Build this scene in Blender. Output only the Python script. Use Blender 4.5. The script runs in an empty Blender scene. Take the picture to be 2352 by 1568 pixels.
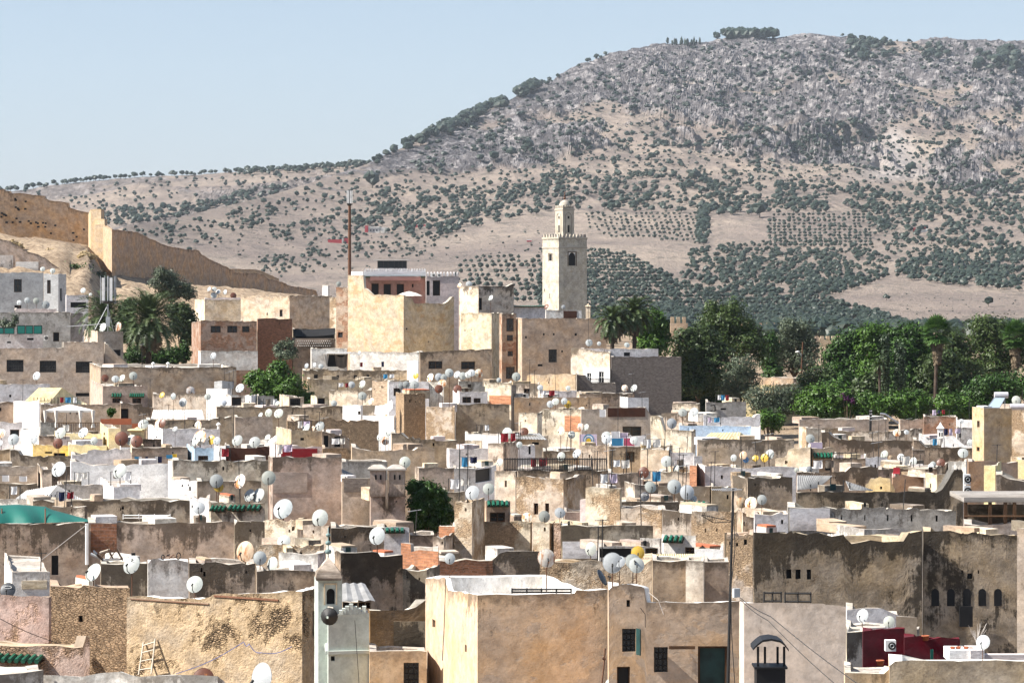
import bpy, math, random
import numpy as np
from mathutils import Vector, Matrix
random.seed(7); RNG = np.random.default_rng(11)
S = bpy.context.scene; COL = S.collection
F = 6670.0; EYE = 30.0; CX = 1176.0; HY = 650.0       # focal length in photo units, eye height, optical centre
def K(px): return (px - CX) / F
def Zat(py, d): return EYE + (HY - py) / F * d
def P3(px, py, d): return Vector((K(px) * d, d, Zat(py, d)))
_dy = [(650, 475), (700, 440), (740, 412), (800, 370), (850, 332), (900, 290), (950, 256), (1000, 226), (1100, 181), (1200, 150), (1300, 123), (1400, 100), (1560, 75), (1700, 60)]
def Dy(y): return float(np.interp(y, [a for a, b in _dy], [b for a, b in _dy]))

# ---------------------------------------------------------------- materials
MATS = {}
class NT:
    def __init__(s, name):
        m = bpy.data.materials.new(name); m.use_nodes = True; s.m = m; s.t = m.node_tree; s.t.nodes.clear()
        s.out = s.t.nodes.new('ShaderNodeOutputMaterial')
    def n(s, ty, props=None, **ins):
        nd = s.t.nodes.new('ShaderNode' + ty)
        for k, v in (props or {}).items(): setattr(nd, k, v)
        for k, v in ins.items():
            k = int(k[1:]) if k[0] == '_' else k.replace('__', ' ')
            s.set(nd.inputs[k], v)
        return nd
    def set(s, inp, v):
        if hasattr(v, 'outputs'): v = v.outputs[0]
        if isinstance(v, bpy.types.NodeSocket): s.t.links.new(v, inp)
        else:
            if isinstance(v, tuple) and len(v) == 3 and inp.type == 'RGBA': v = (*v, 1)
            inp.default_value = v
    def noise(s, vec, scale, detail=4, rough=.55): return s.n('TexNoise', Vector=vec, Scale=scale, Detail=detail, Roughness=rough)
    def ramp(s, v, a, b, lo=0., hi=1.):
        return s.n('MapRange', {'clamp': True}, Value=v, _1=a, _2=b, _3=lo, _4=hi)
    def math(s, op, a, b=0.): return s.n('Math', {'operation': op}, _0=a, _1=b)
    def mix(s, f, a, b, mode='MIX'):
        nd = s.n('Mix', {'data_type': 'RGBA', 'blend_type': mode})
        s.set(nd.inputs[0], f); s.set(nd.inputs[6], a); s.set(nd.inputs[7], b); return nd.outputs[2]
    def mapv(s, vec, sc): return s.n('Mapping', Vector=vec, Scale=sc)
    def done(s, col, rough=.9, bump=None, bstr=.3, bdist=.05, spec=.2, metal=0., trans=0., key=None):
        b = s.n('BsdfPrincipled', Base__Color=col, Roughness=rough, Metallic=metal)
        s.set(b.inputs['Specular IOR Level'], spec)
        if bump is not None:
            bn = s.n('Bump', Strength=bstr, Distance=bdist, Height=bump); s.set(b.inputs['Normal'], bn)
        sh = b.outputs[0]
        if trans:
            tr = s.n('BsdfTranslucent', Color=col); mx = s.n('MixShader', _0=trans, _1=sh, _2=tr); sh = mx.outputs[0]
        s.t.links.new(sh, s.out.inputs['Surface'])
        return s.m
def flat(name, col, rough=.7, metal=0., spec=.3, var=.12, scale=2.):
    if name in MATS: return MATS[name]
    t = NT(name); c = t.n('TexCoord').outputs['Object']; nz = t.noise(c, scale, 5)
    f = t.ramp(nz.outputs[0], .3, .7)
    col2 = tuple(max(0, x * (1 - 2.2 * var)) for x in col)
    MATS[name] = t.done(t.mix(f, col2, col), rough, metal=metal, spec=spec); return MATS[name]
def plaster(name, base, b2, grime=.5, patch=.3, pcol=(.33, .22, .13), grain=1., brick=0., bump=.25, gcol=(.058, .044, .031), rubble=0., streak=.5):
    """weathered lime plaster: blotches, mottling, rain grime under the coping, patches of bare masonry"""
    t = NT(name); uvn = t.n('UVMap').outputs[0]; oi = t.n('ObjectInfo')
    off = t.math('MULTIPLY', oi.outputs['Random'], 173.)
    comb = t.n('CombineXYZ', X=off, Y=t.math('MULTIPLY', oi.outputs['Random'], 0.), Z=off)
    uv = t.n('VectorMath', {'operation': 'ADD'}, _0=uvn, _1=comb).outputs[0]
    sep = t.n('SeparateXYZ', Vector=uvn); v = sep.outputs[1]
    big = t.noise(uv, .5, 6, .65); fine = t.noise(uv, 3.2, 7, .68); grainn = t.noise(uv, 11., 5, .7)
    mid = t.noise(uv, 1.1, 7, .62)
    bmix = t.ramp(mid.outputs[0], .40, .58)
    col = t.mix(bmix, b2, base)
    tint = t.n('HueSaturation', Hue=t.ramp(oi.outputs['Random'], 0, 1, .488, .512), Saturation=t.ramp(big.outputs[0], .35, .65, .75, 1.1),
               Value=t.math('ADD', t.ramp(oi.outputs['Random'], 0, 1, .88, 1.08), t.ramp(big.outputs[0], .32, .66, -.18, .12)), Color=col)
    col = tint.outputs[0]
    hgt = fine.outputs[0]
    if brick or rubble:
        if rubble:
            dv = t.n('VectorMath', {'operation': 'ADD'}, _0=t.mapv(uv, (6., 16., 1)).outputs[0], _1=t.n('VectorMath', {'operation': 'SCALE'}, _0=mid.outputs['Color'], Scale=1.3).outputs[0])
            vo = t.n('TexVoronoi', {'feature': 'F1'}, Vector=dv, Scale=1.); ve = t.n('TexVoronoi', {'feature': 'DISTANCE_TO_EDGE'}, Vector=dv, Scale=1.)
            stone = t.mix(t.n('SeparateColor', Color=vo.outputs['Color']).outputs[0], tuple(x * .82 for x in pcol), tuple(min(1, x * 1.17) for x in pcol))
            edge = t.ramp(ve.outputs[0], .0, .16)
            bcol = t.mix(edge, tuple(x * .66 for x in pcol), stone); bh = edge.outputs[0]; amt = rubble
        else:
            bk = t.n('TexBrick', {'offset': .5}, Vector=uv, Scale=1., Color1=(*[x * 1.15 for x in pcol], 1), Color2=(*[x * .62 for x in pcol], 1), Mortar=(*[min(1, x * .75 + .05) for x in pcol], 1))
            bk.inputs['Brick Width'].default_value = .27; bk.inputs['Row Height'].default_value = .11; bk.inputs['Mortar Size'].default_value = .018
            bcol = bk.outputs[0]; bh = bk.outputs['Fac']; bh = t.math('SUBTRACT', 1., bh).outputs[0]; amt = brick
        pm = t.ramp(big.outputs[0], 1 - amt - .03, 1 - amt + .05) if amt < .99 else t.n('Value')
        if amt >= .99: pm.outputs[0].default_value = .94
        pm2 = t.math('MULTIPLY', pm, t.ramp(fine.outputs[0], .28, .42))
        col = t.mix(pm2, col, bcol)
        hgt = t.math('ADD', hgt, t.math('MULTIPLY', t.math('MULTIPLY', bh, pm2), 1.4)).outputs[0]
    elif patch:
        n2 = t.noise(t.mapv(uv, (.5, .8, 1)).outputs[0], 1., 8, .68)
        pm = t.ramp(n2.outputs[0], .78 - patch * .35, .80 - patch * .35)
        col = t.mix(t.math('MULTIPLY', pm, .75), col, pcol)
        hgt = t.math('SUBTRACT', hgt, t.math('MULTIPLY', pm, .5)).outputs[0]
    mot = t.ramp(fine.outputs[0], .36, .64, .80, 1.1); col = t.mix(1., col, t.n('CombineColor', Red=mot, Green=mot, Blue=mot).outputs[0], 'MULTIPLY')
    # rain streaks and soot that starts at the coping
    st = t.noise(t.mapv(uv, (2.6, .22, 1)).outputs[0], 1.3, 8, .72)
    n3 = t.noise(t.mapv(uv, (1.3, 1.05, 1)).outputs[0], 1., 10, .78)
    low = t.noise(t.mapv(uv, (.3, .22, 1)).outputs[0], 1., 2, .5)
    fall = t.math('POWER', t.ramp(v, 0., 2.6, 1., 0.), 2.2)
    cov = t.math('ADD', t.math('MULTIPLY', t.math('MULTIPLY', fall, t.ramp(low.outputs[0], .36, .6, .35, 1.25)), .185 * grime), t.math('MULTIPLY', t.ramp(low.outputs[0], .46, .72), .17 * streak))
    th = t.math('SUBTRACT', .635, cov)
    sum_ = t.math('ADD', t.math('MULTIPLY', n3.outputs[0], .62), t.math('MULTIPLY', st.outputs[0], .38))
    g = t.ramp(t.math('SUBTRACT', sum_, th), -.012, .045, 0., min(.82, .5 + .32 * grime))
    rim = t.math('MULTIPLY', t.ramp(t.math('ADD', v, t.math('MULTIPLY', t.math('SUBTRACT', fine.outputs[0], .5), 1.1)), .04, .42, 1., 0.), min(.8, grime * .8))
    g = t.math('MAXIMUM', g, rim)
    sp = t.math('MULTIPLY', t.ramp(grainn.outputs[0], .5, .72), .55 * grain)
    col = t.mix(t.math('MINIMUM', g, .9), col, gcol)
    col = t.mix(sp, col, t.mix(1., col, (.45, .42, .4), 'MULTIPLY'))
    h = t.math('ADD', hgt, t.math('MULTIPLY', grainn.outputs[0], .5))
    MATS[name] = t.done(col, .92, h, bump, .06, .12); return MATS[name]
def make_mats():
    p = plaster
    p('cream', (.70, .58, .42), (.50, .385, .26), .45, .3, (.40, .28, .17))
    p('creamrub', (.68, .57, .43), (.48, .375, .265), .5, 0, (.42, .30, .19), rubble=.5, bump=.5)
    p('creamstain', (.70, .60, .47), (.47, .375, .28), .95, .25, streak=.75)
    p('tan', (.54, .41, .28), (.38, .28, .185), .35, .25)
    p('ochre', (.58, .43, .265), (.48, .335, .19), .3, .3, (.30, .22, .16))
    p('beige', (.58, .42, .275), (.50, .345, .21), .7, .62, (.44, .35, .27), grain=.5, streak=.35, bump=.25)
    p('beigegrey', (.60, .51, .42), (.53, .44, .35), .25, .15, (.42, .3, .2), grain=.4, streak=.15, bump=.2)
    p('creamwarm', (.50, .385, .275), (.39, .29, .195), .4, .6, (.42, .28, .15), grain=.5, streak=.2)
    p('orange', (.47, .325, .205), (.38, .25, .15), .2, .2)
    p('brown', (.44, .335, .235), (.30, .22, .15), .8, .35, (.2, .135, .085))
    p('brownstain', (.48, .375, .27), (.32, .24, .17), .95, .3, streak=.95)
    p('darkstain', (.43, .34, .25), (.29, .225, .16), 1.2, .35, (.21, .155, .11), streak=1., gcol=(.042, .034, .026), bump=.5)
    p('soot', (.385, .285, .20), (.24, .175, .12), 1.5, .4, (.18, .13, .085), streak=1.35, gcol=(.018, .015, .012), bump=.6)
    p('mauve', (.50, .40, .32), (.37, .29, .23), .3, .2, (.3, .25, .22))
    p('mauvestain', (.57, .445, .345), (.40, .305, .225), .8, .35, (.35, .24, .16), streak=.7)
    p('lilac', (.80, .77, .76), (.66, .61, .585), .3, .15, (.42, .38, .36))  # shaded copy of the white plaster, shade put into the tone
    p('white', (.88, .87, .85), (.80, .78, .75), .12, .1, (.55, .5, .45), streak=.25)
    p('whitestain', (.80, .77, .71), (.62, .56, .49), .55, .2, (.5, .42, .33), streak=.6)
    p('grey', (.44, .41, .37), (.31, .285, .25), .55, .2, (.3, .28, .26))
    p('greyblue', (.48, .485, .48), (.42, .42, .415), .08, .05, (.4, .4, .4), grain=.4, streak=.1)
    p('brick', (.3, .17, .105), (.22, .13, .08), .4, 0, (.30, .135, .075), brick=1., bump=.5)
    p('greybrick', (.25, .215, .185), (.2, .17, .145), .3, 0, (.235, .195, .165), brick=1., bump=.5)
    p('brickmix', (.42, .3, .22), (.32, .22, .15), .6, 0, (.30, .155, .09), brick=.5, bump=.45)
    p('orangeblock', (.6, .36, .22), (.5, .28, .17), .1, 0, (.60, .27, .14), brick=1., bump=.4, grain=.5)
    p('lightbrick', (.58, .46, .33), (.45, .34, .24), .3, 0, (.56, .42, .29), brick=1., bump=.6)
    p('rubble', (.46, .33, .21), (.34, .235, .14), .4, 0, (.50, .35, .22), rubble=1., bump=1.)
    p('rubbletan', (.50, .355, .22), (.40, .275, .165), .55, 0, (.46, .325, .20), rubble=.44, bump=1.4)
    p('rubblepink', (.56, .40, .31), (.43, .29, .22), .45, 0, (.40, .26, .17), rubble=.5, bump=.8)
    p('pink', (.40, .215, .165), (.34, .18, .14), .1, .05, grain=.4, streak=.1)
    p('palepink', (.62, .53, .5), (.54, .45, .42), .15, .1, grain=.5)
    p('yellow', (.62, .42, .13), (.5, .35, .13), .3, .15, (.5, .42, .3))
    p('yellowpale', (.68, .55, .30), (.6, .47, .25), .15, .1)
    p('blue', (.38, .52, .66), (.32, .44, .56), .2, .2, (.6, .62, .62))
    p('red', (.125, .010, .012), (.09, .008, .009), .1, .05, (.3, .1, .1), grain=.4, streak=.1)
    p('palegreen', (.50, .54, .49), (.46, .50, .45), .12, .05, (.42, .45, .42), grain=.35, streak=.15)
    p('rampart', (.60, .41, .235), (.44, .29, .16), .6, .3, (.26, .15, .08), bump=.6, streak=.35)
    p('rampartlit', (.50, .37, .235), (.43, .305, .185), .25, .3, (.33, .2, .11), bump=.6, streak=.3)  # second rampart colour for the sunlit faces, their light put into the tone
    p('minaretstone', (.46, .415, .345), (.355, .315, .255), .5, .4, (.42, .31, .2), bump=.4, streak=.3)
    p('cement', (.52, .47, .40), (.38, .33, .27), .2, .2, (.4, .36, .3), grain=1.2, streak=.5)
    p('whitewash', (.80, .78, .74), (.68, .64, .58), .1, .1, (.55, .5, .44), streak=.3)
    p('clay', (.46, .36, .25), (.37, .28, .19), .2, .2, streak=.4)
    p('planks', (.20, .115, .06), (.13, .075, .04), .4, .2, (.26, .17, .1), bump=.5)
    flat('black', (.008, .008, .009), .6, var=.2); flat('darkglass', (.015, .018, .02), .15, spec=.5)
    flat('darkmetal', (.025, .024, .023), .6, spec=.3); flat('rustmetal', (.12, .055, .03), .85)
    flat('rustsheet', (.085, .032, .018), .85, var=.25, scale=1.2); flat('wood', (.24, .15, .085), .8, var=.25); flat('darkwood', (.09, .045, .02), .75, var=.25)
    flat('palewood', (.5, .43, .34), .8); flat('whitepaint', (.78, .77, .74), .5); flat('greypaint', (.4, .42, .43), .5)
    flat('teal', (.006, .16, .13), .35, spec=.5); flat('tealdoor', (.02, .06, .058), .5, var=.3); flat('greentile', (.014, .13, .075), .35, spec=.4, var=.3, scale=5.)
    flat('tarp', (.006, .10, .078), .6, var=.08, scale=.6); flat('canvas', (.75, .71, .64), .8); flat('greycloth', (.18, .15, .12), .9)
    flat('redcloth', (.25, .015, .022), .8); flat('pinkcloth', (.6, .1, .18), .8); flat('bluecloth', (.05, .25, .45), .8); flat('yellowcloth', (.7, .45, .03), .8)
    flat('whitecloth', (.8, .79, .78), .8); flat('navycloth', (.02, .025, .07), .9); flat('lilaccloth', (.62, .52, .64), .8)
    flat('terracotta', (.42, .13, .06), .8); flat('redpaint', (.42, .04, .05), .6); flat('plasticgreen', (.02, .3, .22), .5)
    flat('steel', (.45, .46, .47), .4, metal=.6); flat('solarglass', (.30, .37, .42), .12, spec=.6, var=.03); flat('tank', (.62, .6, .62), .3, metal=.2)
    flat('corryellow', (.66, .55, .32), .6, var=.2); flat('corrwhite', (.75, .72, .66), .5, var=.12); flat('corrgrey', (.28, .275, .265), .5, var=.2)
    flat('bark', (.13, .09, .06), .95, var=.25); flat('deadfrond', (.185, .14, .09), .9, var=.3); flat('palmtrunk', (.085, .06, .045), .95, var=.25)
    flat('verdigris', (.2, .29, .28), .6, var=.25, scale=6); flat('whitestone', (.74, .7, .66), .8)
    flat('reddome', (.5, .07, .06), .7); flat('drygrass', (.46, .35, .19), .9); flat('bluepaint', (.12, .3, .5), .5); flat('bluecable', (.14, .2, .5), .5)
    flat('cable', (.02, .02, .02), .7); flat('palecable', (.5, .45, .4), .7)
    flat('bougainvillea', (.07, .012, .06), .7)
    def leaf(name, a, b, tr=.12):
        t = NT(name); c = t.n('TexCoord').outputs['Object']; nz = t.noise(c, .9, 4, .7); n2 = t.noise(c, 6., 2)
        f = t.math('ADD', t.math('MULTIPLY', nz.outputs[0], .6), t.math('MULTIPLY', n2.outputs[0], .4))
        MATS[name] = t.done(t.mix(t.ramp(f, .36, .62), a, b), .5, spec=.25, trans=tr)
    leaf('leafdeep', (.010, .028, .006), (.045, .10, .014)); leaf('leafbright', (.015, .042, .006), (.075, .15, .018))
    leaf('leafolive', (.035, .05, .03), (.10, .125, .075)); leaf('leafdull', (.016, .032, .010), (.055, .082, .022)); leaf('leafpine', (.018, .036, .009), (.066, .10, .022))
    leaf('palmleaf', (.018, .036, .012), (.085, .115, .045), .1); leaf('fanleaf', (.02, .06, .012), (.09, .17, .04), .15); leaf('hilltree', (.009, .018, .013), (.024, .036, .024), 0.)
    leaf('pineridge', (.006, .016, .011), (.016, .030, .019), 0.); leaf('cypress', (.014, .03, .014), (.045, .07, .028), 0.)
    # satellite dish paints
    def dish(name, col, rust=0., mesh=0.):
        t = NT(name); c = t.n('TexCoord').outputs['Object']; oi = t.n('ObjectInfo')
        cc = t.n('VectorMath', {'operation': 'ADD'}, _0=c, _1=t.n('CombineXYZ', X=t.math('MULTIPLY', oi.outputs['Random'], 91.)).outputs[0]).outputs[0]
        n1 = t.noise(t.mapv(cc, (1., 1., .25)).outputs[0], 3.2, 6, .65); n2 = t.noise(cc, 9., 3)
        col2 = t.mix(t.ramp(n2.outputs[0], .35, .7), tuple(x * .86 for x in col), col)
        if rust: col2 = t.mix(t.ramp(n1.outputs[0], .64 - rust * .3, .72 - rust * .25), col2, t.mix(t.ramp(n2.outputs[0], .4, .6), (.33, .10, .025), (.55, .24, .08)))
        else: col2 = t.mix(t.ramp(n1.outputs[0], .58, .8, 0., .35), col2, (.42, .36, .3))
        vv = t.ramp(oi.outputs['Random'], 0., 1., .70, 1.12); col2 = t.mix(1., col2, t.n('CombineColor', Red=vv, Green=vv, Blue=t.math('MULTIPLY', vv, t.ramp(t.math('FRACT', t.math('MULTIPLY', oi.outputs['Random'], 7.)), 0., 1., .9, 1.06))).outputs[0], 'MULTIPLY')
        MATS[name] = t.done(col2, .45, spec=.35)
    dish('dish_white', (.42, .44, .43)); dish('dish_orange', (.78, .72, .62), .55); dish('dish_rust', (.13, .048, .028), .12); dish('dish_yellow', (.62, .40, .06), .0)
    dish('dish_grey', (.36, .39, .41)); dish('dish_dark', (.055, .06, .068)); dish('dish_blue', (.12, .30, .55), .35); dish('dish_beige', (.66, .50, .34), .4)
make_mats()
def M(n): return MATS[n]

# ---------------------------------------------------------------- mesh builder and scene bookkeeping
class MB:
    def __init__(s): s.v = []; s.f = []; s.m = []; s.uv = []
    def pt(s, p): s.v.append((p[0], p[1], p[2])); return len(s.v) - 1
    def face(s, pts, m=0, uv=None):
        i = [s.pt(p) for p in pts]; s.f.append(i); s.m.append(m)
        s.uv.extend(uv if uv else [(p[0] + p[1], p[2]) for p in pts])
    def box(s, o, a, b, c, m=0):
        o, a, b, c = map(Vector, (o, a, b, c))
        q = [o, o + a, o + a + b, o + b, o + c, o + a + c, o + a + b + c, o + b + c]
        for ids in ((0, 3, 2, 1), (4, 5, 6, 7), (0, 1, 5, 4), (1, 2, 6, 5), (2, 3, 7, 6), (3, 0, 4, 7)):
            s.face([q[i] for i in ids], m, [(0, 0), (1, 0), (1, 1), (0, 1)])
    def cbox(s, x, y, z, w, d, h, m=0, rz=0.):
        c, n = math.cos(rz), math.sin(rz); a = Vector((c * w, n * w, 0)); b = Vector((-n * d, c * d, 0))
        s.box(Vector((x, y, z)) - a / 2 - b / 2, a, b, (0, 0, h), m)
    def tube(s, pts, r, n=6, m=0, r1=None, cap=True):
        pts = [Vector(p) for p in pts]; rings = []; N = len(pts)
        for i, p in enumerate(pts):
            dv = (pts[min(i + 1, N - 1)] - pts[max(i - 1, 0)]).normalized()
            a = dv.cross(Vector((0, 0, 1)) if abs(dv.z) < .95 else Vector((0, 1, 0))).normalized(); b = dv.cross(a)
            rr = r if r1 is None else r + (r1 - r) * i / max(1, N - 1)
            rings.append([s.pt(p + (a * math.cos(6.2832 * k / n) + b * math.sin(6.2832 * k / n)) * rr) for k in range(n)])
        for i in range(N - 1):
            for k in range(n):
                s.f.append([rings[i][k], rings[i][(k + 1) % n], rings[i + 1][(k + 1) % n], rings[i + 1][k]]); s.m.append(m); s.uv.extend([(0, 0), (1, 0), (1, 1), (0, 1)])
        if cap:
            for rg in (rings[0], rings[-1][::-1]):
                s.f.append(rg[::-1]); s.m.append(m); s.uv.extend([(0, 0)] * n)
    def lathe(s, c, prof, n=16, m=0, rot=0.):
        c = Vector(c); rings = []
        for r, z in prof: rings.append([s.pt(c + Vector((r * math.cos(rot + 6.2832 * k / n), r * math.sin(rot + 6.2832 * k / n), z))) for k in range(n)])
        for i in range(len(rings) - 1):
            for k in range(n):
                s.f.append([rings[i][k], rings[i][(k + 1) % n], rings[i + 1][(k + 1) % n], rings[i + 1][k]]); s.m.append(m)
                s.uv.extend([(k / n, prof[i][1]), ((k + 1) / n, prof[i][1]), ((k + 1) / n, prof[i + 1][1]), (k / n, prof[i + 1][1])])
    def build(s, name, mats, parent=None, smooth=False):
        me = bpy.data.meshes.new(name)
        L = parent.location if parent is not None and not parent.get('_local') else Vector((0, 0, 0))
        me.from_pydata([(x - L.x, y - L.y, z - L.z) for x, y, z in s.v], [], s.f)
        for k in (mats if isinstance(mats, (list, tuple)) else [mats]): me.materials.append(M(k) if isinstance(k, str) else k)
        me.polygons.foreach_set('material_index', s.m)
        u = me.uv_layers.new(name='UVMap'); u.data.foreach_set('uv', [c for q in s.uv for c in q])
        if smooth: me.polygons.foreach_set('use_smooth', [True] * len(s.f))
        me.update(); o = bpy.data.objects.new(name, me); COL.objects.link(o)
        if parent is not None: o.parent = parent
        return o
def tag(o, label=None, cat=None, group=None, kind=None):
    if label: o['label'] = label
    if cat: o['category'] = cat
    if group: o['group'] = group
    if kind: o['kind'] = kind
    return o
def thing(name, label, cat, loc=(0, 0, 0), group=None, rz=0.):
    o = bpy.data.objects.new(name, None); COL.objects.link(o); o.location = loc; o.rotation_euler.z = rz; o.empty_display_size = .3
    return tag(o, label, cat, group)
def copy_tree(o, parent=None):
    c = o.copy(); COL.objects.link(c)
    if parent is not None: c.parent = parent
    for ch in list(o.children): copy_tree(ch, c)
    return c
def np_mesh(name, V, Q, mats, parent=None, mi=None, smooth=False):
    """mesh from numpy arrays: V (n,3), Q (m,k)"""
    me = bpy.data.meshes.new(name); V = np.asarray(V, np.float32); Q = np.asarray(Q, np.int32); k = Q.shape[1]
    if parent is not None and not parent.get('_local'): V = V - np.array(parent.location, np.float32)
    me.vertices.add(len(V)); me.vertices.foreach_set('co', V.ravel()); me.loops.add(Q.size); me.loops.foreach_set('vertex_index', Q.ravel())
    me.polygons.add(len(Q)); me.polygons.foreach_set('loop_start', np.arange(0, Q.size, k, dtype=np.int32)); me.polygons.foreach_set('loop_total', np.full(len(Q), k, np.int32))
    for x in (mats if isinstance(mats, (list, tuple)) else [mats]): me.materials.append(M(x) if isinstance(x, str) else x)
    if mi is not None: me.polygons.foreach_set('material_index', np.asarray(mi, np.int32))
    me.polygons.foreach_set('use_smooth', np.full(len(Q), smooth)); me.update(calc_edges=True); me.validate()
    o = bpy.data.objects.new(name, me); COL.objects.link(o)
    if parent is not None: o.parent = parent
    return o
# value noise
_T = RNG.random((64, 64, 64)).astype(np.float32)
def vnoise(x, y, z=0.):
    x, y, z = np.broadcast_arrays(x, y, z); xi, yi, zi = (np.floor(a).astype(np.int64) for a in (x, y, z)); fx, fy, fz = x - xi, y - yi, z - zi
    fx, fy, fz = (a * a * (3 - 2 * a) for a in (fx, fy, fz)); r = 0
    for i in (0, 1):
        for j in (0, 1):
            for k in (0, 1):
                r = r + _T[(xi + i) & 63, (yi + j) & 63, (zi + k) & 63] * (fx if i else 1 - fx) * (fy if j else 1 - fy) * (fz if k else 1 - fz)
    return r
def fbm(x, y, o=4, g=.5, ridged=False):
    r, a, t = 0., 1., 0.
    for i in range(o):
        n = vnoise(x + 17.3 * i, y - 9.1 * i, i * 3.7)
        if ridged: n = 1 - np.abs(2 * n - 1)
        r = r + a * n; t += a; a *= g; x = x * 2.03; y = y * 2.03
    return r / t
# ---------------------------------------------------------------- camera, sun, sky
cam = bpy.data.cameras.new('camera'); co = bpy.data.objects.new('camera', cam); COL.objects.link(co); S.camera = co
co.location = (0, 0, EYE); co.rotation_euler = (math.radians(90), 0, 0)
cam.sensor_width = 36; cam.lens = F / 2352 * 36; cam.shift_y = -(784 - HY) / 2352; cam.clip_start = 1; cam.clip_end = 30000
SUN_EL, SUN_AZ = math.radians(43), math.radians(-9)              # azimuth: from the left, a little beyond square
sd = Vector((-math.cos(SUN_AZ) * math.cos(SUN_EL), math.sin(SUN_AZ) * math.cos(SUN_EL), math.sin(SUN_EL)))
su = bpy.data.lights.new('sun', 'SUN'); so = bpy.data.objects.new('sun', su); COL.objects.link(so)
su.energy = 5.; su.angle = math.radians(.53); su.color = (1, .945, .87); so.rotation_euler = sd.to_track_quat('Z', 'Y').to_euler()
w = bpy.data.worlds.new('World'); S.world = w; w.use_nodes = True; t = w.node_tree; bg = t.nodes['Background']
sky = t.nodes.new('ShaderNodeTexSky'); sky.sky_type = 'NISHITA'; sky.sun_disc = False; sky.sun_elevation = SUN_EL
sky.sun_rotation = math.atan2(sd.x, sd.y); sky.altitude = 400; sky.air_density = 1.3; sky.dust_density = .5; sky.ozone_density = 3.
mx = t.nodes.new('ShaderNodeMix'); mx.data_type = 'RGBA'; mx.inputs[0].default_value = .7; mx.inputs[7].default_value = (2.15, 2.62, 3.6, 1); t.links.new(sky.outputs[0], mx.inputs[6]); t.links.new(mx.outputs[2], bg.inputs[0]); bg.inputs[1].default_value = .075
S.view_settings.view_transform = 'Standard'; S.view_settings.look = 'None'; S.view_settings.gamma = 1; S.view_settings.exposure = 1.35
S.render.engine = 'CYCLES'; S.cycles.max_bounces = 5; S.cycles.diffuse_bounces = 3; S.cycles.volume_bounces = 0; S.cycles.transparent_max_bounces = 6
S.cycles.use_denoising = True; S.cycles.use_adaptive_sampling = True; S.cycles.adaptive_threshold = .015
try: S.cycles.denoising_prefilter = 'ACCURATE'
except Exception: pass

# ---------------------------------------------------------------- ground
def smooth(a, b, x): u = np.clip((x - a) / (b - a), 0, 1); return u * u * (3 - 2 * u)
_gx = [0, 60, 150, 300, 350, 420, 520, 700, 1500, 2000]; _gz = [-20, -19, -21.5, -22, -21, -19, -15, -14.5, -23, -14]
_hx = [-600, -300, 0, 100, 205, 240, 420, 700, 800, 1000, 1200, 1400, 3000]; _hy = [540, 545, 552, 562, 575, 640, 662, 692, 725, 752, 800, 830, 830]
def ground_z(px, d):
    b = np.interp(d, _gx, _gz); hill = (HY - np.interp(px, _hx, _hy)) * 520 / F
    wgt = smooth(395, 505, d) * (1 - smooth(640, 1000, d))
    return EYE + b + np.maximum(0, hill - b) * wgt
def grid_mesh(name, px, dd, Z, mats, attrs=None, smoothf=True):
    nx, nd = Z.shape; X = (px[:, None] - CX) / F * dd if dd.ndim == 2 else (px[:, None] - CX) / F * dd[None, :]
    Y = np.broadcast_to(dd if dd.ndim == 2 else dd[None, :], Z.shape)
    V = np.stack([X, Y, Z], -1).reshape(-1, 3); i = np.arange(nx * nd).reshape(nx, nd)
    Q = np.stack([i[:-1, :-1], i[1:, :-1], i[1:, 1:], i[:-1, 1:]], -1).reshape(-1, 4)
    o = np_mesh(name, V, Q, mats, smooth=smoothf)
    for k, a in (attrs or {}).items():
        at = o.data.attributes.new(k, 'FLOAT', 'POINT'); at.data.foreach_set('value', a.astype(np.float32).ravel())
    return o
gpx = np.arange(-900, 3260, 20.); gd = np.concatenate([np.arange(8, 380, 12.), np.arange(380, 640, 4.), np.arange(640, 1500, 40.), [1530.]])
GX, GD = np.meshgrid(gpx, gd, indexing='ij'); GZ = ground_z(GX, GD)
bump_l = np.where((GX < 900), 1, .25) * smooth(400, 470, GD) * (1 - smooth(560, 640, GD))
GZ += (fbm(GX / 26., GD / 7., 5, .6, True) - .5) * 3. * bump_l
t = NT('earth'); c = t.n('TexCoord').outputs['Object']; a = t.noise(c, .12, 8, .7); b = t.noise(c, .9, 6, .7)
col = t.mix(t.ramp(a.outputs[0], .35, .65), (.20, .145, .095), (.35, .27, .185)); col = t.mix(t.ramp(b.outputs[0], .47, .6, 0, .85), col, (.13, .09, .06))
MATS['earth'] = t.done(col, .95, b.outputs[0], .8, .3)
tag(grid_mesh('ground', gpx, gd, GZ, 'earth'), kind='structure')

# ---------------------------------------------------------------- mountain and far hills
_sx = [-700, 0, 250, 282, 330, 390, 430, 500, 588, 640, 700, 770, 840, 900, 950, 1000, 1050, 1100, 1150, 1200, 1250, 1300, 1350, 1400, 1450, 1500, 1560, 1600, 1625, 1650, 1700, 1780, 1850, 1900, 1950, 2000, 2100, 2200, 2352, 2700, 3100]
_sy = [640, 590, 535, 521, 513, 505, 495, 478, 457, 443, 424, 402, 379, 350, 328, 303, 282, 262, 238, 214, 191, 167, 141, 123, 113, 104, 104, 102, 96, 88, 86, 87, 84, 79, 85, 92, 97, 100, 105, 118, 140]
_rx = [-700, 282, 588, 840, 1100, 1400, 1700, 3100]; _ry = [2350, 2400, 3000, 3600, 4300, 4900, 5200, 5300]
mpx = np.arange(-500, 2900, 2.6); T = np.concatenate([np.linspace(0, 1, 430), 1 + np.array([.004, .012, .03, .08, .16, .3])])
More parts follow.
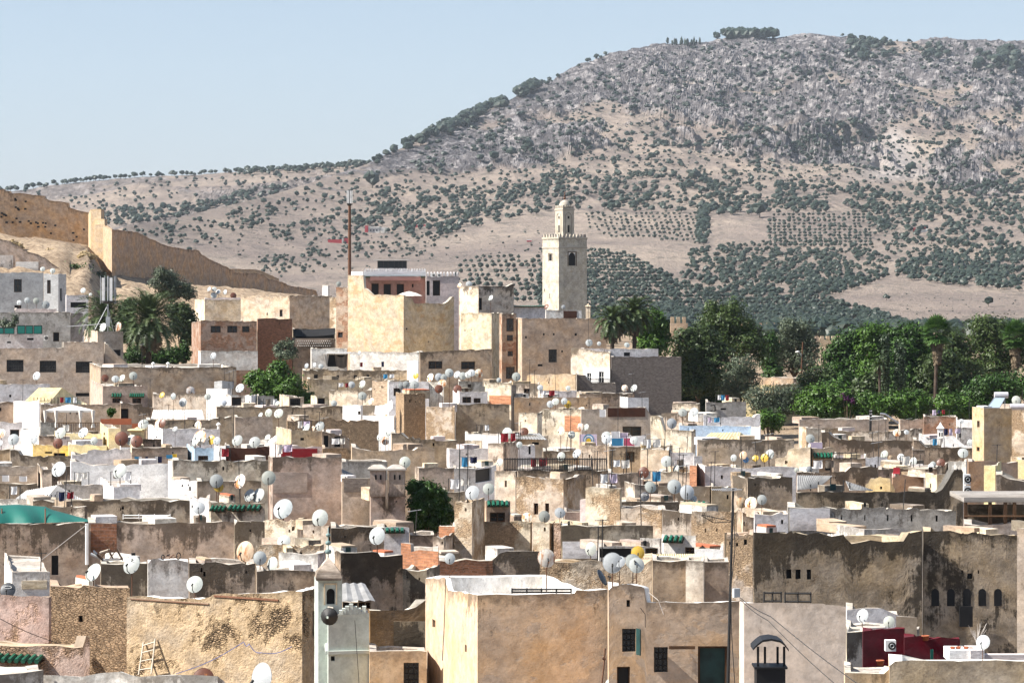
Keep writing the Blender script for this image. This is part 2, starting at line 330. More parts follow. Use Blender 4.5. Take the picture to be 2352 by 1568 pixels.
D0 = 1490.; sky_y = np.interp(mpx, _sx, _sy); rd = np.interp(mpx, _rx, _ry); zr = (HY - sky_y) / F * rd; z0 = -(752 - HY) / F * D0
def relief(mpx, T, rd, zr, z0, rockbase, seed):
    PX, TT = np.meshgrid(mpx, T, indexing='ij'); D0c = np.broadcast_to(D0, mpx.shape)[:, None]; D = D0c + (rd[:, None] - D0c) * TT; X = (PX - CX) / F * D
    tc = np.clip(TT, 0, 1); f = .33 * tc + .67 * tc ** 2.15
    z0c = np.broadcast_to(z0, mpx.shape)[:, None]; Z = z0c + (zr[:, None] - z0c) * f - np.maximum(0, TT - 1) * 900
    py = HY - Z / D * F
    edge = np.sin(np.clip(tc, 0, 1) * math.pi) ** .5 * smooth(0, .08, tc)
    n1 = fbm(X / 420. + seed, D / 900., 4, .5) - .5
    gul = fbm(X / 95. + D / 500., D / 420. + seed, 5, .55, True)
    rk = smooth(.45, .58, (fbm(X / 170. + 3, D / 260. + seed, 5, .62) - .5) * 1.35 + .5 + rockbase(PX, py))
    fine = fbm((X + .55 * D) / 30., (D - .3 * X) / 60. + 5, 5, .66, True); fin2 = fbm((X + .5 * D) / 10. + 7, (D - .3 * X) / 26., 4, .62, True)
    crag = fbm((X + .35 * D) / 120. + 11, (D - .2 * X) / 210., 5, .6, True)
    s = np.clip(zr[:, None] / 300., .15, 1.4)
    Z = Z + edge * (n1 * 46 * s * tc + (gul - .62) * 34 * s * tc ** 1.2) + (edge * .75 + .25 * (tc > .5)) * rk * ((crag - .62) * 62 + (fine - .6) * 17 + (fin2 - .6) * 5) * s
    Z = Z + (fbm(X / 14., D / 20., 3, .5) - .5) * 1.2 * edge
    return PX, D, Z, rk
def rockbase(px, py):
    r = -.16 + .30 * smooth(430, 250, py) + .16 * np.exp(-((px - 1030) / 190) ** 2 - ((py - (400 - (px - 830) * .33)) / 42) ** 2)
    r += .26 * np.exp(-((px - 1890) / 120) ** 2 - ((py - 315) / 40) ** 2) + .2 * np.exp(-((px - 2270) / 110) ** 2 - ((py - 270) / 38) ** 2)
    r -= .3 * smooth(425, 475, py)
    return r - .22 * np.exp(-((px - 2080) / 60) ** 2 - ((py - 370) / 70) ** 2)
PX, MD, MZ, ROCK = relief(mpx, T, rd, zr, z0, rockbase, 0.)
MPY = HY - MZ / MD * F
# quarry face: a bite with a steep back wall, and the pale scree fan beside it
q = np.exp(-((PX - 1900) / 95) ** 4 - ((MPY - 330) / 34) ** 4); MZ -= q * 20 * (1 + .5 * (fbm(PX / 18., MPY / 60., 4, .6, True) - .5)); ROCK = np.maximum(ROCK, q * .9)
SCREE = np.clip(np.exp(-((PX - 2055 - (MPY - 330) * .1) / (28 + np.maximum(0, MPY - 300) * .55)) ** 2) * smooth(275, 320, MPY) * smooth(425, 400, MPY), 0, 1)
MPY = HY - (MZ) / MD * F; MZW = MZ + EYE
t = NT('hillside'); c = t.n('TexCoord').outputs['Object']
at = t.n('Attribute', {'attribute_name': 'rock'}).outputs['Fac']; sc = t.n('Attribute', {'attribute_name': 'scree'}).outputs['Fac']
a = t.noise(c, .006, 6, .6); b = t.noise(c, .06, 6, .7); d = t.noise(c, .32, 4, .7); dg = t.n('Mapping', Vector=c, Rotation=(0, 0, .6), Scale=(.075, .028, .075)); cr_ = t.noise(dg.outputs[0], 1., 7, .75)
stripe = t.noise(t.mapv(c, (.004, .07, .05)).outputs[0], 1., 5, .6)
soil = t.mix(t.ramp(a.outputs[0], .38, .62), (.16, .13, .112), (.27, .22, .175)); soil = t.mix(t.ramp(stripe.outputs[0], .42, .66, 0., .6), soil, (.215, .168, .142))
soil = t.mix(t.ramp(b.outputs[0], .52, .72, 0, .55), soil, (.115, .092, .082))
rock = t.mix(t.ramp(b.outputs[0], .38, .62), (.06, .056, .062), (.23, .214, .215)); rock = t.mix(t.ramp(d.outputs[0], .5, .7, 0., .6), rock, (.36, .33, .305))
rock = t.mix(t.ramp(cr_.outputs[0], .56, .47, 0., .8), rock, (.045, .04, .043)); rock = t.mix(t.ramp(cr_.outputs[0], .55, .66, 0., .7), rock, (.33, .30, .28)); soil = t.mix(t.ramp(cr_.outputs[0], .47, .36, 0., .75), soil, (.075, .068, .055)); col = t.mix(at, soil, rock); col = t.mix(t.math('MULTIPLY', sc, .8), col, t.mix(t.ramp(d.outputs[0], .4, .65), (.27, .24, .225), (.37, .335, .31)))
MATS['hillside'] = t.done(col, .97, t.math('ADD', b.outputs[0], d.outputs[0]), .9, 4.)
tag(grid_mesh('mountain', mpx, MD, MZW, 'hillside', {'rock': ROCK, 'scree': SCREE}, False), kind='structure')
# far ridge behind the mountain's left shoulder
hpx = np.arange(-700, 1300, 4.); hsy = np.interp(hpx, [-700, -300, 0, 60, 100, 200, 300, 450, 600, 760, 840, 1000, 1300], [470, 452, 441, 434, 427, 415, 407, 400, 392, 382, 375, 372, 380])
D0s = D0; D0 = np.interp(hpx, _rx, _ry) + 90; hrd = np.maximum(4300., D0 + 500); hz = (HY - hsy) / F * hrd; hz0 = (HY - np.interp(hpx, _sx, _sy) - 45) / F * D0
def hrock(px, py): return -.14 + .14 * smooth(500, 430, py)
HT = np.concatenate([np.linspace(0, 1, 170), [1.02, 1.08, 1.3]])
HPX, HD, HZ, HROCK = relief(hpx, HT, hrd, hz, hz0, hrock, 40.); D0 = D0s
HPY = HY - HZ / HD * F
tag(grid_mesh('hills', hpx, HD, HZ + EYE, 'hillside', {'rock': HROCK * .6, 'scree': HROCK * 0}, False), kind='structure')

# ---------------------------------------------------------------- trees of the mountainside
def blob_proto(seed, kind='olive'):
    r = np.random.default_rng(seed); import bmesh
    V, Q, mi = [], [], []
    bl = {'olive': [(0, 0, .62, .5, .38), (r.uniform(-.28, .28), r.uniform(-.25, .25), .5, .36, .3), (r.uniform(-.25, .25), r.uniform(-.2, .2), .74, .3, .26)],
          'bush': [(0, 0, .3, .5, .36), (r.uniform(-.3, .3), r.uniform(-.3, .3), .22, .36, .28)],
          'pine': [(0, 0, .52, .5, .42), (.2, 0, .42, .4, .36), (-.22, .1, .6, .36, .34)],
          'cypress': [(0, 0, .55, .17, .5), (0, 0, .35, .2, .33)]}[kind]
    for x, y, z, rx, rz in bl:
        bm = bmesh.new(); bmesh.ops.create_icosphere(bm, subdivisions=1 if kind != 'x' else 2, radius=1)
        o = len(V); j = r.normal(0, .17, (len(bm.verts), 3))
        for k, v in enumerate(bm.verts): p = v.co * (1 + j[k][0]); V.append((x + p.x * rx + j[k][1] * .12, y + p.y * rx, z + p.z * rz))
        for f in bm.faces: Q.append([o + v.index for v in f.verts]); mi.append(0)
        bm.free()
    o = len(V)
    for k in range(3): V.append((.045 * math.cos(2.09 * k), .045 * math.sin(2.09 * k), -.25)); V.append((.03 * math.cos(2.09 * k), .03 * math.sin(2.09 * k), .5))
    for k in range(3):
        a, b, c2, d2 = o + 2 * k, o + 2 * ((k + 1) % 3), o + 2 * ((k + 1) % 3) + 1, o + 2 * k + 1; Q += [[a, b, c2], [a, c2, d2]]; mi += [1, 1]
    return np.array(V, np.float32), np.array(Q, np.int32), np.array(mi, np.int32)
PROTO = {k: [blob_proto(100 * i + s, k) for s in range(6)] for i, k in enumerate(('olive', 'bush', 'pine', 'cypress'))}
def inside(poly, x, y):
    c = np.zeros(x.shape, bool); n = len(poly)
    for i in range(n):
        (x1, y1), (x2, y2) = poly[i], poly[(i + 1) % n]
        if y1 != y2: c ^= ((y1 > y) != (y2 > y)) & (x < (x2 - x1) * (y - y1) / (y2 - y1) + x1)
    return c
def terrain_at(px, py, mpx, MD, MZ, PYc):
    i = int(np.clip(round((px - mpx[0]) / (mpx[1] - mpx[0])), 0, len(mpx) - 1)); col = PYc[i]; dd = MD[i][:len(col)]
    d = float(np.interp(-py, -col, dd)); return d
NV = 430
MPYc = np.minimum.accumulate(MPY[:, :NV], axis=1) - np.arange(NV) * 1e-5; HPYc = np.minimum.accumulate(HPY[:, :170], axis=1) - np.arange(170) * 1e-5
def zcol(px, d, mpx, MD, MZ): i = int(np.clip(round((px - mpx[0]) / (mpx[1] - mpx[0])), 0, len(mpx) - 1)); return float(np.interp(d, MD[i], MZ[i])) + EYE
trees = []   # (x, y, z, height, kind, zone, px, size in photo units)
def put(px, py, h, kind, zone, far=False):
    a = (hpx, HD, HZ, HPYc) if far else (mpx, MD, MZ, MPYc)
    d = terrain_at(px, py, a[0], a[1], a[2], a[3]); z = zcol(px, d, a[0], a[1], a[2]); trees.append((K(px) * d, d, z, h, kind, zone, px, h / d * F))
def region(poly, dens, hs, zone, kind='olive', far=False, lattice=None, keep=1.):
    xs, ys = [p[0] for p in poly], [p[1] for p in poly]; x0, x1, y0, y1 = min(xs), max(xs), min(ys), max(ys)
    if lattice:
        lx, ly, sl = lattice; gx, gy = np.meshgrid(np.arange(x0 - 200, x1 + 200, lx), np.arange(y0, y1, ly)); gx = gx + (gy - y0) * sl; x, y = gx.ravel(), gy.ravel()
        x = x + RNG.normal(0, lx * .09, x.shape); y = y + RNG.normal(0, ly * .09, y.shape); k = RNG.random(x.shape) < keep; x, y = x[k], y[k]
    else:
        n = int((x1 - x0) * (y1 - y0) * dens); x = RNG.uniform(x0, x1, n); y = RNG.uniform(y0, y1, n)
        k = fbm(x / 45. + 9, y / 22., 3) > RNG.uniform(.12, .64, n); x, y = x[k], y[k]
    k = inside(poly, x, y); x, y = x[k], y[k]
    for a, b in zip(x, y):
        u = RNG.random(); put(a, b, (hs[0] + (hs[1] - hs[0]) * u ** 1.7) * (.84 if lattice is None else 1.), kind if kind != 'mixed' else ('olive' if RNG.random() < .55 else 'bush'), zone, far)
Z1 = 'dark olive tree among the loose groves on the middle slope of the mountain'
Z2 = 'low dark scrub bush on the dry upper slope of the mountain'
Z3 = 'round olive tree in the dense terraced grove at the foot of the mountain'
Z4 = 'small olive tree planted in the regular orchard rows on the mountainside'
Z5 = 'dark tree among the rocks and ridge line of the mountain'
Z6 = 'small dark tree on the far low ridge behind the ramparts'
Z7 = 'lone tree or bush on the pale straw slope below the groves'
region([(560, 480), (700, 440), (840, 392), (1000, 375), (1250, 400), (1250, 480), (900, 520), (620, 520), (480, 530)], .0075, (3.5, 8), Z1)
region([(870, 440), (1250, 420), (1270, 485), (1010, 545), (860, 530), (800, 500)], .0125, (4.5, 9), Z1)
region([(1245, 395), (1700, 400), (1900, 440), (1900, 482), (1600, 492), (1330, 484), (1240, 470)], .0145, (4.5, 9.5), Z1)
region([(1150, 325), (2352, 325), (2352, 440), (1900, 440), (1250, 415)], .0135, (2.2, 8), Z2, 'mixed')
region([(900, 400), (1000, 320), (1400, 140), (1650, 95), (2352, 108), (2352, 330), (1100, 345)], .0125, (2.4, 10), Z2, 'bush')
region([(1890, 440), (2352, 415), (2352, 590), (2060, 560), (1980, 500)], .0165, (4.5, 9), Z1)
region([(2060, 588), (2352, 578), (2352, 672), (2200, 657), (2060, 642)], .029, (4, 6.5), Z3)
region([(1235, 640), (1260, 585), (1347, 572), (1450, 588), (1560, 648), (1700, 688), (1900, 690), (2085, 742), (1950, 756), (1235, 756)], 0, (3.1, 4.5), Z3, lattice=(9.2, 7.6, .25), keep=.95)
region([(1500, 700), (2050, 725), (2090, 756), (1500, 756)], .036, (3, 5), Z3)
region([(1595, 572), (2040, 580), (2040, 640), (1880, 690), (1700, 688), (1560, 640)], .027, (3.4, 6), Z3)
region([(1055, 603), (1130, 588), (1250, 583), (1250, 705), (1030, 690)], 0, (3.2, 4.6), Z4, lattice=(15.5, 11., .3), keep=.93)
region([(1345, 488), (1600, 487), (1625, 563), (1400, 548), (1345, 520)], 0, (2.5, 4.), Z4, lattice=(12.5, 7.4, .35), keep=.86)
region([(1768, 493), (1990, 490), (2012, 572), (1758, 574)], 0, (3., 4.4), Z4, lattice=(11.5, 7., .06), keep=.92)
region([(2000, 500), (2080, 520), (2080, 575), (2012, 575)], .014, (3.5, 5.5), Z4)
region([(1600, 488), (1628, 488), (1628, 566), (1604, 566)], .045, (6, 9), Z1)
region([(1610, 440), (1900, 470), (1900, 495), (1620, 495)], .014, (6, 10), Z1)
region([(620, 520), (800, 505), (1050, 520), (1050, 552), (620, 560)], .012, (3.5, 6.5), Z1)
region([(700, 562), (1000, 556), (1010, 590), (700, 602)], .011, (3, 5), Z3)
region([(590, 592), (760, 588), (745, 627), (600, 632)], .015, (3, 5), Z3)
region([(480, 540), (1250, 530), (1250, 585), (1050, 600), (560, 650)], .0024, (1.5, 4), Z7, 'mixed')
region([(1620, 560), (2352, 556), (2352, 588), (1620, 592)], .012, (3, 5), Z1)
region([(2060, 672), (2352, 690), (2352, 750), (2110, 750)], .0045, (.7, 1.5), Z7, 'bush')
region([(300, 540), (600, 480), (600, 520), (450, 600)], .0030, (3, 6), Z1)
region([(265, 530), (470, 505), (560, 492), (470, 560), (330, 570)], .007, (3.5, 6), Z3)
for px, py, h in ((855, 432, 19), (1012, 390, 9), (1103, 372, 10), (1135, 372, 14), (1174, 362, 14), (1213, 346, 15), (1497, 368, 10), (1510, 362, 9), (1745, 500, 15), (1595, 418, 15), (2092, 398, 14), (2146, 402, 11), (2310, 410, 12), (1740, 312, 12), (1960, 292, 10), (2036, 690, 4), (2270, 704, 6), (1160, 352, 9), (2215, 560, 9), (2140, 560, 8)): put(px, py, h, 'olive', Z5 if py < 420 else Z1)
def ridge(x0, x1, n, h, kind='olive', dy=3., jit=4.):
    for i in range(n):
        px = RNG.uniform(x0, x1); put(px, float(np.interp(px, _sx, _sy)) + dy + abs(RNG.normal(0, jit)), RNG.uniform(*h), kind, Z5)
ridge(855, 905, 8, (7, 12)); ridge(925, 1000, 26, (9, 16), dy=3, jit=6); ridge(1000, 1090, 46, (9, 17), dy=2, jit=8); ridge(1090, 1180, 26, (9, 17), dy=1, jit=5); ridge(1180, 1235, 26, (10, 20), dy=1, jit=6); ridge(1235, 1400, 16, (4, 9), dy=1, jit=4)
ridge(1664, 1782, 34, (15, 21), 'pine', -1., 2.); ridge(1528, 1612, 20, (8, 15), 'cypress', -1., 2.); ridge(1643, 1650, 2, (12, 14), 'pine', 0, 1)
ridge(1950, 2010, 30, (10, 18), dy=8, jit=26); ridge(2000, 2060, 20, (8, 15), dy=8, jit=20); ridge(2100, 2180, 14, (8, 16), dy=10, jit=25); ridge(2240, 2300, 14, (10, 18), dy=20, jit=18); ridge(2290, 2340, 22, (12, 22), dy=25, jit=20); ridge(1800, 2352, 26, (3, 8), dy=1, jit=3)
for px in np.arange(-250, 850, 7.5):
    if RNG.random() < .86: put(px + RNG.uniform(-4, 4), float(np.interp(px, hpx, hsy)) + abs(RNG.normal(0, 2.)) + .5, RNG.uniform(5, 9.5), 'olive', Z6, True)
for px in np.arange(540, 850, 4.): put(px, float(np.interp(px, hpx, hsy)) + abs(RNG.normal(0, 8)) + 1, RNG.uniform(5, 10), 'olive', Z6, True)
region([(-200, 460), (100, 440), (400, 412), (840, 385), (690, 430), (560, 470), (280, 520), (-200, 520)], .006, (4, 8), Z6, 'olive', True)
region([(225, 488), (350, 478), (470, 462), (588, 440), (700, 415), (690, 428), (588, 462), (400, 508), (282, 520), (225, 520)], .02, (6, 11), Z6, 'olive', True)
for i in range(900):
    d_ = RNG.uniform(640, 1480); px = RNG.uniform(1180, 2500); gx_ = fbm(np.array([px / 60.]), np.array([d_ / 160.]), 3)[0]
    if gx_ > .44: trees.append((K(px) * d_, d_, float(ground_z(px, d_)), RNG.uniform(3, 5.5), 'olive', Z3, px, 0.))
trees.sort(key=lambda q: -q[7])
def assemble(lst, name, mats_by_kind):
    Vs, Qs, Ms, o = [], [], [], 0
    for i, (x, y, z, h, kind, zone, px, sz) in enumerate(lst):
        V, Q, mi = PROTO[kind][i % 6]; a = (i * 2.399) % 6.283; c, s = math.cos(a), math.sin(a); wd = 1.05 if kind != 'cypress' else .9
        R = np.stack([(V[:, 0] * c - V[:, 1] * s) * h * wd + x, (V[:, 0] * s + V[:, 1] * c) * h * wd + y, V[:, 2] * h + z], -1)
        Vs.append(R); Qs.append(Q + o); Ms.append(mi if kind not in ('pine', 'cypress') else np.where(mi == 0, 2, 1)); o += len(V)
    return np_mesh(name, np.concatenate(Vs), np.concatenate(Qs), ['hilltree', 'bark', 'pineridge'], mi=np.concatenate(Ms))
SH = {}
NAMES = {'olive': 'olive_tree', 'bush': 'scrub_bush', 'pine': 'pine_tree', 'cypress': 'cypress_tree'}
ZL = {'pine': 'flat topped pine in the clump on the mountain summit', 'cypress': 'thin cypress in the row on the mountain ridge'}
count = {}; rest = []
for i, tr in enumerate(trees):
    x, y, z, h, kind, zone, px, sz = tr
    if count.get(kind, 0) >= (290 if kind == 'olive' else 200): rest.append(tr); continue
    if kind == 'bush' and sz < 7.5: rest.append(tr); continue
    count[kind] = count.get(kind, 0) + 1
    key = (kind, i % 6)
    if key not in SH:
        V, Q, mi = PROTO[kind][i % 6]; o = np_mesh(NAMES[kind], V, Q, ['pineridge' if kind in ('pine', 'cypress') else 'hilltree', 'bark'], mi=mi); SH[key] = o
    else: o = SH[key].copy(); COL.objects.link(o)
    o.location = (x, y, z); o.scale = (h, h, h); o.rotation_euler.z = (i * 2.399) % 6.283
    lab = ZL.get(kind, zone)
    if kind == 'bush': lab = Z2 if zone != Z7 else 'low bush on the pale straw slope below the groves'
    tag(o, lab, 'tree' if kind != 'bush' else 'bush', lab.replace(' tree ', ' trees ').replace(' bush ', ' bushes '))
tag(assemble(rest, 'distant_trees', None), 'small olive trees and scrub scattered over the mountain', kind='stuff')

# houses and walls far up the slope
def far_box(name, label, cat, px0, px1, py0, py1, d, parts, group=None):
    s = d / F; root = thing(name, label, cat, (K((px0 + px1) / 2) * d, d, Zat(py1, d)), group)
    for nm, x0, x1, y0, y1, dep, mat in parts:
        m = MB(); m.box(P3(x0, y1, d - dep[0]), ((x1 - x0) * s, 0, 0), (0, dep[1], 0), (0, 0, (y1 - y0) * s)); m.build(nm, mat, root)
    return root
dm = terrain_at(875, 533, mpx, MD, MZ, MPYc)
far_box('farmhouse', 'white farmhouse with a red tower on the mountain slope', 'house', 838, 890, 517, 540, dm - 10, [('walls', 846, 872, 523, 541, (0, 9), 'whitestain'), ('roof', 844, 873, 521, 523, (.5, 10), 'whitepaint'), ('tower', 838, 845.5, 518, 541, (1, 6), 'redpaint'), ('annex', 874, 889, 522, 541, (0, 7), 'whitestain'), ('window', 850, 853, 527, 531, (.1, .3), 'black'), ('window', 857, 860, 527, 531, (.1, .3), 'black'), ('window', 864, 867, 527, 531, (.1, .3), 'black')])
dm = terrain_at(950, 522, mpx, MD, MZ, MPYc); far_box('boundary_wall', 'long red boundary wall above the white farmhouse', 'wall', 929, 978, 515, 524, dm - 8, [('panel', 929, 953, 519, 528, (0, .6), 'redpaint'), ('panel', 953.1, 978, 516, 526, (.2, .6), 'redpaint')])
dm = terrain_at(778, 557, mpx, MD, MZ, MPYc); far_box('boundary_wall', 'red boundary wall with a gatehouse beside the phone mast pole', 'wall', 753, 797, 545, 558, dm - 8, [('panel', 753, 785, 550, 560, (0, .8), 'redpaint'), ('gatehouse', 785.2, 790, 547, 560, (.5, 4), 'whitestain'), ('panel', 790.2, 800, 547, 560, (0, .8), 'redpaint')])
dm = terrain_at(2116, 531, mpx, MD, MZ, MPYc); far_box('farmhouse', 'pale farmhouse with red end wall among the mountain groves', 'house', 2099, 2131, 522, 535, dm - 8, [('walls', 2103, 2131, 525, 537, (0, 8), 'whitestain'), ('end_wall', 2099, 2103, 523, 537, (.3, 6), 'redpaint'), ('roof', 2115, 2126, 522, 525, (0, 5), 'redpaint')])
dm = terrain_at(1215, 555, mpx, MD, MZ, MPYc)
r = far_box('parked_bus', 'tiny red and white bus on the mountain track', 'bus', 1210, 1221, 550, 556, dm - 3, [('body', 1210, 1221, 552, 555.3, (0, 2.4), 'redpaint'), ('roof', 1210.5, 1220.5, 550.6, 552, (0, 2.4), 'whitepaint'), ('wheel', 1212, 1213.4, 555, 556.2, (.1, 2.5), 'black'), ('wheel', 1217.6, 1219, 555, 556.2, (.1, 2.5), 'black')])

# ---------------------------------------------------------------- air
hm = bpy.data.materials.new('haze'); hm.use_nodes = True; ht = hm.node_tree; ht.nodes.clear(); ho = ht.nodes.new('ShaderNodeOutputMaterial'); pv = ht.nodes.new('ShaderNodeVolumePrincipled')
pv.inputs['Color'].default_value = (.80, .90, 1., 1); pv.inputs['Density'].default_value = .000023; ht.links.new(pv.outputs[0], ho.inputs['Volume']); MATS['haze'] = hm
m = MB(); m.box((-2600, -60, 1), (5200, 0, 0), (0, 6900, 0), (0, 0, 540)); tag(m.build('haze', 'haze'), kind='stuff')
# ---------------------------------------------------------------- house kit
SL = 'slit'; HOUSES = []; rr = random.Random(5)
def lerp(a, b, u): return a + (b - a) * u
def interp_prof(pr, s):
    for (a, za), (b, zb) in zip(pr, pr[1:]):
        if s <= b: return za if b == a else lerp(za, zb, (s - a) / (b - a))
    return pr[-1][1]
def wall_face(m, A, B, prof, zb, holes=(), nrm=None, rough=.04, mat=0, step=.55, reveal=.16, seed=0):
    """upright wall A->B (2-D points) with an uneven top and real openings; prof [(s,z)], holes [(s0,s1,z0,z1)]; returns its top points"""
    A, B = Vector(A), Vector(B); L = (B - A).length; n = max(1, int(L / step)); r = random.Random(seed)
    ss = {0., 1.} | {i / n for i in range(n + 1)} | {s for s, _ in prof} | {s for h in holes for s in h[:2]}; ss = sorted(x for x in ss if 0 <= x <= 1)
    ss = [ss[0]] + [b for a, b in zip(ss, ss[1:]) if b - a > 1e-4]
    tz = {s: interp_prof(prof, s) + (r.uniform(-rough, rough) if 0 < s < 1 else 0) for s in ss}; uo = seed % 37 * 1.7; ztop = max(z for _, z in prof)
    P = lambda s, z: (lerp(A.x, B.x, s), lerp(A.y, B.y, s), z)
    for a, b in zip(ss, ss[1:]):
        mid = (a + b) / 2; cuts = sorted((h[2], h[3]) for h in holes if h[0] - 1e-6 <= mid <= h[1] + 1e-6); z = zb
        ua, ub = uo + a * L, uo + b * L; ta, tb = tz[a], tz[b]
        def seg(z0, z1a, z1b): m.face([P(a, z0), P(b, z0), P(b, z1b), P(a, z1a)], mat, [(ua, ta - z0), (ub, tb - z0), (ub, tb - z1b), (ua, ta - z1a)])
        for c0, c1 in cuts:
            if c0 > z: seg(z, c0, c0)
            z = max(z, c1)
        seg(z, ta, tb)
    if holes and nrm is not None:
        I = Vector((-nrm[0] * reveal, -nrm[1] * reveal, 0))
        for s0, s1, z0, z1 in holes:
            q = [Vector(P(s0, z0)), Vector(P(s1, z0)), Vector(P(s1, z1)), Vector(P(s0, z1))]
            for i in range(4):
                a, b = q[i], q[(i + 1) % 4]; m.face([a, a + I, b + I, b], mat, [(uo, 2), (uo + .2, 2), (uo + .2, 3), (uo, 3)])
    return [(lerp(A.x, B.x, s), lerp(A.y, B.y, s), tz[s]) for s in ss], [s for s in ss]
class House: pass
def house(label, xL, xC, xR, yt, d=None, mat='tan', roof='cement', prof=None, wins=(), a=38., b=None, dep=None, deck=None, zb=None, rough=.085, thick=.26, cat='house', name='house', back=None):
    if d is None: d = Dy(yt)
    if xC < -5: xL -= 260; xC -= 260                   # roofs that the frame cuts run on beyond it
    if xR > 2390 and xC < 2300: xR += 260
    dep = dep or (2.6 if d < 130 else 3.4 if d < 200 else 4.6 if d < 300 else 6.5); deck = deck if deck is not None else (.22 if d < 130 else .3 if d < 200 else .45)
    h = House(); h.label, h.xL, h.xC, h.xR, h.yt, h.d = label, xL, xC, xR, yt, d
    kc = K(xC); C = Vector((kc * d, d)); hasL, hasR = xC - xL > 3.9, xR - xC > 3.9
    a0, b0 = a, b
    if b is None: b = 26. if hasL else 5.
    if hasL and hasR and name == 'house':
        wl, wr = (xC - xL) * d / F, (xR - xC) * d / F
        if wl < wr: a = max(a, min(78 if kc < 0 else 85, math.degrees(math.atan2(dep, wl))))
        else: b = max(b, min(76 if kc > 0 else 84, math.degrees(math.atan2(dep, wr))))
    a_, b_ = math.radians(a), math.radians(b); uL = Vector((-math.cos(a_), math.sin(a_))); uR = Vector((math.cos(b_), math.sin(b_)))
    if hasL: k = K(xL); tL = (C.x - k * d) / (math.cos(a_) + k * math.sin(a_))
    else: uL = Vector((kc - .012, 1)).normalized(); tL = dep
    if hasR: k = K(xR); tR = (k * d - C.x) / (math.cos(b_) - k * math.sin(b_))
    else: uR = Vector((kc + .012, 1)).normalized(); tR = dep
    Lp, Rp = C + uL * tL, C + uR * tR; Bp = Lp + Rp - C
    if hasL and hasR and uL.x * uR.y - uL.y * uR.x > 0: pass
    h.C, h.L, h.R, h.uL, h.uR, h.tL, h.tR = C, Lp, Rp, uL, uR, tL, tR; h.hasL, h.hasR = hasL, hasR
    zc = Zat(yt, d); zmin = float(ground_z(xC, d)) - .6 if zb is None else Zat(zb, d)
    def on(face, px):
        k = K(px)
        if face == 'L': t = (C.x - k * d) / (-uL.x + k * uL.y); return t / tL, d + uL.y * t
        t = (k * d - C.x) / (uR.x - k * uR.y); return t / tR, d + uR.y * t
    h.on = on
    pf = {'L': [(0., zc), (1., zc)], 'R': [(0., zc), (1., zc)]}
    if prof:
        for f in ('L', 'R'):
            pts = [(px, py) for px, py in prof if (px <= xC if f == 'L' else px >= xC)]
            if len(pts) >= 1:
                q = []
                for px, py in pts: s, dd = on(f, px); q.append((min(1, max(0, s)), Zat(py, dd)))
                q.sort(key=lambda e: e[0] + (0 if f == 'R' else 0))
                if f == 'L': q.sort(key=lambda e: e[0])
                if q[0][0] > 1e-3: q = [(0., q[0][1])] + q
                if q[-1][0] < .999: q = q + [(1., q[-1][1])]
                pf[f] = q
        if hasR and not hasL: pf['L'] = [(0., pf['R'][0][1]), (1., pf['R'][0][1])]
        if hasL and not hasR: pf['R'] = [(0., pf['L'][0][1]), (1., pf['L'][0][1])]
    h.pf = pf; zL, zR = pf['L'][-1][1], pf['R'][-1][1]
    low = min(min(z for _, z in pf['L']), min(z for _, z in pf['R'])); dz = low - deck; h.deck = dz; h.low = low
    root = thing(name, label, cat, (C.x, C.y, zmin)); h.root = root
    nL = Vector((uL.y, -uL.x)); nL = nL if nL.dot(uR) < 0 else -nL; nR = Vector((uR.y, -uR.x)); nR = nR if nR.dot(uL) < 0 else -nR; h.nL, h.nR = nL, nR
    if not wins and name == 'house' and 110 < d < 360 and xR - xL > 40 and rr.random() < .45:
        f0, f1 = (xC, xR) if xR - xC > xC - xL else (xL, xC); wins = []
        for q in range(rr.choice([1, 1, 2, 3])): x0 = lerp(f0, f1, rr.uniform(.1, .85)); y0 = yt + rr.uniform(9, 20); ww = rr.uniform(2.2, 5) * 190 / d; wins.append((x0, y0, x0 + ww, y0 + ww * rr.uniform(1.3, 2.2), SL))
    holes = {'L': [], 'R': []}; todo = []
    for wd in wins:
        x0, y0, x1, y1 = wd[:4]; kind = wd[4] if len(wd) > 4 else 'window'; f = 'L' if (x0 + x1) / 2 < xC or not hasR else 'R'
        s0, d0 = on(f, x0); s1, d1 = on(f, x1); s0, s1 = sorted((s0, s1)); dm_ = (d0 + d1) / 2; s0, s1 = max(.01, s0), min(.99, s1)
        z1, z0 = Zat(y0, dm_), Zat(y1, dm_); ztop = min(interp_prof(pf[f], s0), interp_prof(pf[f], s1)) - .03; z1 = min(z1, ztop); z0 = max(z0, zmin + .02)
        if z1 - z0 < .05 or s1 - s0 < 1e-3: continue
        if kind not in ('awning', 'patch'): holes[f].append((s0, s1, z0, z1))
        todo.append((f, s0, s1, z0, z1, kind, wd[5] if len(wd) > 5 else None))
    m = MB(); sd_ = rr.randrange(10 ** 6)
    tops = {}
    tops['L'] = wall_face(m, C, Lp, pf['L'], zmin, holes['L'], nL, rough, 0, seed=sd_); tops['R'] = wall_face(m, C, Rp, pf['R'], zmin, holes['R'], nR, rough, 0, seed=sd_ + 1)
    zb1 = lerp(dz + .04, min(zL, zR), rr.choice([0, 0, .15, .6])) if back is None else low + back; tops['LB'] = wall_face(m, Lp, Bp, [(0, zL), (.12, zb1), (1, zb1)], zmin, rough=rough, seed=sd_ + 2); tops['RB'] = wall_face(m, Rp, Bp, [(0, zR), (.12, zb1), (1, zb1)], zmin, rough=rough, seed=sd_ + 3)
    cen = (C + Bp) / 2
    def inn(P): v = P - cen; e = min(.45, thick * 1.5 / max(.3, v.length)); return P - v * e
    cor = {'L': (C, Lp), 'R': (C, Rp), 'LB': (Lp, Bp), 'RB': (Rp, Bp)}
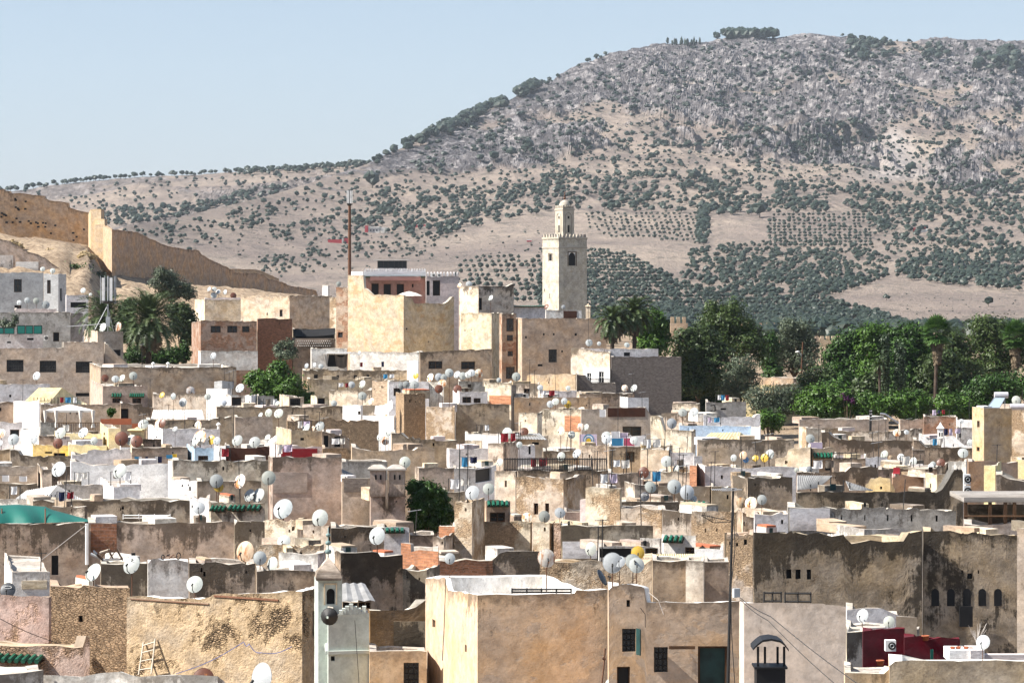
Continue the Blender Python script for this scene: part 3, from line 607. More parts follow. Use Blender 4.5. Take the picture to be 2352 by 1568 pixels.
    for e, (tp, ss) in tops.items():
        a0, b0 = map(inn, cor[e]); ip = [(lerp(a0.x, b0.x, s), lerp(a0.y, b0.y, s), tp[i][2] - .015) for i, s in enumerate(ss)]
        for i in range(len(tp) - 1):
            u0, u1 = ss[i] * 6, ss[i + 1] * 6
            m.face([tp[i], tp[i + 1], ip[i + 1], ip[i]], 1, [(u0, 1), (u1, 1), (u1, 1.3), (u0, 1.3)])
            m.face([ip[i], ip[i + 1], (*ip[i + 1][:2], dz - .05), (*ip[i][:2], dz - .05)], 1, [(u0, .1), (u1, .1), (u1, 1.), (u0, 1.)])
    m.build('walls', [mat, roof], root)
    m = MB(); ci = [inn(p) for p in (C, Rp, Bp, Lp)]; m.face([(p.x, p.y, dz) for p in ci], 0, [(p.x, p.y * .5 + 3) for p in ci]); m.build('roof', roof, root)
    for f, s0, s1, z0, z1, kind, arg in todo: opening(h, f, s0, s1, z0, z1, kind, arg)
    HOUSES.append(h); return h
def fpt(h, f, s, z, out=0.):
    E = h.L if f == 'L' else h.R; n = h.nL if f == 'L' else h.nR; return Vector((lerp(h.C.x, E.x, s) + n.x * out, lerp(h.C.y, E.y, s) + n.y * out, z))
def opening(h, f, s0, s1, z0, z1, kind, arg):
    p = lambda s, z, o=0.: fpt(h, f, s, z, o); L = h.tL if f == 'L' else h.tR; ds = lambda mtr: mtr / L
    if kind == 'awning':                                 # little roof of glazed tiles on the wall
        m = MB(); n = max(3, int((s1 - s0) * L / .22)); pr = .42
        m.face([p(s0, z1, .02), p(s1, z1, .02), p(s1, z0, pr), p(s0, z0, pr)], 1); m.face([p(s0, z1 - .08, .01), p(s0, z0 - .06, pr - .01), p(s1, z0 - .06, pr - .01), p(s1, z1 - .08, .01)], 1)
        m.face([p(s0, z0, pr), p(s1, z0, pr), p(s1, z0 - .06, pr - .01), p(s0, z0 - .06, pr - .01)], 1)
        for i in range(n):
            s = s0 + (i + .5) / n * (s1 - s0); m.tube([p(s, z1 + .02, .0), p(s, z0 + .02, pr + .03)], (s1 - s0) * L / n * .36, 6, 0)
        m.build('tiled_awning', [arg or 'greentile', 'darkwood'], h.root); return
    if kind == 'patch':
        m = MB(); m.box(p(s0, z0, -.05), p(s1, z0, -.05) - p(s0, z0, -.05), p(s0, z0, .035) - p(s0, z0, -.05), (0, 0, z1 - z0)); m.build('repair_patch', arg or 'brickmix', h.root); return
    rv = -.15
    if kind == 'slit':
        m = MB(); m.face([p(s0, z0, rv), p(s1, z0, rv), p(s1, z1, rv), p(s0, z1, rv)]); m.build('opening', 'black', h.root); return
    m = MB(); w_ = (s1 - s0) * L; t = min(.07, w_ * .1); fm = ('darkwood' if kind == 'door' else arg) or ('darkwood' if kind != 'white' else 'whitepaint')
    for a, b, c, e in ((s0, s1, z0, z0 + t), (s0, s1, z1 - t, z1), (s0, s0 + ds(t), z0 + t, z1 - t), (s1 - ds(t), s1, z0 + t, z1 - t)):
        m.box(p(a, c, rv + .01), p(b, c, rv + .01) - p(a, c, rv + .01), p(a, c, rv + .06) - p(a, c, rv + .01), (0, 0, e - c))
    if kind in ('window', 'white', 'grille'):
        n = {'window': 1, 'white': 1, 'grille': max(2, int(w_ / .22))}[kind]
        for i in range(n):
            s = s0 + (i + 1) / (n + 1) * (s1 - s0); m.tube([p(s, z0 + t, rv + .035), p(s, z1 - t, rv + .035)], .02 if kind == 'grille' else .03, 4)
        for q in range(1, 4 if kind == 'grille' else 2): z = lerp(z0, z1, q / (4 if kind == 'grille' else 2)); m.tube([p(s0, z, rv + .04), p(s1, z, rv + .04)], .02, 4)
    fr = m.build('door' if kind == 'door' else 'window', fm if kind != 'grille' else 'darkmetal', h.root)
    m = MB(); m.face([p(s0, z0, rv), p(s1, z0, rv), p(s1, z1, rv), p(s0, z1, rv)]); g = m.build('pane' if kind != 'door' else 'door_leaf', {'door': arg or 'black', 'white': 'darkglass'}.get(kind, 'darkglass'), h.root); g.parent = fr
def on_roof(h, px, off=.45):
    """a point on the parapet line of house h under px, set back by off; returns (x, y, z of roof deck, top of parapet, distance)"""
    f = 'L' if (px < h.xC and h.hasL) or not h.hasR else 'R'; s, dd = h.on(f, px); s = min(1, max(0, s)); d2 = dd + off
    return K(px) * d2, d2, h.deck, interp_prof(h.pf[f], s), d2
H = {}
def hs(key, label, *a, **k): H[key] = house(label, *a, **k); return H[key]
W = 'window'; G = 'grille'; DR = 'door'; SL = 'slit'; AW = 'awning'; WH = 'white'; PT = 'patch'
# ---- upper left, under the ramparts
hs('grey block', 'pale grey house with three dark windows below ramparts', -40, -38, 100, 626, 432, 'greyblue', wins=[(32, 641, 50, 671), (33, 701, 49, 720, DR)])
hs('grey wing', 'pale grey wing with narrow windows beside palms', 100.5, 134, 152, 629, 428, 'greyblue', a=12, b=40, wins=[(108, 643, 116.5, 674), (138, 662, 143, 691, SL)], dep=5)
hs('pale parapet', 'small pinkish white block between shrubs and palm', 151, 152, 203, 678, 420, 'lilac', wins=[(162, 694, 198, 706, SL)])
hs('greybrown', 'grey brown house with streaked wall under grey block', -40, -38, 162, 717, 392, 'grey', wins=[(122, 763, 136, 784, DR)], b=2)
hs('greybrown side', 'dark side wing right of the streaked wall', 162.5, 163, 190, 719, 394, 'grey', b=40)
hs('dish plinth', 'low pinkish plinth carrying four dishes', 34, 35, 130, 709, 396, 'palepink', zb=735)
hs('green panes', 'lilac terrace wall with green glazed screens', -40, -38, 98, 767, 375, 'lilac', wins=[(62, 776, 77, 781, SL), (16, 784, 25, 788, SL)])
hs('three window', 'mauve concrete house with three barred windows', -60, -58, 238, 785, 352, 'mauve', prof=[(-58, 799), (146, 799), (147, 785), (238, 785)], wins=[(15, 826, 54, 854, G), (91, 828, 129, 855, G), (174, 830, 212, 856, G), (174, 902, 205, 910, SL)], b=1)
hs('mast block', 'mauve stair block under the phone antenna mast', 193, 224, 283, 761, 358, 'mauve', wins=[(257, 803, 277, 817, SL)])
hs('long tan', 'long brown wall house behind green awnings', 206, 231, 543, 843, 322, 'brown', a=30, b=2)
hs('awning house', 'grey house with two green tiled awnings', 208, 236, 339, 886, 303, 'mauve', a=30, b=3, wins=[(258, 914, 277, 925), (304, 914, 324, 926), (256, 904, 280, 911, AW), (297, 904, 332, 911, AW)])
hs('ruined brick', 'ruined brown brick house with broken windows', 440, 461, 590, 735, 378, 'brickmix', a=32, b=4, prof=[(440, 741), (461, 736), (590, 738)], wins=[(484, 748, 507, 764), (522, 748, 545, 764), (556, 749, 573, 763)])
hs('red brick wing', 'bare red brick wing without windows', 590.5, 592, 671, 732, 382, 'brick', b=14)
hs('plaster ruin', 'peeling whitewashed wall under ruined brick house', 455, 461, 592, 806, 372, 'whitestain', b=3, zb=850)
hs('cream back', 'low cream house below seven clustered dishes', 447, 470, 554, 688, 445, 'cream', b=3)
hs('pink strip', 'pink tinted terrace wall behind the low cream house', 470, 471, 560, 684, 449, 'palepink', b=3)
hs('cream cube', 'cream house with dark blank right wall', 553, 665, 762, 679, 430, 'cream', a=28, b=24, wins=[(642, 711, 649, 727, SL), (612, 718, 615, 724, SL)])
hs('cream sliver', 'narrow cream wall beside brick pier', 757, 772, 776, 683, 424, 'creamrub', a=30)
hs('pale hut', 'small whitish rooftop hut left of the pole', 740, 753, 757, 655, 455, 'whitestain', a=35)
hs('brick pier', 'pinkish brick pier with whitewashed foot', 772, 799, 801, 660, 412, 'brickmix', a=30, wins=[(776, 763, 787, 775, SL)])
hs('big cream', 'large cream house with blank sunlit wall', 799, 927, 1043, 678, 398, 'creamwarm', a=38, b=27, prof=[(799, 632), (834, 632), (837, 661), (857, 677), (927, 677), (945, 684), (952, 696), (1023, 697), (1039, 681), (1043, 681)], wins=[(932, 753, 936, 757, SL), (799 + 184, 783, 986, 786, SL)], deck=.9)
hs('pink terrace', 'pink terrace house with white crenellations', 803, 835, 977, 634, 413, 'pink', a=30, b=6, wins=[(853, 651, 870, 681, DR), (881, 652, 898, 681, DR), (911, 652, 928, 681, DR), (946, 652, 950, 660, SL)])
hs('pale pink wing', 'pale pink wing with a tall dark door', 977.5, 979, 1054, 634, 410, 'palepink', b=4, wins=[(979, 645, 987, 678, SL), (994, 644, 1011, 679, DR)])
hs('curved tan', 'tan house with curved parapet behind three dishes', 1024, 1099, 1180, 657, 428, 'creamstain', a=26, b=14, prof=[(1024, 648), (1033, 648), (1045, 657), (1099, 657), (1165, 658), (1180, 649)], wins=[(1097.5, 684, 1107, 712, DR)])
hs('front cream', 'cream house block right of dark gap', 1059, 1129, 1149, 719, 391, 'cream', a=28, b=35, wins=[(1067, 757, 1069, 761, SL), (1082, 756, 1084, 758, SL)])
hs('brick shaft', 'slim brown brick tower with stacked dark windows', 1147, 1153, 1186, 720, 388, 'brickmix', a=25, b=8, wins=[(1163, 731, 1180, 761), (1164, 769, 1178, 783), (1166, 806, 1178, 818), (1162, 842, 1182, 870)])
hs('minaret house', 'tall tan house with one barred window below minaret', 1185, 1199, 1393, 731, 384, 'tan', a=26, b=2, wins=[(1260, 802, 1279, 832, G), (1206, 772, 1210, 777, SL), (1247, 765, 1251, 770, SL), (1270, 765, 1274, 770, SL), (1320, 765, 1325, 771, SL), (1289, 804, 1293, 809, SL), (1235, 836, 1246, 841, SL)])
hs('white roofroom', 'white house with green tiled edge before minaret', 1130, 1131, 1254, 702, 432, 'lilac', b=2, wins=[(1131, 699, 1253, 704, AW)])
hs('white box', 'white rooftop box with a rust brown panel', 1253, 1254, 1336, 712, 395, 'whitestain', zb=736, b=2, wins=[(1294, 714, 1325, 731, PT, 'rustsheet')])
hs('white windows', 'cream stained house end above the white balcony block', 1311, 1401, 1403, 803, 344, 'creamstain', a=32, prof=[(1311, 799), (1337, 800), (1401, 810)])
hs('balcony block', 'white balcony block with two tall paned windows', 1340, 1401, 1403, 846, 341, 'white', a=30, wins=[(1348, 856, 1358, 876, WH), (1375, 853, 1387, 880, WH)], rough=.01)
hs('dark brick', 'large dark grey brick house with a blank wall', 1402, 1404, 1565, 819, 341.5, 'greybrick', b=6)
hs('hillside ruin', 'ruined dark wall with white plaster patches on the slope', -22, -20, 142, 575, 470, 'mauvestain', b=3, prof=[(-20, 546), (20, 553), (45, 566), (60, 576), (100, 590), (142, 620)], wins=[(0, 586, 30, 622, PT, 'whitestain'), (36, 601, 88, 624, PT, 'whitestain')])
hs('stair flank', 'mauve stair flank sloping down towards the palms', 238.5, 240, 302, 800, 355, 'mauve', b=4, prof=[(240, 788), (248, 793), (302, 845)])
hs('roof lilac', 'lilac white terrace wall above dark brick house', 1336, 1337, 1512, 801, 350, 'lilac', b=2, wins=[(1433, 809, 1447, 818, SL)])
hs('tan low', 'ochre house with a blank wall below minaret', 1210, 1322, 1324, 859, 328, 'ochre', a=32, prof=[(1210, 863), (1218, 860), (1322, 859)])
hs('brick low', 'low brown brick wall stepping down beside ochre wall', 1324.5, 1326, 1415, 860, 331, 'greybrick', b=3, prof=[(1326, 860), (1342, 860), (1358, 879), (1415, 880)])
# ---- row from the palms to the middle
hs('tarp shed', 'black tarp shed with a pierced brick parapet', 671, 673, 770, 755, 389, 'darkstain', b=2, wins=[(678, 762, 768, 777, SL)])
hs('dark alley', 'dark brown wall below the pierced parapet', 670, 672, 771, 778, 384, 'brown', b=2)
hs('awning terrace', 'whitewashed terrace with sagging cloth awning', 714, 715, 797, 800, 358, 'whitestain', b=3, wins=[(752, 814, 796, 842, SL)])
hs('white streaked', 'white streaked wall below the big cream house', 804, 962, 964, 809, 366, 'whitestain', a=15)
hs('dark twin', 'dark brown house with two wide black windows', 963, 965, 1130, 806, 358, 'brown', b=3, wins=[(984, 829, 1016, 847), (1059, 830, 1091, 848)], prof=[(965, 808), (1130, 801)])
hs('white pier', 'white rendered pier beside yellow dish', 935, 960, 963, 829, 338, 'white', a=25)
hs('long slot', 'long brown wall with five small openings', 694, 696, 935, 850, 342, 'brown', b=2, wins=[(721, 860, 730, 869, SL), (773, 861, 779, 868, SL), (812, 861, 820, 869, SL), (842, 860, 848, 867, SL), (896, 861, 902, 869, SL)])
hs('long foot', 'long tan wall under the slotted wall', 704, 706, 940, 872, 336, 'tan', b=2, prof=[(706, 870), (940, 872)])
hs('cream beyond', 'stained cream garden wall right of fig bush', 756, 853, 855, 896, 314, 'creamstain', a=22)
hs('block tower', 'pale block tower of bare cream bricks', 855, 890, 912, 875, 308, 'lightbrick', a=28, b=20)
hs('lilac house', 'lilac house with a dark window behind dishes', 890, 892, 985, 877, 302, 'lilac', b=2, wins=[(904, 891, 921, 909), (951, 893, 968, 902)])
hs('white small', 'whitewashed block between dish clusters', 983, 1018, 1021, 877, 305, 'whitestain', a=30)
hs('grey lintel', 'grey stained house with a small black window', 1052, 1054, 1130, 876, 312, 'grey', b=3, wins=[(1074, 882, 1082, 890)])
hs('pale doors', 'lilac house with three shuttered openings', 1040, 1055, 1120, 899, 298, 'lilac', a=30, b=3, wins=[(1062, 911, 1082, 925), (1088, 914, 1104, 925)])
hs('half brick', 'cream house with orange brick lower half', 1114, 1174, 1177, 879, 300, 'creamstain', a=26, wins=[(1124, 908, 1174, 928, PT, 'orangeblock')])
hs('dark door strip', 'narrow dark brick wall under brick tower', 1148, 1150, 1186, 884, 309, 'greybrick', b=4)
hs('french window', 'cream hut with a small paned window', 1178, 1238, 1241, 882, 316, 'creamstain', a=25, wins=[(1203, 892, 1217, 910)])
hs('lilac parapet', 'white lilac parapet with three iron posts', 1237, 1239, 1327, 898, 309, 'lilac', b=2)
hs('brown front', 'brown roof wall in front of dark brick house', 1329, 1331, 1457, 904, 304, 'brown', b=2)
hs('ochre long', 'yellow ochre house under the paned hut', 1180, 1182, 1382, 913, 299, 'ochre', b=4)
hs('white cube', 'bright white rooftop cube in front of dark brickwork', 1424, 1442, 1490, 913, 293, 'white', a=30, b=10)
hs('graffiti', 'grey wall painted with a large black letter', 1619, 1622, 1714, 923, 302, 'grey', b=2, wins=[(1655, 937, 1668, 941, SL)])
hs('cream lean', 'cream lean-to beside the graffiti wall', 1544, 1602, 1608, 927, 305, 'creamstain', a=26)
hs('garden hut', 'flat roofed tan villa among the garden trees', 1716, 1822, 1892, 868, 405, 'tan', a=25, b=15, wins=[(1722, 881, 1742, 889), (1856, 862 + 13, 1864, 884)])
hs('garden roof', 'cream garden pavilion with long pale roof', 1700, 1780, 1840, 884, 398, 'yellowpale', a=20, b=10)
# ---- left: tents and yellow terraces
hs('lilac roof', 'lilac white house under a single dish', -30, -28, 115, 882, 300, 'lilac', b=2, wins=[(21, 906, 26, 912, SL)])
hs('white tall', 'bright white house beside the gazebo', 31, 90, 93, 922, 284, 'white', a=22)
hs('brown end', 'brown wall house at photo edge beside white house', -30, -28, 31, 924, 286, 'brown', b=2, wins=[(-10, 936, 3, 944, SL)])
hs('soot wall', 'sooty grey wall behind the white gazebo', 92, 94, 276, 929, 289, 'mauvestain', b=2)
hs('dark door', 'brown house with a tall black doorway', 275, 277, 352, 930, 285, 'brown', b=3, wins=[(276.5, 938, 295, 962, DR)], prof=[(277, 926), (326, 929), (328, 935), (352, 936)])
hs('cream streaked', 'cream streaked house under a yellow dish', 350, 352, 497, 904, 296, 'creamstain', b=-14)
hs('white tank room', 'white house with a grey metal water box', 474, 522, 532, 893, 288, 'white', a=25, b=30)
hs('speckled hut', 'white hut with a dark square doorway', 507, 531, 565, 908, 284, 'whitestain', a=28, b=4, wins=[(532, 912, 554, 931, DR)])
hs('white post', 'small white stair hut with slit opening', 563, 577, 590, 908, 282, 'white', a=25, b=8, wins=[(571, 921, 574, 926, SL)])
hs('hut arch', 'grey hut with an arched white doorframe', 590, 592, 630, 909, 284, 'grey', b=3, wins=[(597, 921, 605, 931, DR, 'whitepaint')])
hs('hut shutters', 'cream hut with two pale shutters', 642, 664, 698, 911, 284, 'cream', a=26, b=4, wins=[(666, 915, 690, 931, G)])
hs('hut black', 'cream hut with one black doorway', 714, 728, 755, 911, 284, 'cream', a=26, b=6, wins=[(730, 914, 746, 932, DR)])
hs('brown long', 'long brown wall under three small huts', 496, 498, 790, 934, 277, 'brown', b=2)
hs('white jumble', 'jumbled white terrace with a small window', 787, 828, 833, 931, 272, 'white', a=25, wins=[(822, 944, 831, 952)])
hs('cream dark', 'cream house below rust flecked dish', 833, 876, 880, 932, 274, 'creamstain', a=25)
hs('grey long', 'grey brown parapet wall under three dishes', 335, 337, 532, 963, 267, 'brown', b=2, prof=[(337, 964), (480, 964), (500, 958), (532, 957)])
hs('grey upright', 'grey plaster house beside bare branches', 537, 540, 626, 957, 256, 'mauve', b=3)
hs('lilac wall', 'mauve parapet house right of yellow turret', 340, 373, 505, 985, 257, 'lilac', a=26, b=3, wins=[(357, 1001, 362, 1006, SL)])
hs('planter wall', 'grey planter wall in front of gazebo', 92, 93, 126, 970, 268, 'grey', b=3)
hs('yellow terrace', 'yellow terrace wall under the gazebo', 125, 127, 233, 994, 262, 'yellowpale', b=-15)
hs('yellow cube', 'pale yellow cube house with a slit', 230, 249, 277, 983, 259, 'yellowpale', a=28, b=-12, wins=[(238, 993, 241, 1000, SL)])
hs('peach plinth', 'peach brick plinth below yellow terrace', 126, 128, 236, 1008, 256, 'palepink', b=3)
hs('lilac shed', 'lilac shed with a dark square door at photo edge', -20, -18, 51, 970, 266, 'lilac', b=3, wins=[(23, 986, 44, 1002, DR)])
hs('white flank', 'white wall behind a grey dish', 48, 92, 94, 986, 262, 'white', a=20)
hs('brown gap', 'brown sooty wall below the planter', 88, 90, 126, 1000, 258, 'brownstain', b=3)
hs('brown box', 'brown low box wall under the mauve parapet', 316, 328, 371, 1008, 250, 'brown', a=28, b=3)
hs('yellow low', 'low yellow house with dark slots', 74, 76, 170, 1022, 243, 'yellow', b=-16, wins=[(123, 1040, 150, 1047, SL), (103, 1037, 120, 1041, SL)])
hs('yellow lit', 'olive yellow sunlit wall with white roof edge', 155, 158, 245, 1021, 240, 'yellowpale', b=-14)
hs('striped lilac', 'lilac brick wall with sooty courses', 163, 165, 302, 1044, 228, 'lilac', b=2, prof=[(165, 1044), (200, 1043), (202, 1033), (276, 1030), (302, 1030)])
hs('white pyramid', 'small white tapering block over laundry', 276, 277, 301, 1027, 230, 'white', b=2)
hs('laundry wall', 'brown wall with laundry hanging before it', 301, 303, 431, 1028, 224, 'brown', b=2)
hs('turquoise', 'small turquoise house with a black window', 429, 447, 492, 1029, 222, 'blue', a=26, b=3, wins=[(455, 1046, 478, 1057)])
hs('white pillar', 'white pillar wall beside rusty sheets', 491, 518, 521, 1024, 220, 'white', a=20, wins=[(503, 1036, 505, 1048, SL)])
hs('rust sheet house', 'house clad in rust brown sheets', 519, 521, 626, 1027, 222, 'rustsheet', b=2)
hs('brown left', 'brown parapet with a plastered post', -20, -18, 24, 1031, 222, 'brown', b=2)
hs('rust low', 'low brown terrace with rusty strip', 22, 24, 163, 1036, 218, 'brownstain', b=2, prof=[(24, 1033), (34, 1031), (48, 1043), (100, 1048), (163, 1046)])
# ---- row y 950-1060, middle
hs('rubble pillar', 'tall rough rubble pillar house', 909, 928, 977, 904, 262, 'rubble', a=30, b=8, roof='clay')
hs('rubble cream', 'rough cream rubble wall beside the tall pillar', 978, 1044, 1047, 935, 257, 'creamrub', a=25, roof='clay')
hs('soot house', 'shaded house in dark brown with a hanging torn net', 1045, 1047, 1170, 928, 260, 'brown', b=3)  # brown plaster colour carries the shade on this front
hs('brown rubble', 'long brown rubble wall with ragged top', 658, 660, 870, 963, 238, 'rubble', b=2, rough=.16, prof=[(660, 966), (700, 962), (760, 962), (800, 966), (870, 966)], roof='clay')
hs('round hole', 'tan house with a dark round hole', 634, 669, 740, 989, 224, 'tan', a=26, b=3, wins=[(690, 1005, 698, 1011, SL)])
hs('open ruin', 'roofless dark ruin with gaps to the light', 738, 740, 803, 992, 222, 'brown', b=4, wins=[(744, 1000, 754, 1026, SL), (768, 1002, 782, 1026, SL)], prof=[(740, 991), (770, 996), (790, 999), (803, 1008)])
hs('awned cream', 'cream wall with striped cloth behind white dish', 598, 634, 637, 1010, 232, 'whitestain', a=24)
hs('white awning', 'white terrace with a slung white sheet', 833, 905, 909, 955, 266, 'white', a=22)
hs('dark curve', 'dark curved parapet house before rubble pillar', 898, 900, 1051, 998, 226, 'brown', b=2, prof=[(900, 994), (920, 995), (937, 1004), (960, 1007), (1051, 1012)])
hs('white terrace', 'white terrace house behind a large dish', 1069, 1070, 1150, 997, 230, 'white', b=-18)
hs('cream block', 'cream block under the white terrace', 1068, 1106, 1109, 1012, 224, 'cream', a=26)
hs('tan steps', 'tan parapet wall with a raised end', 806, 808, 998, 1034, 205, 'tan', b=2, prof=[(808, 1026), (820, 1032), (900, 1033), (950, 1032), (960, 1027), (998, 1027)])
hs('lilac low', 'lilac plastered terrace behind two aerials', 1026, 1032, 1124, 1030, 209, 'lilac', a=30, b=2)
hs('cream high', 'cream block with lilac right side', 1121, 1156, 1190, 1019, 206, 'creamstain', a=28, b=3)
hs('red awning house', 'house with a dark red awning', 619, 645, 740, 1026, 213, 'palepink', a=25, b=3, wins=[(645, 1030, 729, 1050, PT, 'redcloth')])
hs('brown ruin', 'brown rubble wall below the roofless ruin', 739, 741, 830, 1028, 210, 'rubble', b=3, prof=[(741, 1030), (800, 1030), (812, 1036), (830, 1060)], roof='clay')
# ---- row y 940-1060, right half
hs('lump cream', 'cream house with bulging sunlit wall', 1191, 1234, 1257, 948, 280, 'creamstain', a=28, b=10)
hs('brick patch', 'cream house with exposed orange bricks', 1245, 1335, 1338, 940, 272, 'creamstain', a=22, wins=[(1297, 955, 1334, 990, PT, 'orangeblock')])
hs('mauve centre', 'mauve house with rusty corrugated parapet', 1333, 1335, 1496, 943, 268, 'mauve', b=2, wins=[(1430, 979, 1473, 1002), (1396, 936.5, 1482, 957, PT, 'rustsheet')], prof=[(1335, 939), (1375, 940), (1395, 935), (1483, 935), (1496, 956)])
hs('cream wedge', 'cream house with a raised sloping corner', 1494, 1588, 1598, 990, 252, 'creamstain', a=24, prof=[(1494, 954), (1517, 956), (1526, 988), (1588, 989)])
hs('lilac dome', 'lilac parapet house before the olive trees', 1614, 1616, 1746, 953, 284, 'lilac', b=2, prof=[(1616, 952), (1624, 951), (1632, 958), (1732, 957), (1738, 950), (1746, 950)])
hs('pale low', 'pale cream wall under two white dishes', 1519, 1612, 1615, 950, 290, 'creamstain', a=18)
hs('blue wall', 'pale blue rooftop wall', 1559, 1561, 1726, 976, 272, 'blue', b=-12)
hs('white corner', 'white sunlit corner right of blue wall', 1725, 1746, 1749, 981, 269, 'white', a=25)
hs('big mauve', 'broad mauve wall house with stained top', 1600, 1602, 1824, 1009, 221, 'mauvestain', b=2)
hs('rug house', 'house with painted tiles and hanging rugs', 1398, 1404, 1484, 1000, 246, 'white', a=25, b=2)
hs('tented', 'small house under a tattered canopy', 1178, 1180, 1260, 1000, 250, 'cream', b=3, wins=[(1222, 1015, 1238, 1021, SL)])
hs('grey hut', 'grey white hut behind the iron railing', 1176, 1178, 1229, 1022, 222, 'lilac', b=3, wins=[(1214, 1025, 1219, 1043, SL)])
hs('long shed', 'low brown shed behind the iron railing', 1246, 1248, 1330, 1036, 214, 'brown', b=3)
hs('cream plain', 'plain cream house right of low shed', 1331, 1397, 1400, 1024, 212, 'cream', a=24)
hs('brown square', 'brown stained house with one square black window', 1396, 1399, 1472, 1025, 204, 'brown', b=3, wins=[(1436, 1037, 1458, 1061)])
hs('cream square', 'cream sunlit house right of square window', 1471, 1536, 1539, 1034, 200, 'cream', a=22)
hs('ochre strip', 'ochre strip house with bushy thatch', 1471, 1473, 1545, 1022, 214, 'ochre', b=3)
hs('mauve square', 'flat mauve house behind a tall dish', 1537, 1539, 1593, 1039, 201, 'lilac', b=2)
hs('mauve low', 'low mauve store below broad wall', 1592, 1594, 1613, 1047, 199, 'lilac', b=3)
hs('long mauve', 'long mauve wall at the garden edge', 1834, 1836, 2041, 963, 312, 'mauve', b=2)
hs('mauve end', 'mauve house end with curved pale roof', 2064, 2068, 2122, 963, 309, 'mauve', b=2)
hs('brick garden', 'brown brick house beside garden trees', 2120, 2122, 2198, 957, 306, 'brickmix', b=3)
hs('white right', 'white terrace beside the tower house', 2196, 2198, 2240, 963, 300, 'white', b=-15, wins=[(2202, 995, 2208, 1005, SL)])
hs('grey window', 'grey white house with a tiny black window', 2196, 2198, 2240, 982, 282, 'whitestain', b=3, wins=[(2203, 994, 2208, 1005, SL)])
hs('roof strip', 'cream terrace strip before long mauve wall', 1921, 2040, 2118, 990, 283, 'creamstain', a=10, b=6)
hs('cream arch', 'cream house with stained grey right wing', 1836, 1852, 1925, 982, 280, 'creamrub', a=28, b=4)
hs('stain curve', 'stained tan house with curved roofline', 1885, 1887, 2099, 1008, 258, 'brownstain', b=2, prof=[(1887, 993), (1905, 993), (1918, 1006), (1930, 1008), (2000, 1011), (2099, 1012)])
hs('white mosque', 'white plastered terrace around the small turret', 2110, 2112, 2236, 1003, 264, 'white', b=-15, prof=[(2112, 1000), (2125, 1001), (2132, 1012), (2170, 1001), (2190, 1001), (2215, 1022), (2236, 1024)])
hs('dark right', 'dark brown wall below the white terrace', 2096, 2098, 2236, 1028, 244, 'brownstain', b=2, prof=[(2098, 1010), (2110, 1012), (2124, 1027), (2236, 1028)])
hs('tower house', 'tall tan tower house carrying a solar heater', 2233, 2260, 2324, 937, 238, 'orange', a=26, b=8, wins=[(2244, 966, 2250, 981, SL), (2243, 1026, 2250, 1036, SL)])
hs('tower rubble', 'rough cream wing right of tower house', 2322, 2400, 2402, 937, 242, 'creamrub', a=24)
hs('fern kiosk', 'brick kiosk with a green tiled edge', 1862, 1866, 1917, 1029, 213, 'lightbrick', b=3, wins=[(1863, 1041, 1914, 1050, AW), (1895, 1071, 1908, 1080, SL)])
hs('cream kiosk', 'cream house left of the tiled kiosk', 1780, 1861, 1864, 1041, 212, 'cream', a=22, prof=[(1780, 1050), (1806, 1049), (1810, 1031), (1830, 1028), (1861, 1027)])
hs('lilac chimney', 'lilac block above the tiled kiosk', 1858, 1860, 1889, 1016, 232, 'lilaccloth', b=2)
hs('dark iron', 'dark wall with an iron rail beside kiosk', 1912, 1914, 1988, 1052, 207, 'brownstain', b=2)
hs('red strip', 'low terrace with a red painted edge', 1915, 1917, 1985, 1045, 214, 'palepink', b=2, zb=1055)
hs('mauve pair', 'mauve terrace behind a dish and grey tank', 1984, 1986, 2038, 1050, 211, 'lilac', b=2)
hs('cream shelf', 'pale shelf roof under two white dishes', 2036, 2038, 2120, 1064, 203, 'lilac', b=-10)
hs('dark post', 'dark brown pier with sunlit top', 2094, 2096, 2124, 1033, 216, 'brownstain', b=3)
hs('rough white', 'rough white pier beside orange house', 2178, 2219, 2222, 1060, 188, 'whitestain', a=25)
hs('long cream', 'cream stained roof wall under three dishes', 2030, 2140, 2182, 1075, 186, 'creamstain', a=12, b=6)
# ---- row y 1050-1200, left and middle
hs('big white', 'big white house with sooty parapet', 161, 163, 394, 1066, 190, 'white', b=1, prof=[(163, 1060), (180, 1062), (215, 1068), (394, 1064)], rough=.09)
hs('white fin', 'white sunlit fin wall at the big white house', 386, 396, 399, 1058, 186, 'white', a=20)
hs('grey stain', 'long grey stained wall behind orange dish', 396, 398, 622, 1057, 184, 'creamstain', b=2)
hs('white step', 'white stepped wall under the stained wall', 393, 395, 453, 1102, 180, 'white', b=-16)
hs('brown step', 'brown low wall with an iron bar', 451, 453, 600, 1105, 178, 'brown', b=2)
hs('brick edge', 'mauve wall with brick edge and washing line', -20, -18, 86, 1078, 194, 'mauve', b=2, prof=[(-18, 1072), (86, 1071)])
hs('chimney post', 'cream chimney post with a dark hollow', 85, 97, 119, 1078, 192, 'creamstain', a=28, b=6)
hs('dark wedge', 'dark brown wall behind a large dish', 118, 120, 162, 1070, 196, 'brown', b=2)
hs('dark low', 'low dark brown wall left of canopy', -20, -18, 86, 1110, 178, 'brown', b=2)
hs('grey mid', 'grey wall behind the corrugated canopy', 130, 133, 236, 1113, 179, 'grey', b=2)
hs('white mid', 'white box with a mauve front', 231, 261, 321, 1118, 172, 'lilac', a=28, b=3)
hs('white rim', 'whitewashed rim wall at photo edge', -20, 74, 77, 1147, 168, 'whitestain', a=8)
hs('long brown', 'long dark brown wall with a pale post', 74, 76, 436, 1150, 164, 'brownstain', b=1)
hs('white court', 'white courtyard wall behind a dish', 434, 481, 484, 1144, 168, 'white', a=20)
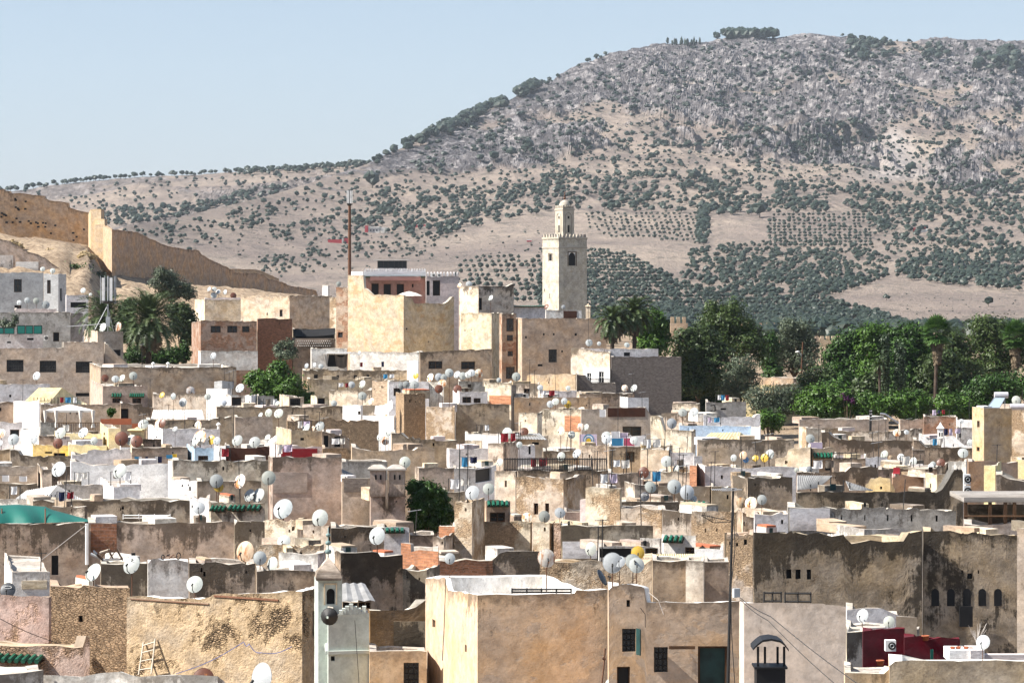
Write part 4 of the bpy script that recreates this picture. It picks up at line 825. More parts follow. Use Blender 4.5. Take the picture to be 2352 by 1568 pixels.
hs('three awnings', 'cream house with three green tiled awnings', 480, 484, 608, 1152, 158, 'creamstain', b=-12, wins=[(481, 1163, 521, 1170, AW), (526, 1162, 566, 1169, AW), (569, 1162, 602, 1169, AW), (487, 1171, 518, 1176, SL), (530, 1170, 563, 1175, SL)])
hs('cream tarp', 'cream wall behind the green tarpaulin', 118, 194, 200, 1163, 156, 'creamstain', a=15, wins=[(163, 1168, 166, 1176, SL)])
hs('twin brown', 'long sooty brown house left of brick panel', -40, -38, 200, 1203, 146, 'brownstain', b=2, wins=[(118, 1275, 134, 1320, SL)])
hs('long pink', 'long stained pink brown house with brick panel', 200, 203, 540, 1200, 147, 'mauvestain', b=1, wins=[(209, 1202, 268, 1271, PT, 'brick')], rough=.08)
hs('dark short', 'dark stained wall left of rubble house', 537, 539, 612, 1196, 144, 'brownstain', b=2, prof=[(539, 1206), (545, 1197), (612, 1196)])
hs('stained mauve', 'tall stained mauve house left of twin chimneys', 616, 626, 785, 1050, 170, 'mauvestain', a=30, b=2, wins=[(648, 1117, 657, 1126, SL), (627, 1084, 706, 1132, PT, 'mauve')])
hs('mauve mid', 'stained mauve wall with a blocked brick window', 784, 786, 852, 1098, 167, 'mauvestain', b=2, wins=[(790, 1100, 845, 1130, PT, 'greybrick')])
hs('grey back', 'grey parapet behind the blocked window', 784, 786, 890, 1060, 176, 'grey', b=2)
hs('twin chimney', 'pinkish tower with twin capped chimneys', 848, 851, 931, 1135, 163, 'mauvestain', b=2, prof=[(851, 1130), (883, 1130), (887, 1142), (892, 1130), (931, 1130)])
hs('bush wall', 'mauve stained wall behind the dark bush', 953, 962, 1044, 1074, 186, 'mauvestain', a=25, b=3)
hs('white gable', 'white gabled pavilion with a dark opening', 1030, 1091, 1140, 1074, 190, 'white', a=20, b=3, wins=[(1092, 1076, 1129, 1106, SL)])
hs('white side', 'white plaster shed left of gabled pavilion', 1041, 1043, 1092, 1076, 186, 'whitestain', b=3)
hs('bush brown', 'brown terrace wall behind the dark bush', 1015, 1017, 1068, 1128, 176, 'brown', b=3)
hs('slit cream', 'cream stained house with one slit', 1136, 1184, 1188, 1082, 170, 'creamstain', a=26, wins=[(1159, 1103, 1164, 1118, SL)])
hs('dark rail', 'dark sooty wall under the iron railing', 1187, 1190, 1397, 1080, 174, 'darkstain', b=2)
hs('two windows', 'cream rubble house with two dark windows', 1186, 1294, 1346, 1099, 164, 'creamrub', a=26, b=10, wins=[(1226, 1155, 1236, 1181, W), (1252, 1155, 1261, 1177, W)])
hs('low pink', 'small pinkish block beside the cream blockhouse', 1332, 1346, 1349, 1148, 160, 'palepink', a=25)
hs('blockhouse', 'tall cream rubble blockhouse', 1345, 1424, 1428, 1122, 156, 'creamrub', a=26, wins=[(1361, 1143, 1363, 1157, SL)])
hs('bumpy cream', 'bumpy cream house with torn top', 1426, 1520, 1523, 1167, 153, 'creamrub', a=22, prof=[(1426, 1165), (1468, 1163), (1474, 1166), (1520, 1170)], rough=.1)
hs('bumpy right', 'plain tan wall right of bumpy house', 1520, 1522, 1590, 1170, 152, 'creamstain', b=-16, prof=[(1522, 1170), (1565, 1173), (1575, 1178), (1590, 1180)])
hs('tile terrace', 'mottled terrace house with long green tiles', 1394, 1397, 1478, 1085, 173, 'mauvestain', b=2, wins=[(1395, 1081.5, 1467, 1087, AW)])
hs('thin sill', 'stained low wall with cream box', 1434, 1458, 1512, 1112, 168, 'creamstain', a=26, b=4)
hs('cream ledge', 'low cream ledge wall under dark grey dish', 1426, 1428, 1560, 1152, 160, 'brownstain', b=2)
hs('green cap', 'cream house with a green tiled hood', 1562, 1566, 1630, 1152, 157, 'creamstain', b=3, wins=[(1567, 1154, 1622, 1163, AW), (1575, 1170, 1590, 1182)])
hs('lilac court', 'lilac courtyard wall right of tall dish', 1600, 1619, 1680, 1071, 184, 'lilac', a=25, b=3)
hs('brick jamb', 'orange brick jamb beside courtyard wall', 1584, 1600, 1602, 1069, 183, 'orangeblock', a=22)
hs('lilac court two', 'grey lilac wall with a triangular panel', 1678, 1680, 1832, 1073, 188, 'lilac', b=2)
hs('bramble', 'stained cream wall behind white dishes', 1512, 1592, 1595, 1083, 184, 'creamstain', a=14)
hs('pale long', 'pale stained wall behind the dish pair', 1508, 1630, 1636, 1117, 172, 'creamstain', a=10)
hs('orange stain', 'ochre stained wall behind the aerial', 1632, 1634, 1682, 1117, 171, 'tan', b=3)
hs('dark soot', 'cream corner house with sooty black wall', 1679, 1717, 1820, 1096, 166, 'darkstain', a=28, b=3)
hs('canopy wall', 'dark profile wall behind corrugated canopy', 1828, 1831, 2020, 1079, 182, 'brownstain', b=2, prof=[(1831, 1084), (1942, 1085), (1953, 1071), (2020, 1073)])
hs('round beige', 'rounded beige parapet beside corrugated canopy', 1988, 2045, 2055, 1100, 166, 'yellowpale', a=14, b=30, prof=[(1988, 1115), (1994, 1110), (2000, 1100), (2007, 1096), (2045, 1098), (2054, 1122)])
hs('orange low', 'orange plastered block below red chair', 2048, 2050, 2122, 1093, 172, 'orange', b=3, prof=[(2050, 1096), (2085, 1091), (2122, 1093)])
hs('brick rim', 'low brick and grey wall above orange block', 2015, 2017, 2120, 1078, 177, 'brickmix', b=2)
hs('cream box', 'cream box with a slit near diagonal parapet', 2126, 2152, 2190, 1089, 168, 'cream', a=24, b=4, wins=[(2136, 1110, 2139, 1121, SL)])
hs('black streak', 'long black streaked wall with rising end', 1828, 1832, 2212, 1130, 150, 'soot', b=1, prof=[(1832, 1131), (1900, 1128), (2150, 1130), (2165, 1124), (2178, 1100), (2192, 1079), (2209, 1079), (2212, 1084)], rough=.06)
hs('orange house', 'tall orange brown house beside air conditioners', 2221, 2224, 2338, 1060, 168, 'orange', b=3)
hs('cream steps', 'cream balcony block with a sloped parapet', 2260, 2286, 2300, 1069, 160, 'yellowpale', a=22, b=20)
hs('sloped parapet', 'grey brown parapet sloping down at photo edge', 2286, 2288, 2400, 1096, 158, 'mauvestain', b=2, prof=[(2288, 1090), (2296, 1091), (2322, 1104), (2400, 1104)])
hs('cream edge', 'cream house at photo edge above balcony', 2334, 2395, 2400, 1056, 172, 'yellowpale', a=22)
hs('pergola wall', 'mauve wall under the wooden pergola', 2212, 2215, 2420, 1203, 136, 'mauve', b=1)
hs('mauve window', 'mauve shaded wall beside two window house', 1294, 1297, 1346, 1175, 161, 'mauve', b=3)
# ---- row y 1190-1330
hs('slab grey', 'dark grey low wall behind marked dish', 229, 232, 340, 1294, 127, 'brownstain', b=2)
hs('slab grey two', 'dark stained low wall behind stone chimney', 432, 435, 586, 1293, 128, 'darkstain', b=2)
hs('rubble left', 'cream rubble house with shaded flank', 608, 683, 706, 1197, 139, 'creamrub', a=26, b=28, roof='clay')
hs('rubble left two', 'smaller cream rubble house beside dark stained wall', 696, 755, 760, 1208, 135, 'creamrub', a=26, roof='clay')
hs('black wall', 'black stained house with a pale roof edge', 758, 761, 882, 1212, 132, 'soot', b=2)
hs('tile edge', 'white terrace house with green tile edge', 874, 877, 940, 1211, 137, 'lilac', b=2, wins=[(884, 1215, 930, 1220, AW)])
hs('edge rubble', 'rubble edged terrace wall behind finial', 588, 735, 744, 1253, 128, 'creamrub', a=8, roof='clay')
hs('sunlit court', 'white sunlit courtyard wall with lean roof', 640, 730, 748, 1271, 124, 'whitestain', a=20, wins=[(653, 1298, 660, 1307, SL)])
hs('dark rough', 'dark mossy wall under two white dishes', 588, 590, 724, 1312, 118, 'brownstain', b=2, rough=.1)
hs('great stain', 'tall black mottled house behind pale green tower', 752, 782, 925, 1268, 117, 'soot', a=20, b=8, prof=[(752, 1268), (782, 1269), (868, 1265), (874, 1276), (925, 1273)])
hs('orange blocks', 'orange block parapet with a raised corner', 921, 1006, 1009, 1262, 121, 'orangeblock', a=16, prof=[(921, 1246), (943, 1247), (944, 1262), (1006, 1266)], zb=1312)
hs('stained cream', 'stained cream wall under orange blocks', 922, 980, 1010, 1308, 119, 'creamstain', a=24, b=14)
hs('dark brickwall', 'dark low brick wall behind a single dish', 1006, 1009, 1132, 1287, 126, 'brick', b=2)
hs('tent shape', 'dark sloping parapet with a pale post', 1124, 1127, 1240, 1270, 128, 'darkstain', b=2, prof=[(1127, 1290), (1134, 1285), (1148, 1268), (1240, 1267)])
hs('tan bush', 'tan stained block right of dark bush', 939, 942, 998, 1228, 139, 'brownstain', b=3)
hs('small cream', 'cream cube with a dark right side', 994, 1019, 1044, 1234, 137, 'creamstain', a=26, b=8)
hs('pink brick', 'small pink brick wall by the bush', 1008, 1044, 1046, 1209, 143, 'orangeblock', a=20)
hs('stone column', 'tall rubble column with a dark side', 1044, 1084, 1113, 1153, 139, 'creamrub', a=30, b=20, roof='clay')
hs('green hood', 'tan hut with green tiles over a window', 1113, 1117, 1172, 1150, 146, 'tan', b=3, wins=[(1117, 1152, 1169, 1160, AW), (1125, 1176, 1160, 1199)])
hs('rubble mid', 'sunlit rubble wall with three dark recesses', 1113, 1218, 1222, 1199, 142, 'creamrub', a=14, roof='clay', wins=[(1219 - 1, 1204, 1220, 1206, SL)])
hs('rubble mid two', 'sunlit rubble pier between shaded recesses', 1224, 1262, 1276, 1200, 141, 'creamrub', a=20, b=34, roof='clay')
hs('rubble mid three', 'narrow rubble pier beside dark stained terrace', 1272, 1288, 1290, 1201, 139, 'rubblepink', a=20, roof='clay')
hs('dark terrace', 'dark stained terrace with lilac lower wall', 1287, 1290, 1500, 1207, 138, 'brownstain', b=1, wins=[(1290, 1243, 1375, 1282, PT, 'lilac')])
hs('shack', 'tin roofed shack covered with junk', 1373, 1376, 1512, 1257, 132, 'whitestain', b=2, wins=[(1377, 1259, 1450, 1280, SL), (1482, 1258, 1511, 1273)])
hs('pale cube', 'pale rounded cube beside tile hood', 1470, 1516, 1520, 1236, 136, 'whitestain', a=20)
hs('tile hood', 'white hut with a broken green tile hood', 1520, 1524, 1598, 1228, 135, 'whitestain', b=-14, wins=[(1525, 1232, 1572, 1242, AW), (1573, 1256, 1595, 1271)])
hs('rough pier', 'rough sunlit stone house beside the tall pole', 1588, 1690, 1700, 1176, 142, 'creamrub', a=20, roof='clay', wins=[(1619, 1213, 1622, 1222, SL), (1645, 1212, 1648, 1220, SL)])
hs('white base', 'white plastered base under the rough stone house', 1595, 1660, 1663, 1262, 134, 'white', a=16, zb=1300)
hs('stone side', 'stone wall with a shaded recess near pole', 1692, 1706, 1732, 1178, 140, 'creamrub', a=20, b=20, roof='clay', wins=[(1708, 1198, 1711, 1207, SL)])
hs('white slits', 'whitewashed wall with two rusty slits', 1730, 1733, 1810, 1180, 137, 'lilac', b=2)
hs('slit wall', 'long grey wall with five slit windows', 1807, 1810, 2196, 1168, 141, 'grey', b=1, prof=[(1810, 1164), (1935, 1165), (2105, 1168), (2108, 1171), (2196, 1172)], wins=[(1931, 1182, 1935, 1193, SL), (1985, 1182, 1988, 1195, SL), (2037, 1182, 2041, 1196, SL), (2092, 1182, 2096, 1197, SL), (2149, 1183, 2154, 1197, SL), (1810.5, 1167, 1906, 1218, PT, 'lilac')])
hs('gap court', 'white courtyard seen over the sooty parapet', 1900, 1985, 2080, 1215, 134, 'whitestain', a=6, b=3)
hs('sooty big', 'huge soot blackened house with three windows', 1664, 1732, 2118, 1222, 124, 'soot', a=26, b=2, roof='clay', prof=[(1664, 1222), (1732, 1222), (1790, 1220), (1938, 1229), (1956, 1244), (2075, 1241), (2090, 1222), (2118, 1221)], wins=[(1806, 1307, 1818, 1328, SL), (1827, 1307, 1839, 1329, SL), (1853, 1307, 1863, 1330, SL)], rough=.08)
hs('sooty arches', 'soot blackened house with five arched openings', 2118.5, 2121, 2336, 1221, 124.5, 'soot', b=2, roof='clay', prof=[(2121, 1220), (2250, 1223), (2336, 1229)], wins=[(2222, 1316, 2234, 1329, SL), (2208, 1309, 2212, 1318, SL), (2246, 1309, 2249, 1317, SL)], rough=.08)
hs('edge mauve', 'pale mauve house at photo edge beyond sooty walls', 2336, 2400, 2404, 1214, 131, 'mauve', a=18)
# ---- lower middle, in front of the beige house
hs('court walls', 'cream rubble courtyard wall with two dark bays', 1240, 1497, 1500, 1290, 110, 'creamrub', a=6, roof='clay', prof=[(1240, 1288), (1375, 1290), (1480, 1296), (1497, 1284)])
hs('bay dark', 'brown shaded bay wall behind the terrace', 1497, 1499, 1577, 1286, 108, 'brown', b=3)  # brown plaster puts the shade of this front-facing wall into its colour
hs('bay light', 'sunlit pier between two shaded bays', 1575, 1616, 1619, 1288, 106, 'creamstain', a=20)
hs('bay dark two', 'second bay in brown for shade next to the tall pole', 1616, 1618, 1674, 1290, 109, 'brown', b=3)  # shade again given by the brown plaster, against the cream sunlit pier
hs('stone pier', 'sunlit stone pier at sooty house corner', 1668, 1729, 1732, 1228, 118, 'creamrub', a=14, roof='clay')
# ---- front rows
hs('white hut', 'low white hut with flaking mauve front', 10, 28, 115, 1313, 120, 'whitestain', a=24, b=3, wins=[(50, 1333, 108, 1352, PT, 'cream')])
hs('front pink', 'pinkish rubble house under the round hut', -40, 112, 118, 1371, 110, 'rubblepink', a=22, roof='clay', rough=.08)
hs('front rubble', 'brown rubble house with red brick coping', 114, 116, 298, 1345, 112, 'rubble', b=-12, roof='clay', wins=[(180, 1413, 190, 1428, SL)], rough=.09)
hs('front brick', 'big rough brown house with a ladder', 291, 694, 752, 1366, 104, 'rubbletan', a=30, b=33, roof='whitewash', prof=[(291, 1370), (485, 1372), (487, 1364), (694, 1358), (752, 1347)], wins=[(718, 1401, 727, 1460, SL), (492, 1366, 640, 1375, PT, 'brick'), (300, 1374, 480, 1382, PT, 'brickmix')], rough=.06)
hs('front tiles', 'low rubble house with a row of green tiles', -40, -38, 206, 1483, 96, 'rubblepink', b=-14, roof='clay', prof=[(-38, 1480), (190, 1482), (198, 1458), (206, 1460)], wins=[(-35, 1506, 104, 1514, AW)])
hs('front ledge', 'whitewashed ledge roof at photo bottom edge', 98, 500, 516, 1549, 84, 'whitestain', a=10, b=30, prof=[(98, 1549), (300, 1546), (500, 1552), (516, 1566)], roof='whitewash')
hs('front cement', 'grey broken parapet in bottom corner', -20, -18, 100, 1540, 82, 'grey', b=3, rough=.15)
hs('pale green', 'pale green house with stepped merlons', 752, 754, 848, 1409, 98, 'palegreen', a=20, b=9, wins=[(760, 1506, 769, 1517, SL)])
hs('slat house', 'small house under a grey slatted roof', 784, 787, 852, 1380, 108, 'brown', b=2, wins=[(788, 1383, 803, 1396), (806, 1383, 821, 1396), (824, 1383, 838, 1396), (840, 1383, 850, 1396)])
hs('plank wall', 'brown plank textured wall between two houses', 846, 850, 980, 1400, 101, 'planks', b=2, prof=[(850, 1401), (955, 1399), (978, 1376), (980, 1375)], wins=[(904, 1426, 977, 1488, PT, 'darkstain')])
hs('ochre window', 'ochre house with a curtained window', 846, 849, 980, 1496, 97, 'ochre', b=1, wins=[(927, 1521, 962, 1575, G)])
hs('beige great', 'great beige house with a sunlit flank', 977, 1097, 1396, 1367, 92, 'beige', a=38, b=3, roof='whitewash', prof=[(977, 1327), (1022, 1327), (1030, 1355), (1097, 1366), (1320, 1362), (1324, 1355), (1396, 1352)], wins=[(993, 1422, 1000, 1441, SL), (1068, 1480, 1072, 1497, SL)], deck=.9, dep=7, rough=.03, back=.12)
hs('beige wing', 'beige house with barred windows and teal door', 1396, 1398, 1699, 1383, 89, 'beige', b=1, roof='whitewash', prof=[(1398, 1355), (1408, 1345), (1428, 1341), (1472, 1345), (1480, 1352), (1486, 1383), (1699, 1381)], wins=[(1429, 1443, 1460, 1496, G), (1502, 1485, 1534, 1543, G), (1603, 1483, 1671, 1600, DR, 'tealdoor'), (1417, 1530, 1447, 1600, DR), (1439, 1377, 1447, 1393, SL)], deck=.5, rough=.03)
hs('beige end', 'cream house end with rounded corner', 1698, 1709, 1943, 1386, 86, 'beigegrey', a=18, b=-4, roof='whitewash', prof=[(1698, 1381), (1709, 1384), (1890, 1385), (1925, 1388), (1943, 1392)], deck=.3, rough=.03)
hs('red terrace', 'dark red terrace house with an air conditioner', 1980, 1982, 2078, 1449, 98, 'red', b=4, prof=[(1982, 1449), (2030, 1443), (2076, 1443), (2078, 1446)], roof='red', dep=1.2)
hs('red steps', 'low dark red terrace wall beside flowerpots', 2074, 2077, 2205, 1465, 97, 'red', b=3, prof=[(2077, 1463), (2133, 1464), (2136, 1468), (2205, 1467)], roof='red', dep=1.2)
hs('cream gable', 'cream sunlit gable wall behind red terrace', 2058, 2106, 2112, 1428, 106, 'creamstain', a=20, prof=[(2058, 1414), (2062, 1415), (2110, 1440)])
hs('lilac gable', 'lilac lean-to wall under the sooty house', 1942, 1945, 2064, 1397, 109, 'lilac', b=2, prof=[(1945, 1400), (2020, 1393), (2064, 1416)])
hs('tan shelf', 'pinkish ledge wall under two white dishes', 1940, 1943, 2036, 1440, 104, 'palepink', b=2)
hs('dark yard', 'shaded cream yard wall left of red terrace', 1942, 1945, 1984, 1452, 101, 'creamstain', b=30)
hs('edge front', 'long tan terrace wall at bottom corner', 2040, 2043, 2420, 1516, 80, 'tan', b=1, prof=[(2043, 1528), (2056, 1518), (2200, 1516), (2420, 1518)], roof='whitewash', rough=.03)
hs('edge step', 'lower tan wall at photo bottom beside cream house', 1938, 1941, 2046, 1541, 81, 'tan', b=1, prof=[(1941, 1544), (2030, 1540), (2046, 1530)])
# ---------------------------------------------------------------- satellite dishes
HOSTED = []   # (object, noun phrase, host, px, py, size word)
def find_host(px, py, r):
    best = None
    for h in HOUSES:
        if h.xL - 1 <= px <= h.xR + 1:
            f = 'L' if (px < h.xC and h.hasL) or not h.hasR else 'R'; s, dd = h.on(f, px); s = min(1, max(0, s)); ty = HY - (interp_prof(h.pf[f], s) - EYE) / dd * F
            if ty >= py + r * .45 and (best is None or ty < best[0]): best = (ty, h)
    return best[1] if best else min(HOUSES, key=lambda h: abs((h.xL + h.xR) / 2 - px) + abs(h.yt - py) * 2)
def dish_proto(col):
    root = thing('satellite_dish', 'dish', 'satellite dish'); root['_local'] = 1
    m = MB(); n = 26; R = [0, .12, .25, .36, .45, .5]
    for side in (0, 1):
        off = .012 * side; rings = []
        for r in R: rings.append([m.pt((r * math.cos(6.2832 * k / n) * (.95), .36 * r * r - .09 + off, r * math.sin(6.2832 * k / n))) for k in range(n)])
        for i in range(len(R) - 1):
            for k in range(n):
                q = [rings[i][k], rings[i][(k + 1) % n], rings[i + 1][(k + 1) % n], rings[i + 1][k]]; m.f.append(q[::-1] if side else q); m.m.append(0); m.uv.extend([(0, 0)] * 4)
    m.tube([(.5 * .95 * math.cos(6.2832 * k / n), .002, .5 * math.sin(6.2832 * k / n)) for k in range(n + 1)], .012, 5, 0)
    refl = m.build('reflector', 'dish_' + col, root, smooth=True)
    m = MB(); m.tube([(0, 0, -.47), (0, -.25, -.44), (0, -.42, -.16)], .026, 5); m.tube([(0, -.46, -.23), (0, -.36, -.1)], .05, 7, 0)
    m.tube([(0, .06, 0), (0, .16, -.1)], .05, 6, 0); arm = m.build('feed_arm', ['darkmetal', 'greypaint'], root)
    m = MB(); m.tube([(0, 0, 0), (0, 0, 1)], .03, 6); mast = m.build('mast', 'rustmetal', root)
    return root, refl, arm, mast
DP = {}; dr = random.Random(3)
def dish(px, py, dia, col='white', host=None, yaw=None, tilt=None, edge=None):
    h = H[host] if host else find_host(px, py, dia * .5); x, y, dk, top, dd = on_roof(h, px, .3 + dr.random() * .5)
    D = dia * dd / F; z = Zat(py, dd); first = col not in DP
    if first: DP[col] = dish_proto(col); root, refl, arm, mast = DP[col]; del root['_local']
    else:
        root = DP[col][0].copy(); COL.objects.link(root); ch = []
        for c in DP[col][1:]: o = c.copy(); COL.objects.link(o); o.parent = root; ch.append(o)
        refl, arm, mast = ch
    back = .14 * D; base = min(dk, z - .55 * D); hh = (z - base) / D
    root.location = (x, y + back, base); root.scale = (D, D, D); root.rotation_euler = (0, 0, 0)
    yw = math.radians(yaw if yaw is not None else dr.uniform(-46, 16)); tl = math.radians(tilt if tilt is not None else dr.uniform(8, 32))
    rot = Matrix.Rotation(-yw * -1, 4, 'Z') @ Matrix.Rotation(-tl, 4, 'X')
    for o in (refl, arm): o.location = (0, -.14, hh); o.rotation_euler = rot.to_euler()
    mast.scale = (1, 1, max(.05, hh - .06)); mast.location = (0, 0, 0)
    words = {'white': 'white', 'orange': 'rust streaked white', 'rust': 'rust brown', 'yellow': 'yellow', 'grey': 'grey', 'dark': 'dark grey', 'blue': 'blue', 'beige': 'beige'}[col]
    root['group'] = 'satellite dishes on the flat roofs'; HOSTED.append((root, words + ' dish', h, px, py, dia)); root['category'] = 'satellite dish'
    return root, refl
_D = """44 695 12;62 690 14 g;83 691 15;105 700 19;191 667 13;208 676 8;98 618 12;121 622 13;480 664 12;492 664 12;491 678 15;501 670 12;517 671 12;536 679 15 r;490 817 16;84 863 20;241 868 18 r;265 870 18;280 868 18;306 863 20;372 907 15 y;398 910 15 g;438 898 22 o;420 924 20;477 911 16;515 925 13 g;551 891 22;329 974 26;363 974 25 o;372 972 22 r;455 977 21 o;402 985 14;3 995 22 o;31 1009 27 g;76 1009 22;139 994 27;191 993 26;216 1012 18;133 1018 24 r;279 1007 33 r;302 1010 26;314 1013 29 r;448 1013 24;459 1005 36 o;485 1010 22 y;498 1012 19 g;545 1011 27;585 1015 27;0 1018 16;704 840 12 g;722 838 11;737 841 12;825 811 10;808 883 16;832 882 19;832 909 21;852 921 16 o;767 926 15;637 926 12;617 948 19;640 949 23;598 953 14;922 886 17;933 883 17;952 883 21;955 863 15 y;988 867 20 o;1008 866 19;1016 880 20 o;1019 866 16;1008 893 20 r;1051 893 20 r;1032 856 21;1050 860 18;1063 863 18;1076 860 17;1083 856 18;1100 857 20 o;1146 873 12;703 981 20;735 978 23;719 984 12 o;614 1005 18;893 993 18;873 1004 17;885 1012 20 o;1165 995 27;930 1061 27;1148 1061 18;1186 865 21;1241 890 14;1305 891 12 g;1264 928 17;1276 922 17;1296 921 16 g;1304 928 18 y;1435 891 16 o;1456 891 18;1440 792 13 g;1353 787 17;1376 789 10;1294 705 10;1255 704 13 r;1127 684 14;1150 684 14;1176 684 14;1055 655 12 o;1077 653 15;778 652 12;1203 992 23 r;1288 990 21 o;1313 998 18;1333 980 17 o;1346 981 16;1392 1001 23;1393 1009 23;1456 1011 19;1543 972 24;1568 947 21;1594 946 21;1685 1051 16;1707 1045 19 e;1713 1055 15 b;1735 1052 16 y;1756 1051 20 y;1193 1021 15 g;1289 1048 21;1325 1041 23;1531 1059 27;1861 1007 22;2060 993 19 o;2082 992 12;2228 1016 15;2212 1040 25;1768 1043 23;2031 1043 20;2046 1051 13 e;2069 1050 18;2098 1059 19;2138 1071 15;2143 1066 14;2161 1063 21 r;2208 967 12;2334 919 21;1830 1079 12;1859 1078 16;135 1077 37;275 1081 36;497 1104 32;502 1118 24 y;551 1105 34 o;457 1166 29;573 1137 30;593 1137 35;214 1314 45;302 1296 44;447 1341 40;563 1266 48 e;18 1355 37 d;617 1097 34;650 1168 49 g;735 1189 40;866 1230 41;652 1243 32;597 1281 32;626 1295 34;1033 1282 26;1085 1131 35;1122 1122 28;975 1110 18 y;1210 1189 25 o;1250 1186 27;1286 1177 26;1481 1140 22 d;1494 1118 28;1549 1117 34;1578 1130 34;1593 1145 16;1478 1085 27 r;1553 1077 20;1725 1155 30 o;1703 1154 25 e;1750 1147 23;1357 1260 31;1255 1281 43 o;1407 1292 47;1423 1289 28;1465 1269 32 y;1454 1289 38;1462 1297 37;601 1556 70;1981 1413 31;2042 1427 27;2258 1474 34;149 1574 46;467 1559 52 r;1404 1571 30;1462 1571 26;236 752 21;271 750 21 o"""
_C = {'g': 'grey', 'r': 'rust', 'o': 'orange', 'y': 'yellow', 'd': 'dark', 'b': 'blue', 'e': 'beige'}; DISH = {}
for q in _D.split(';'):
    e = q.split(); px, py, dia = map(float, e[:3]); DISH[(int(px), int(py))] = dish(px, py, dia, _C[e[3]] if len(e) > 3 else 'white', host='mast block' if (px, py) in ((236, 752), (271, 750)) else {(975, 1110): 'bush wall'}.get((px, py)))
DISH[(1385, 1325)] = dish(1383, 1325, 40, 'dark', host='beige great', yaw=70, tilt=28)
# marks printed on three dishes
def mark(refl, body, size, z, col, ring=False):
    cu = bpy.data.curves.new('printed_mark', 'FONT'); cu.body = body; cu.size = size; cu.align_x = 'CENTER'; cu.align_y = 'CENTER'; cu.extrude = .002; cu.materials.append(M(col))
    tmp = bpy.data.objects.new('printed_mark', cu); COL.objects.link(tmp); bpy.context.view_layer.update(); me = bpy.data.meshes.new_from_object(tmp.evaluated_get(bpy.context.evaluated_depsgraph_get())); bpy.data.objects.remove(tmp); o = bpy.data.objects.new('printed_mark', me); COL.objects.link(o); o.parent = refl; o.location = (0, .36 * z * z - .115, z); o.rotation_euler = (math.radians(90 - z * 35), 0, 0)
def ringmark(refl, rx, rz, z, col, th=.012, n=20):
    m = MB(); m.tube([(rx * math.cos(6.2832 * k / n), .36 * z * z - .11, z + rz * math.sin(6.2832 * k / n)) for k in range(n + 1)], th, 4); o = m.build('printed_emblem', col, None); o.parent = refl
_r = DISH[(302, 1296)][1]; mark(_r, 'R', .16, .24, 'black'); ringmark(_r, .085, .085, .24, 'black', .012, 4); m = MB(); m.box((-.16, -.112, .125), (.32, 0, 0), (0, .006, 0), (0, 0, .016)); o = m.build('printed_line', 'black', None); o.parent = _r
for k in ((18, 1355), (1481, 1140)):
    _r = DISH[k][1]; ringmark(_r, .24, .08, .16, 'whitepaint', .016)
    for a in (-.12, 0, .12): m = MB(); m.lathe((a, -.07, .29 - abs(a) * .2), [(0, -.025), (.03, 0), (0, .025)], 8); o = m.build('printed_dot', 'whitepaint', None); o.parent = _r

# ---------------------------------------------------------------- foliage
def leaf_cloud(name, blobs, n, size, mat, parent, seed, core=True, up=.35, aspect=.55):
    """blobs: (x,y,z,rx,ry,rz) in world; many leaf sized quads spread through the crown"""
    r = np.random.default_rng(seed); B = np.array(blobs); wgt = (B[:, 3] * B[:, 4] + B[:, 3] * B[:, 5]) ** 1.; idx = r.choice(len(B), n, p=wgt / wgt.sum()); b = B[idx]
    v = r.normal(size=(n, 3)); v /= np.linalg.norm(v, axis=1)[:, None]; rad = 1 - r.random(n) ** 2.2 * .55
    lump = .55 + .9 * vnoise(v[:, 0] * 3. + idx * 3.1 + 20, v[:, 1] * 3. + 20, v[:, 2] * 3. + seed % 50 + 20) ** 1.3
    rad = rad * np.where(r.random(n) < .16, r.uniform(1.05, 1.38, n), 1.); P = b[:, :3] + v * b[:, 3:] * (rad * lump)[:, None]
    nr = v + r.normal(0, .55, (n, 3)) + np.array([0, 0, up]); nr /= np.linalg.norm(nr, axis=1)[:, None]
    t = np.cross(nr, r.normal(size=(n, 3))); t /= np.linalg.norm(t, axis=1)[:, None]; u = np.cross(nr, t); s = size * r.uniform(.6, 1.3, n)[:, None]
    t = t * s; u = u * s * aspect; V = np.stack([P - t - u * .3, P - u, P + t + u * .2, P + u], 1).reshape(-1, 3); Q = np.arange(4 * n).reshape(n, 4)
    return np_mesh(name, V, Q, mat, parent)
FAT = 1.
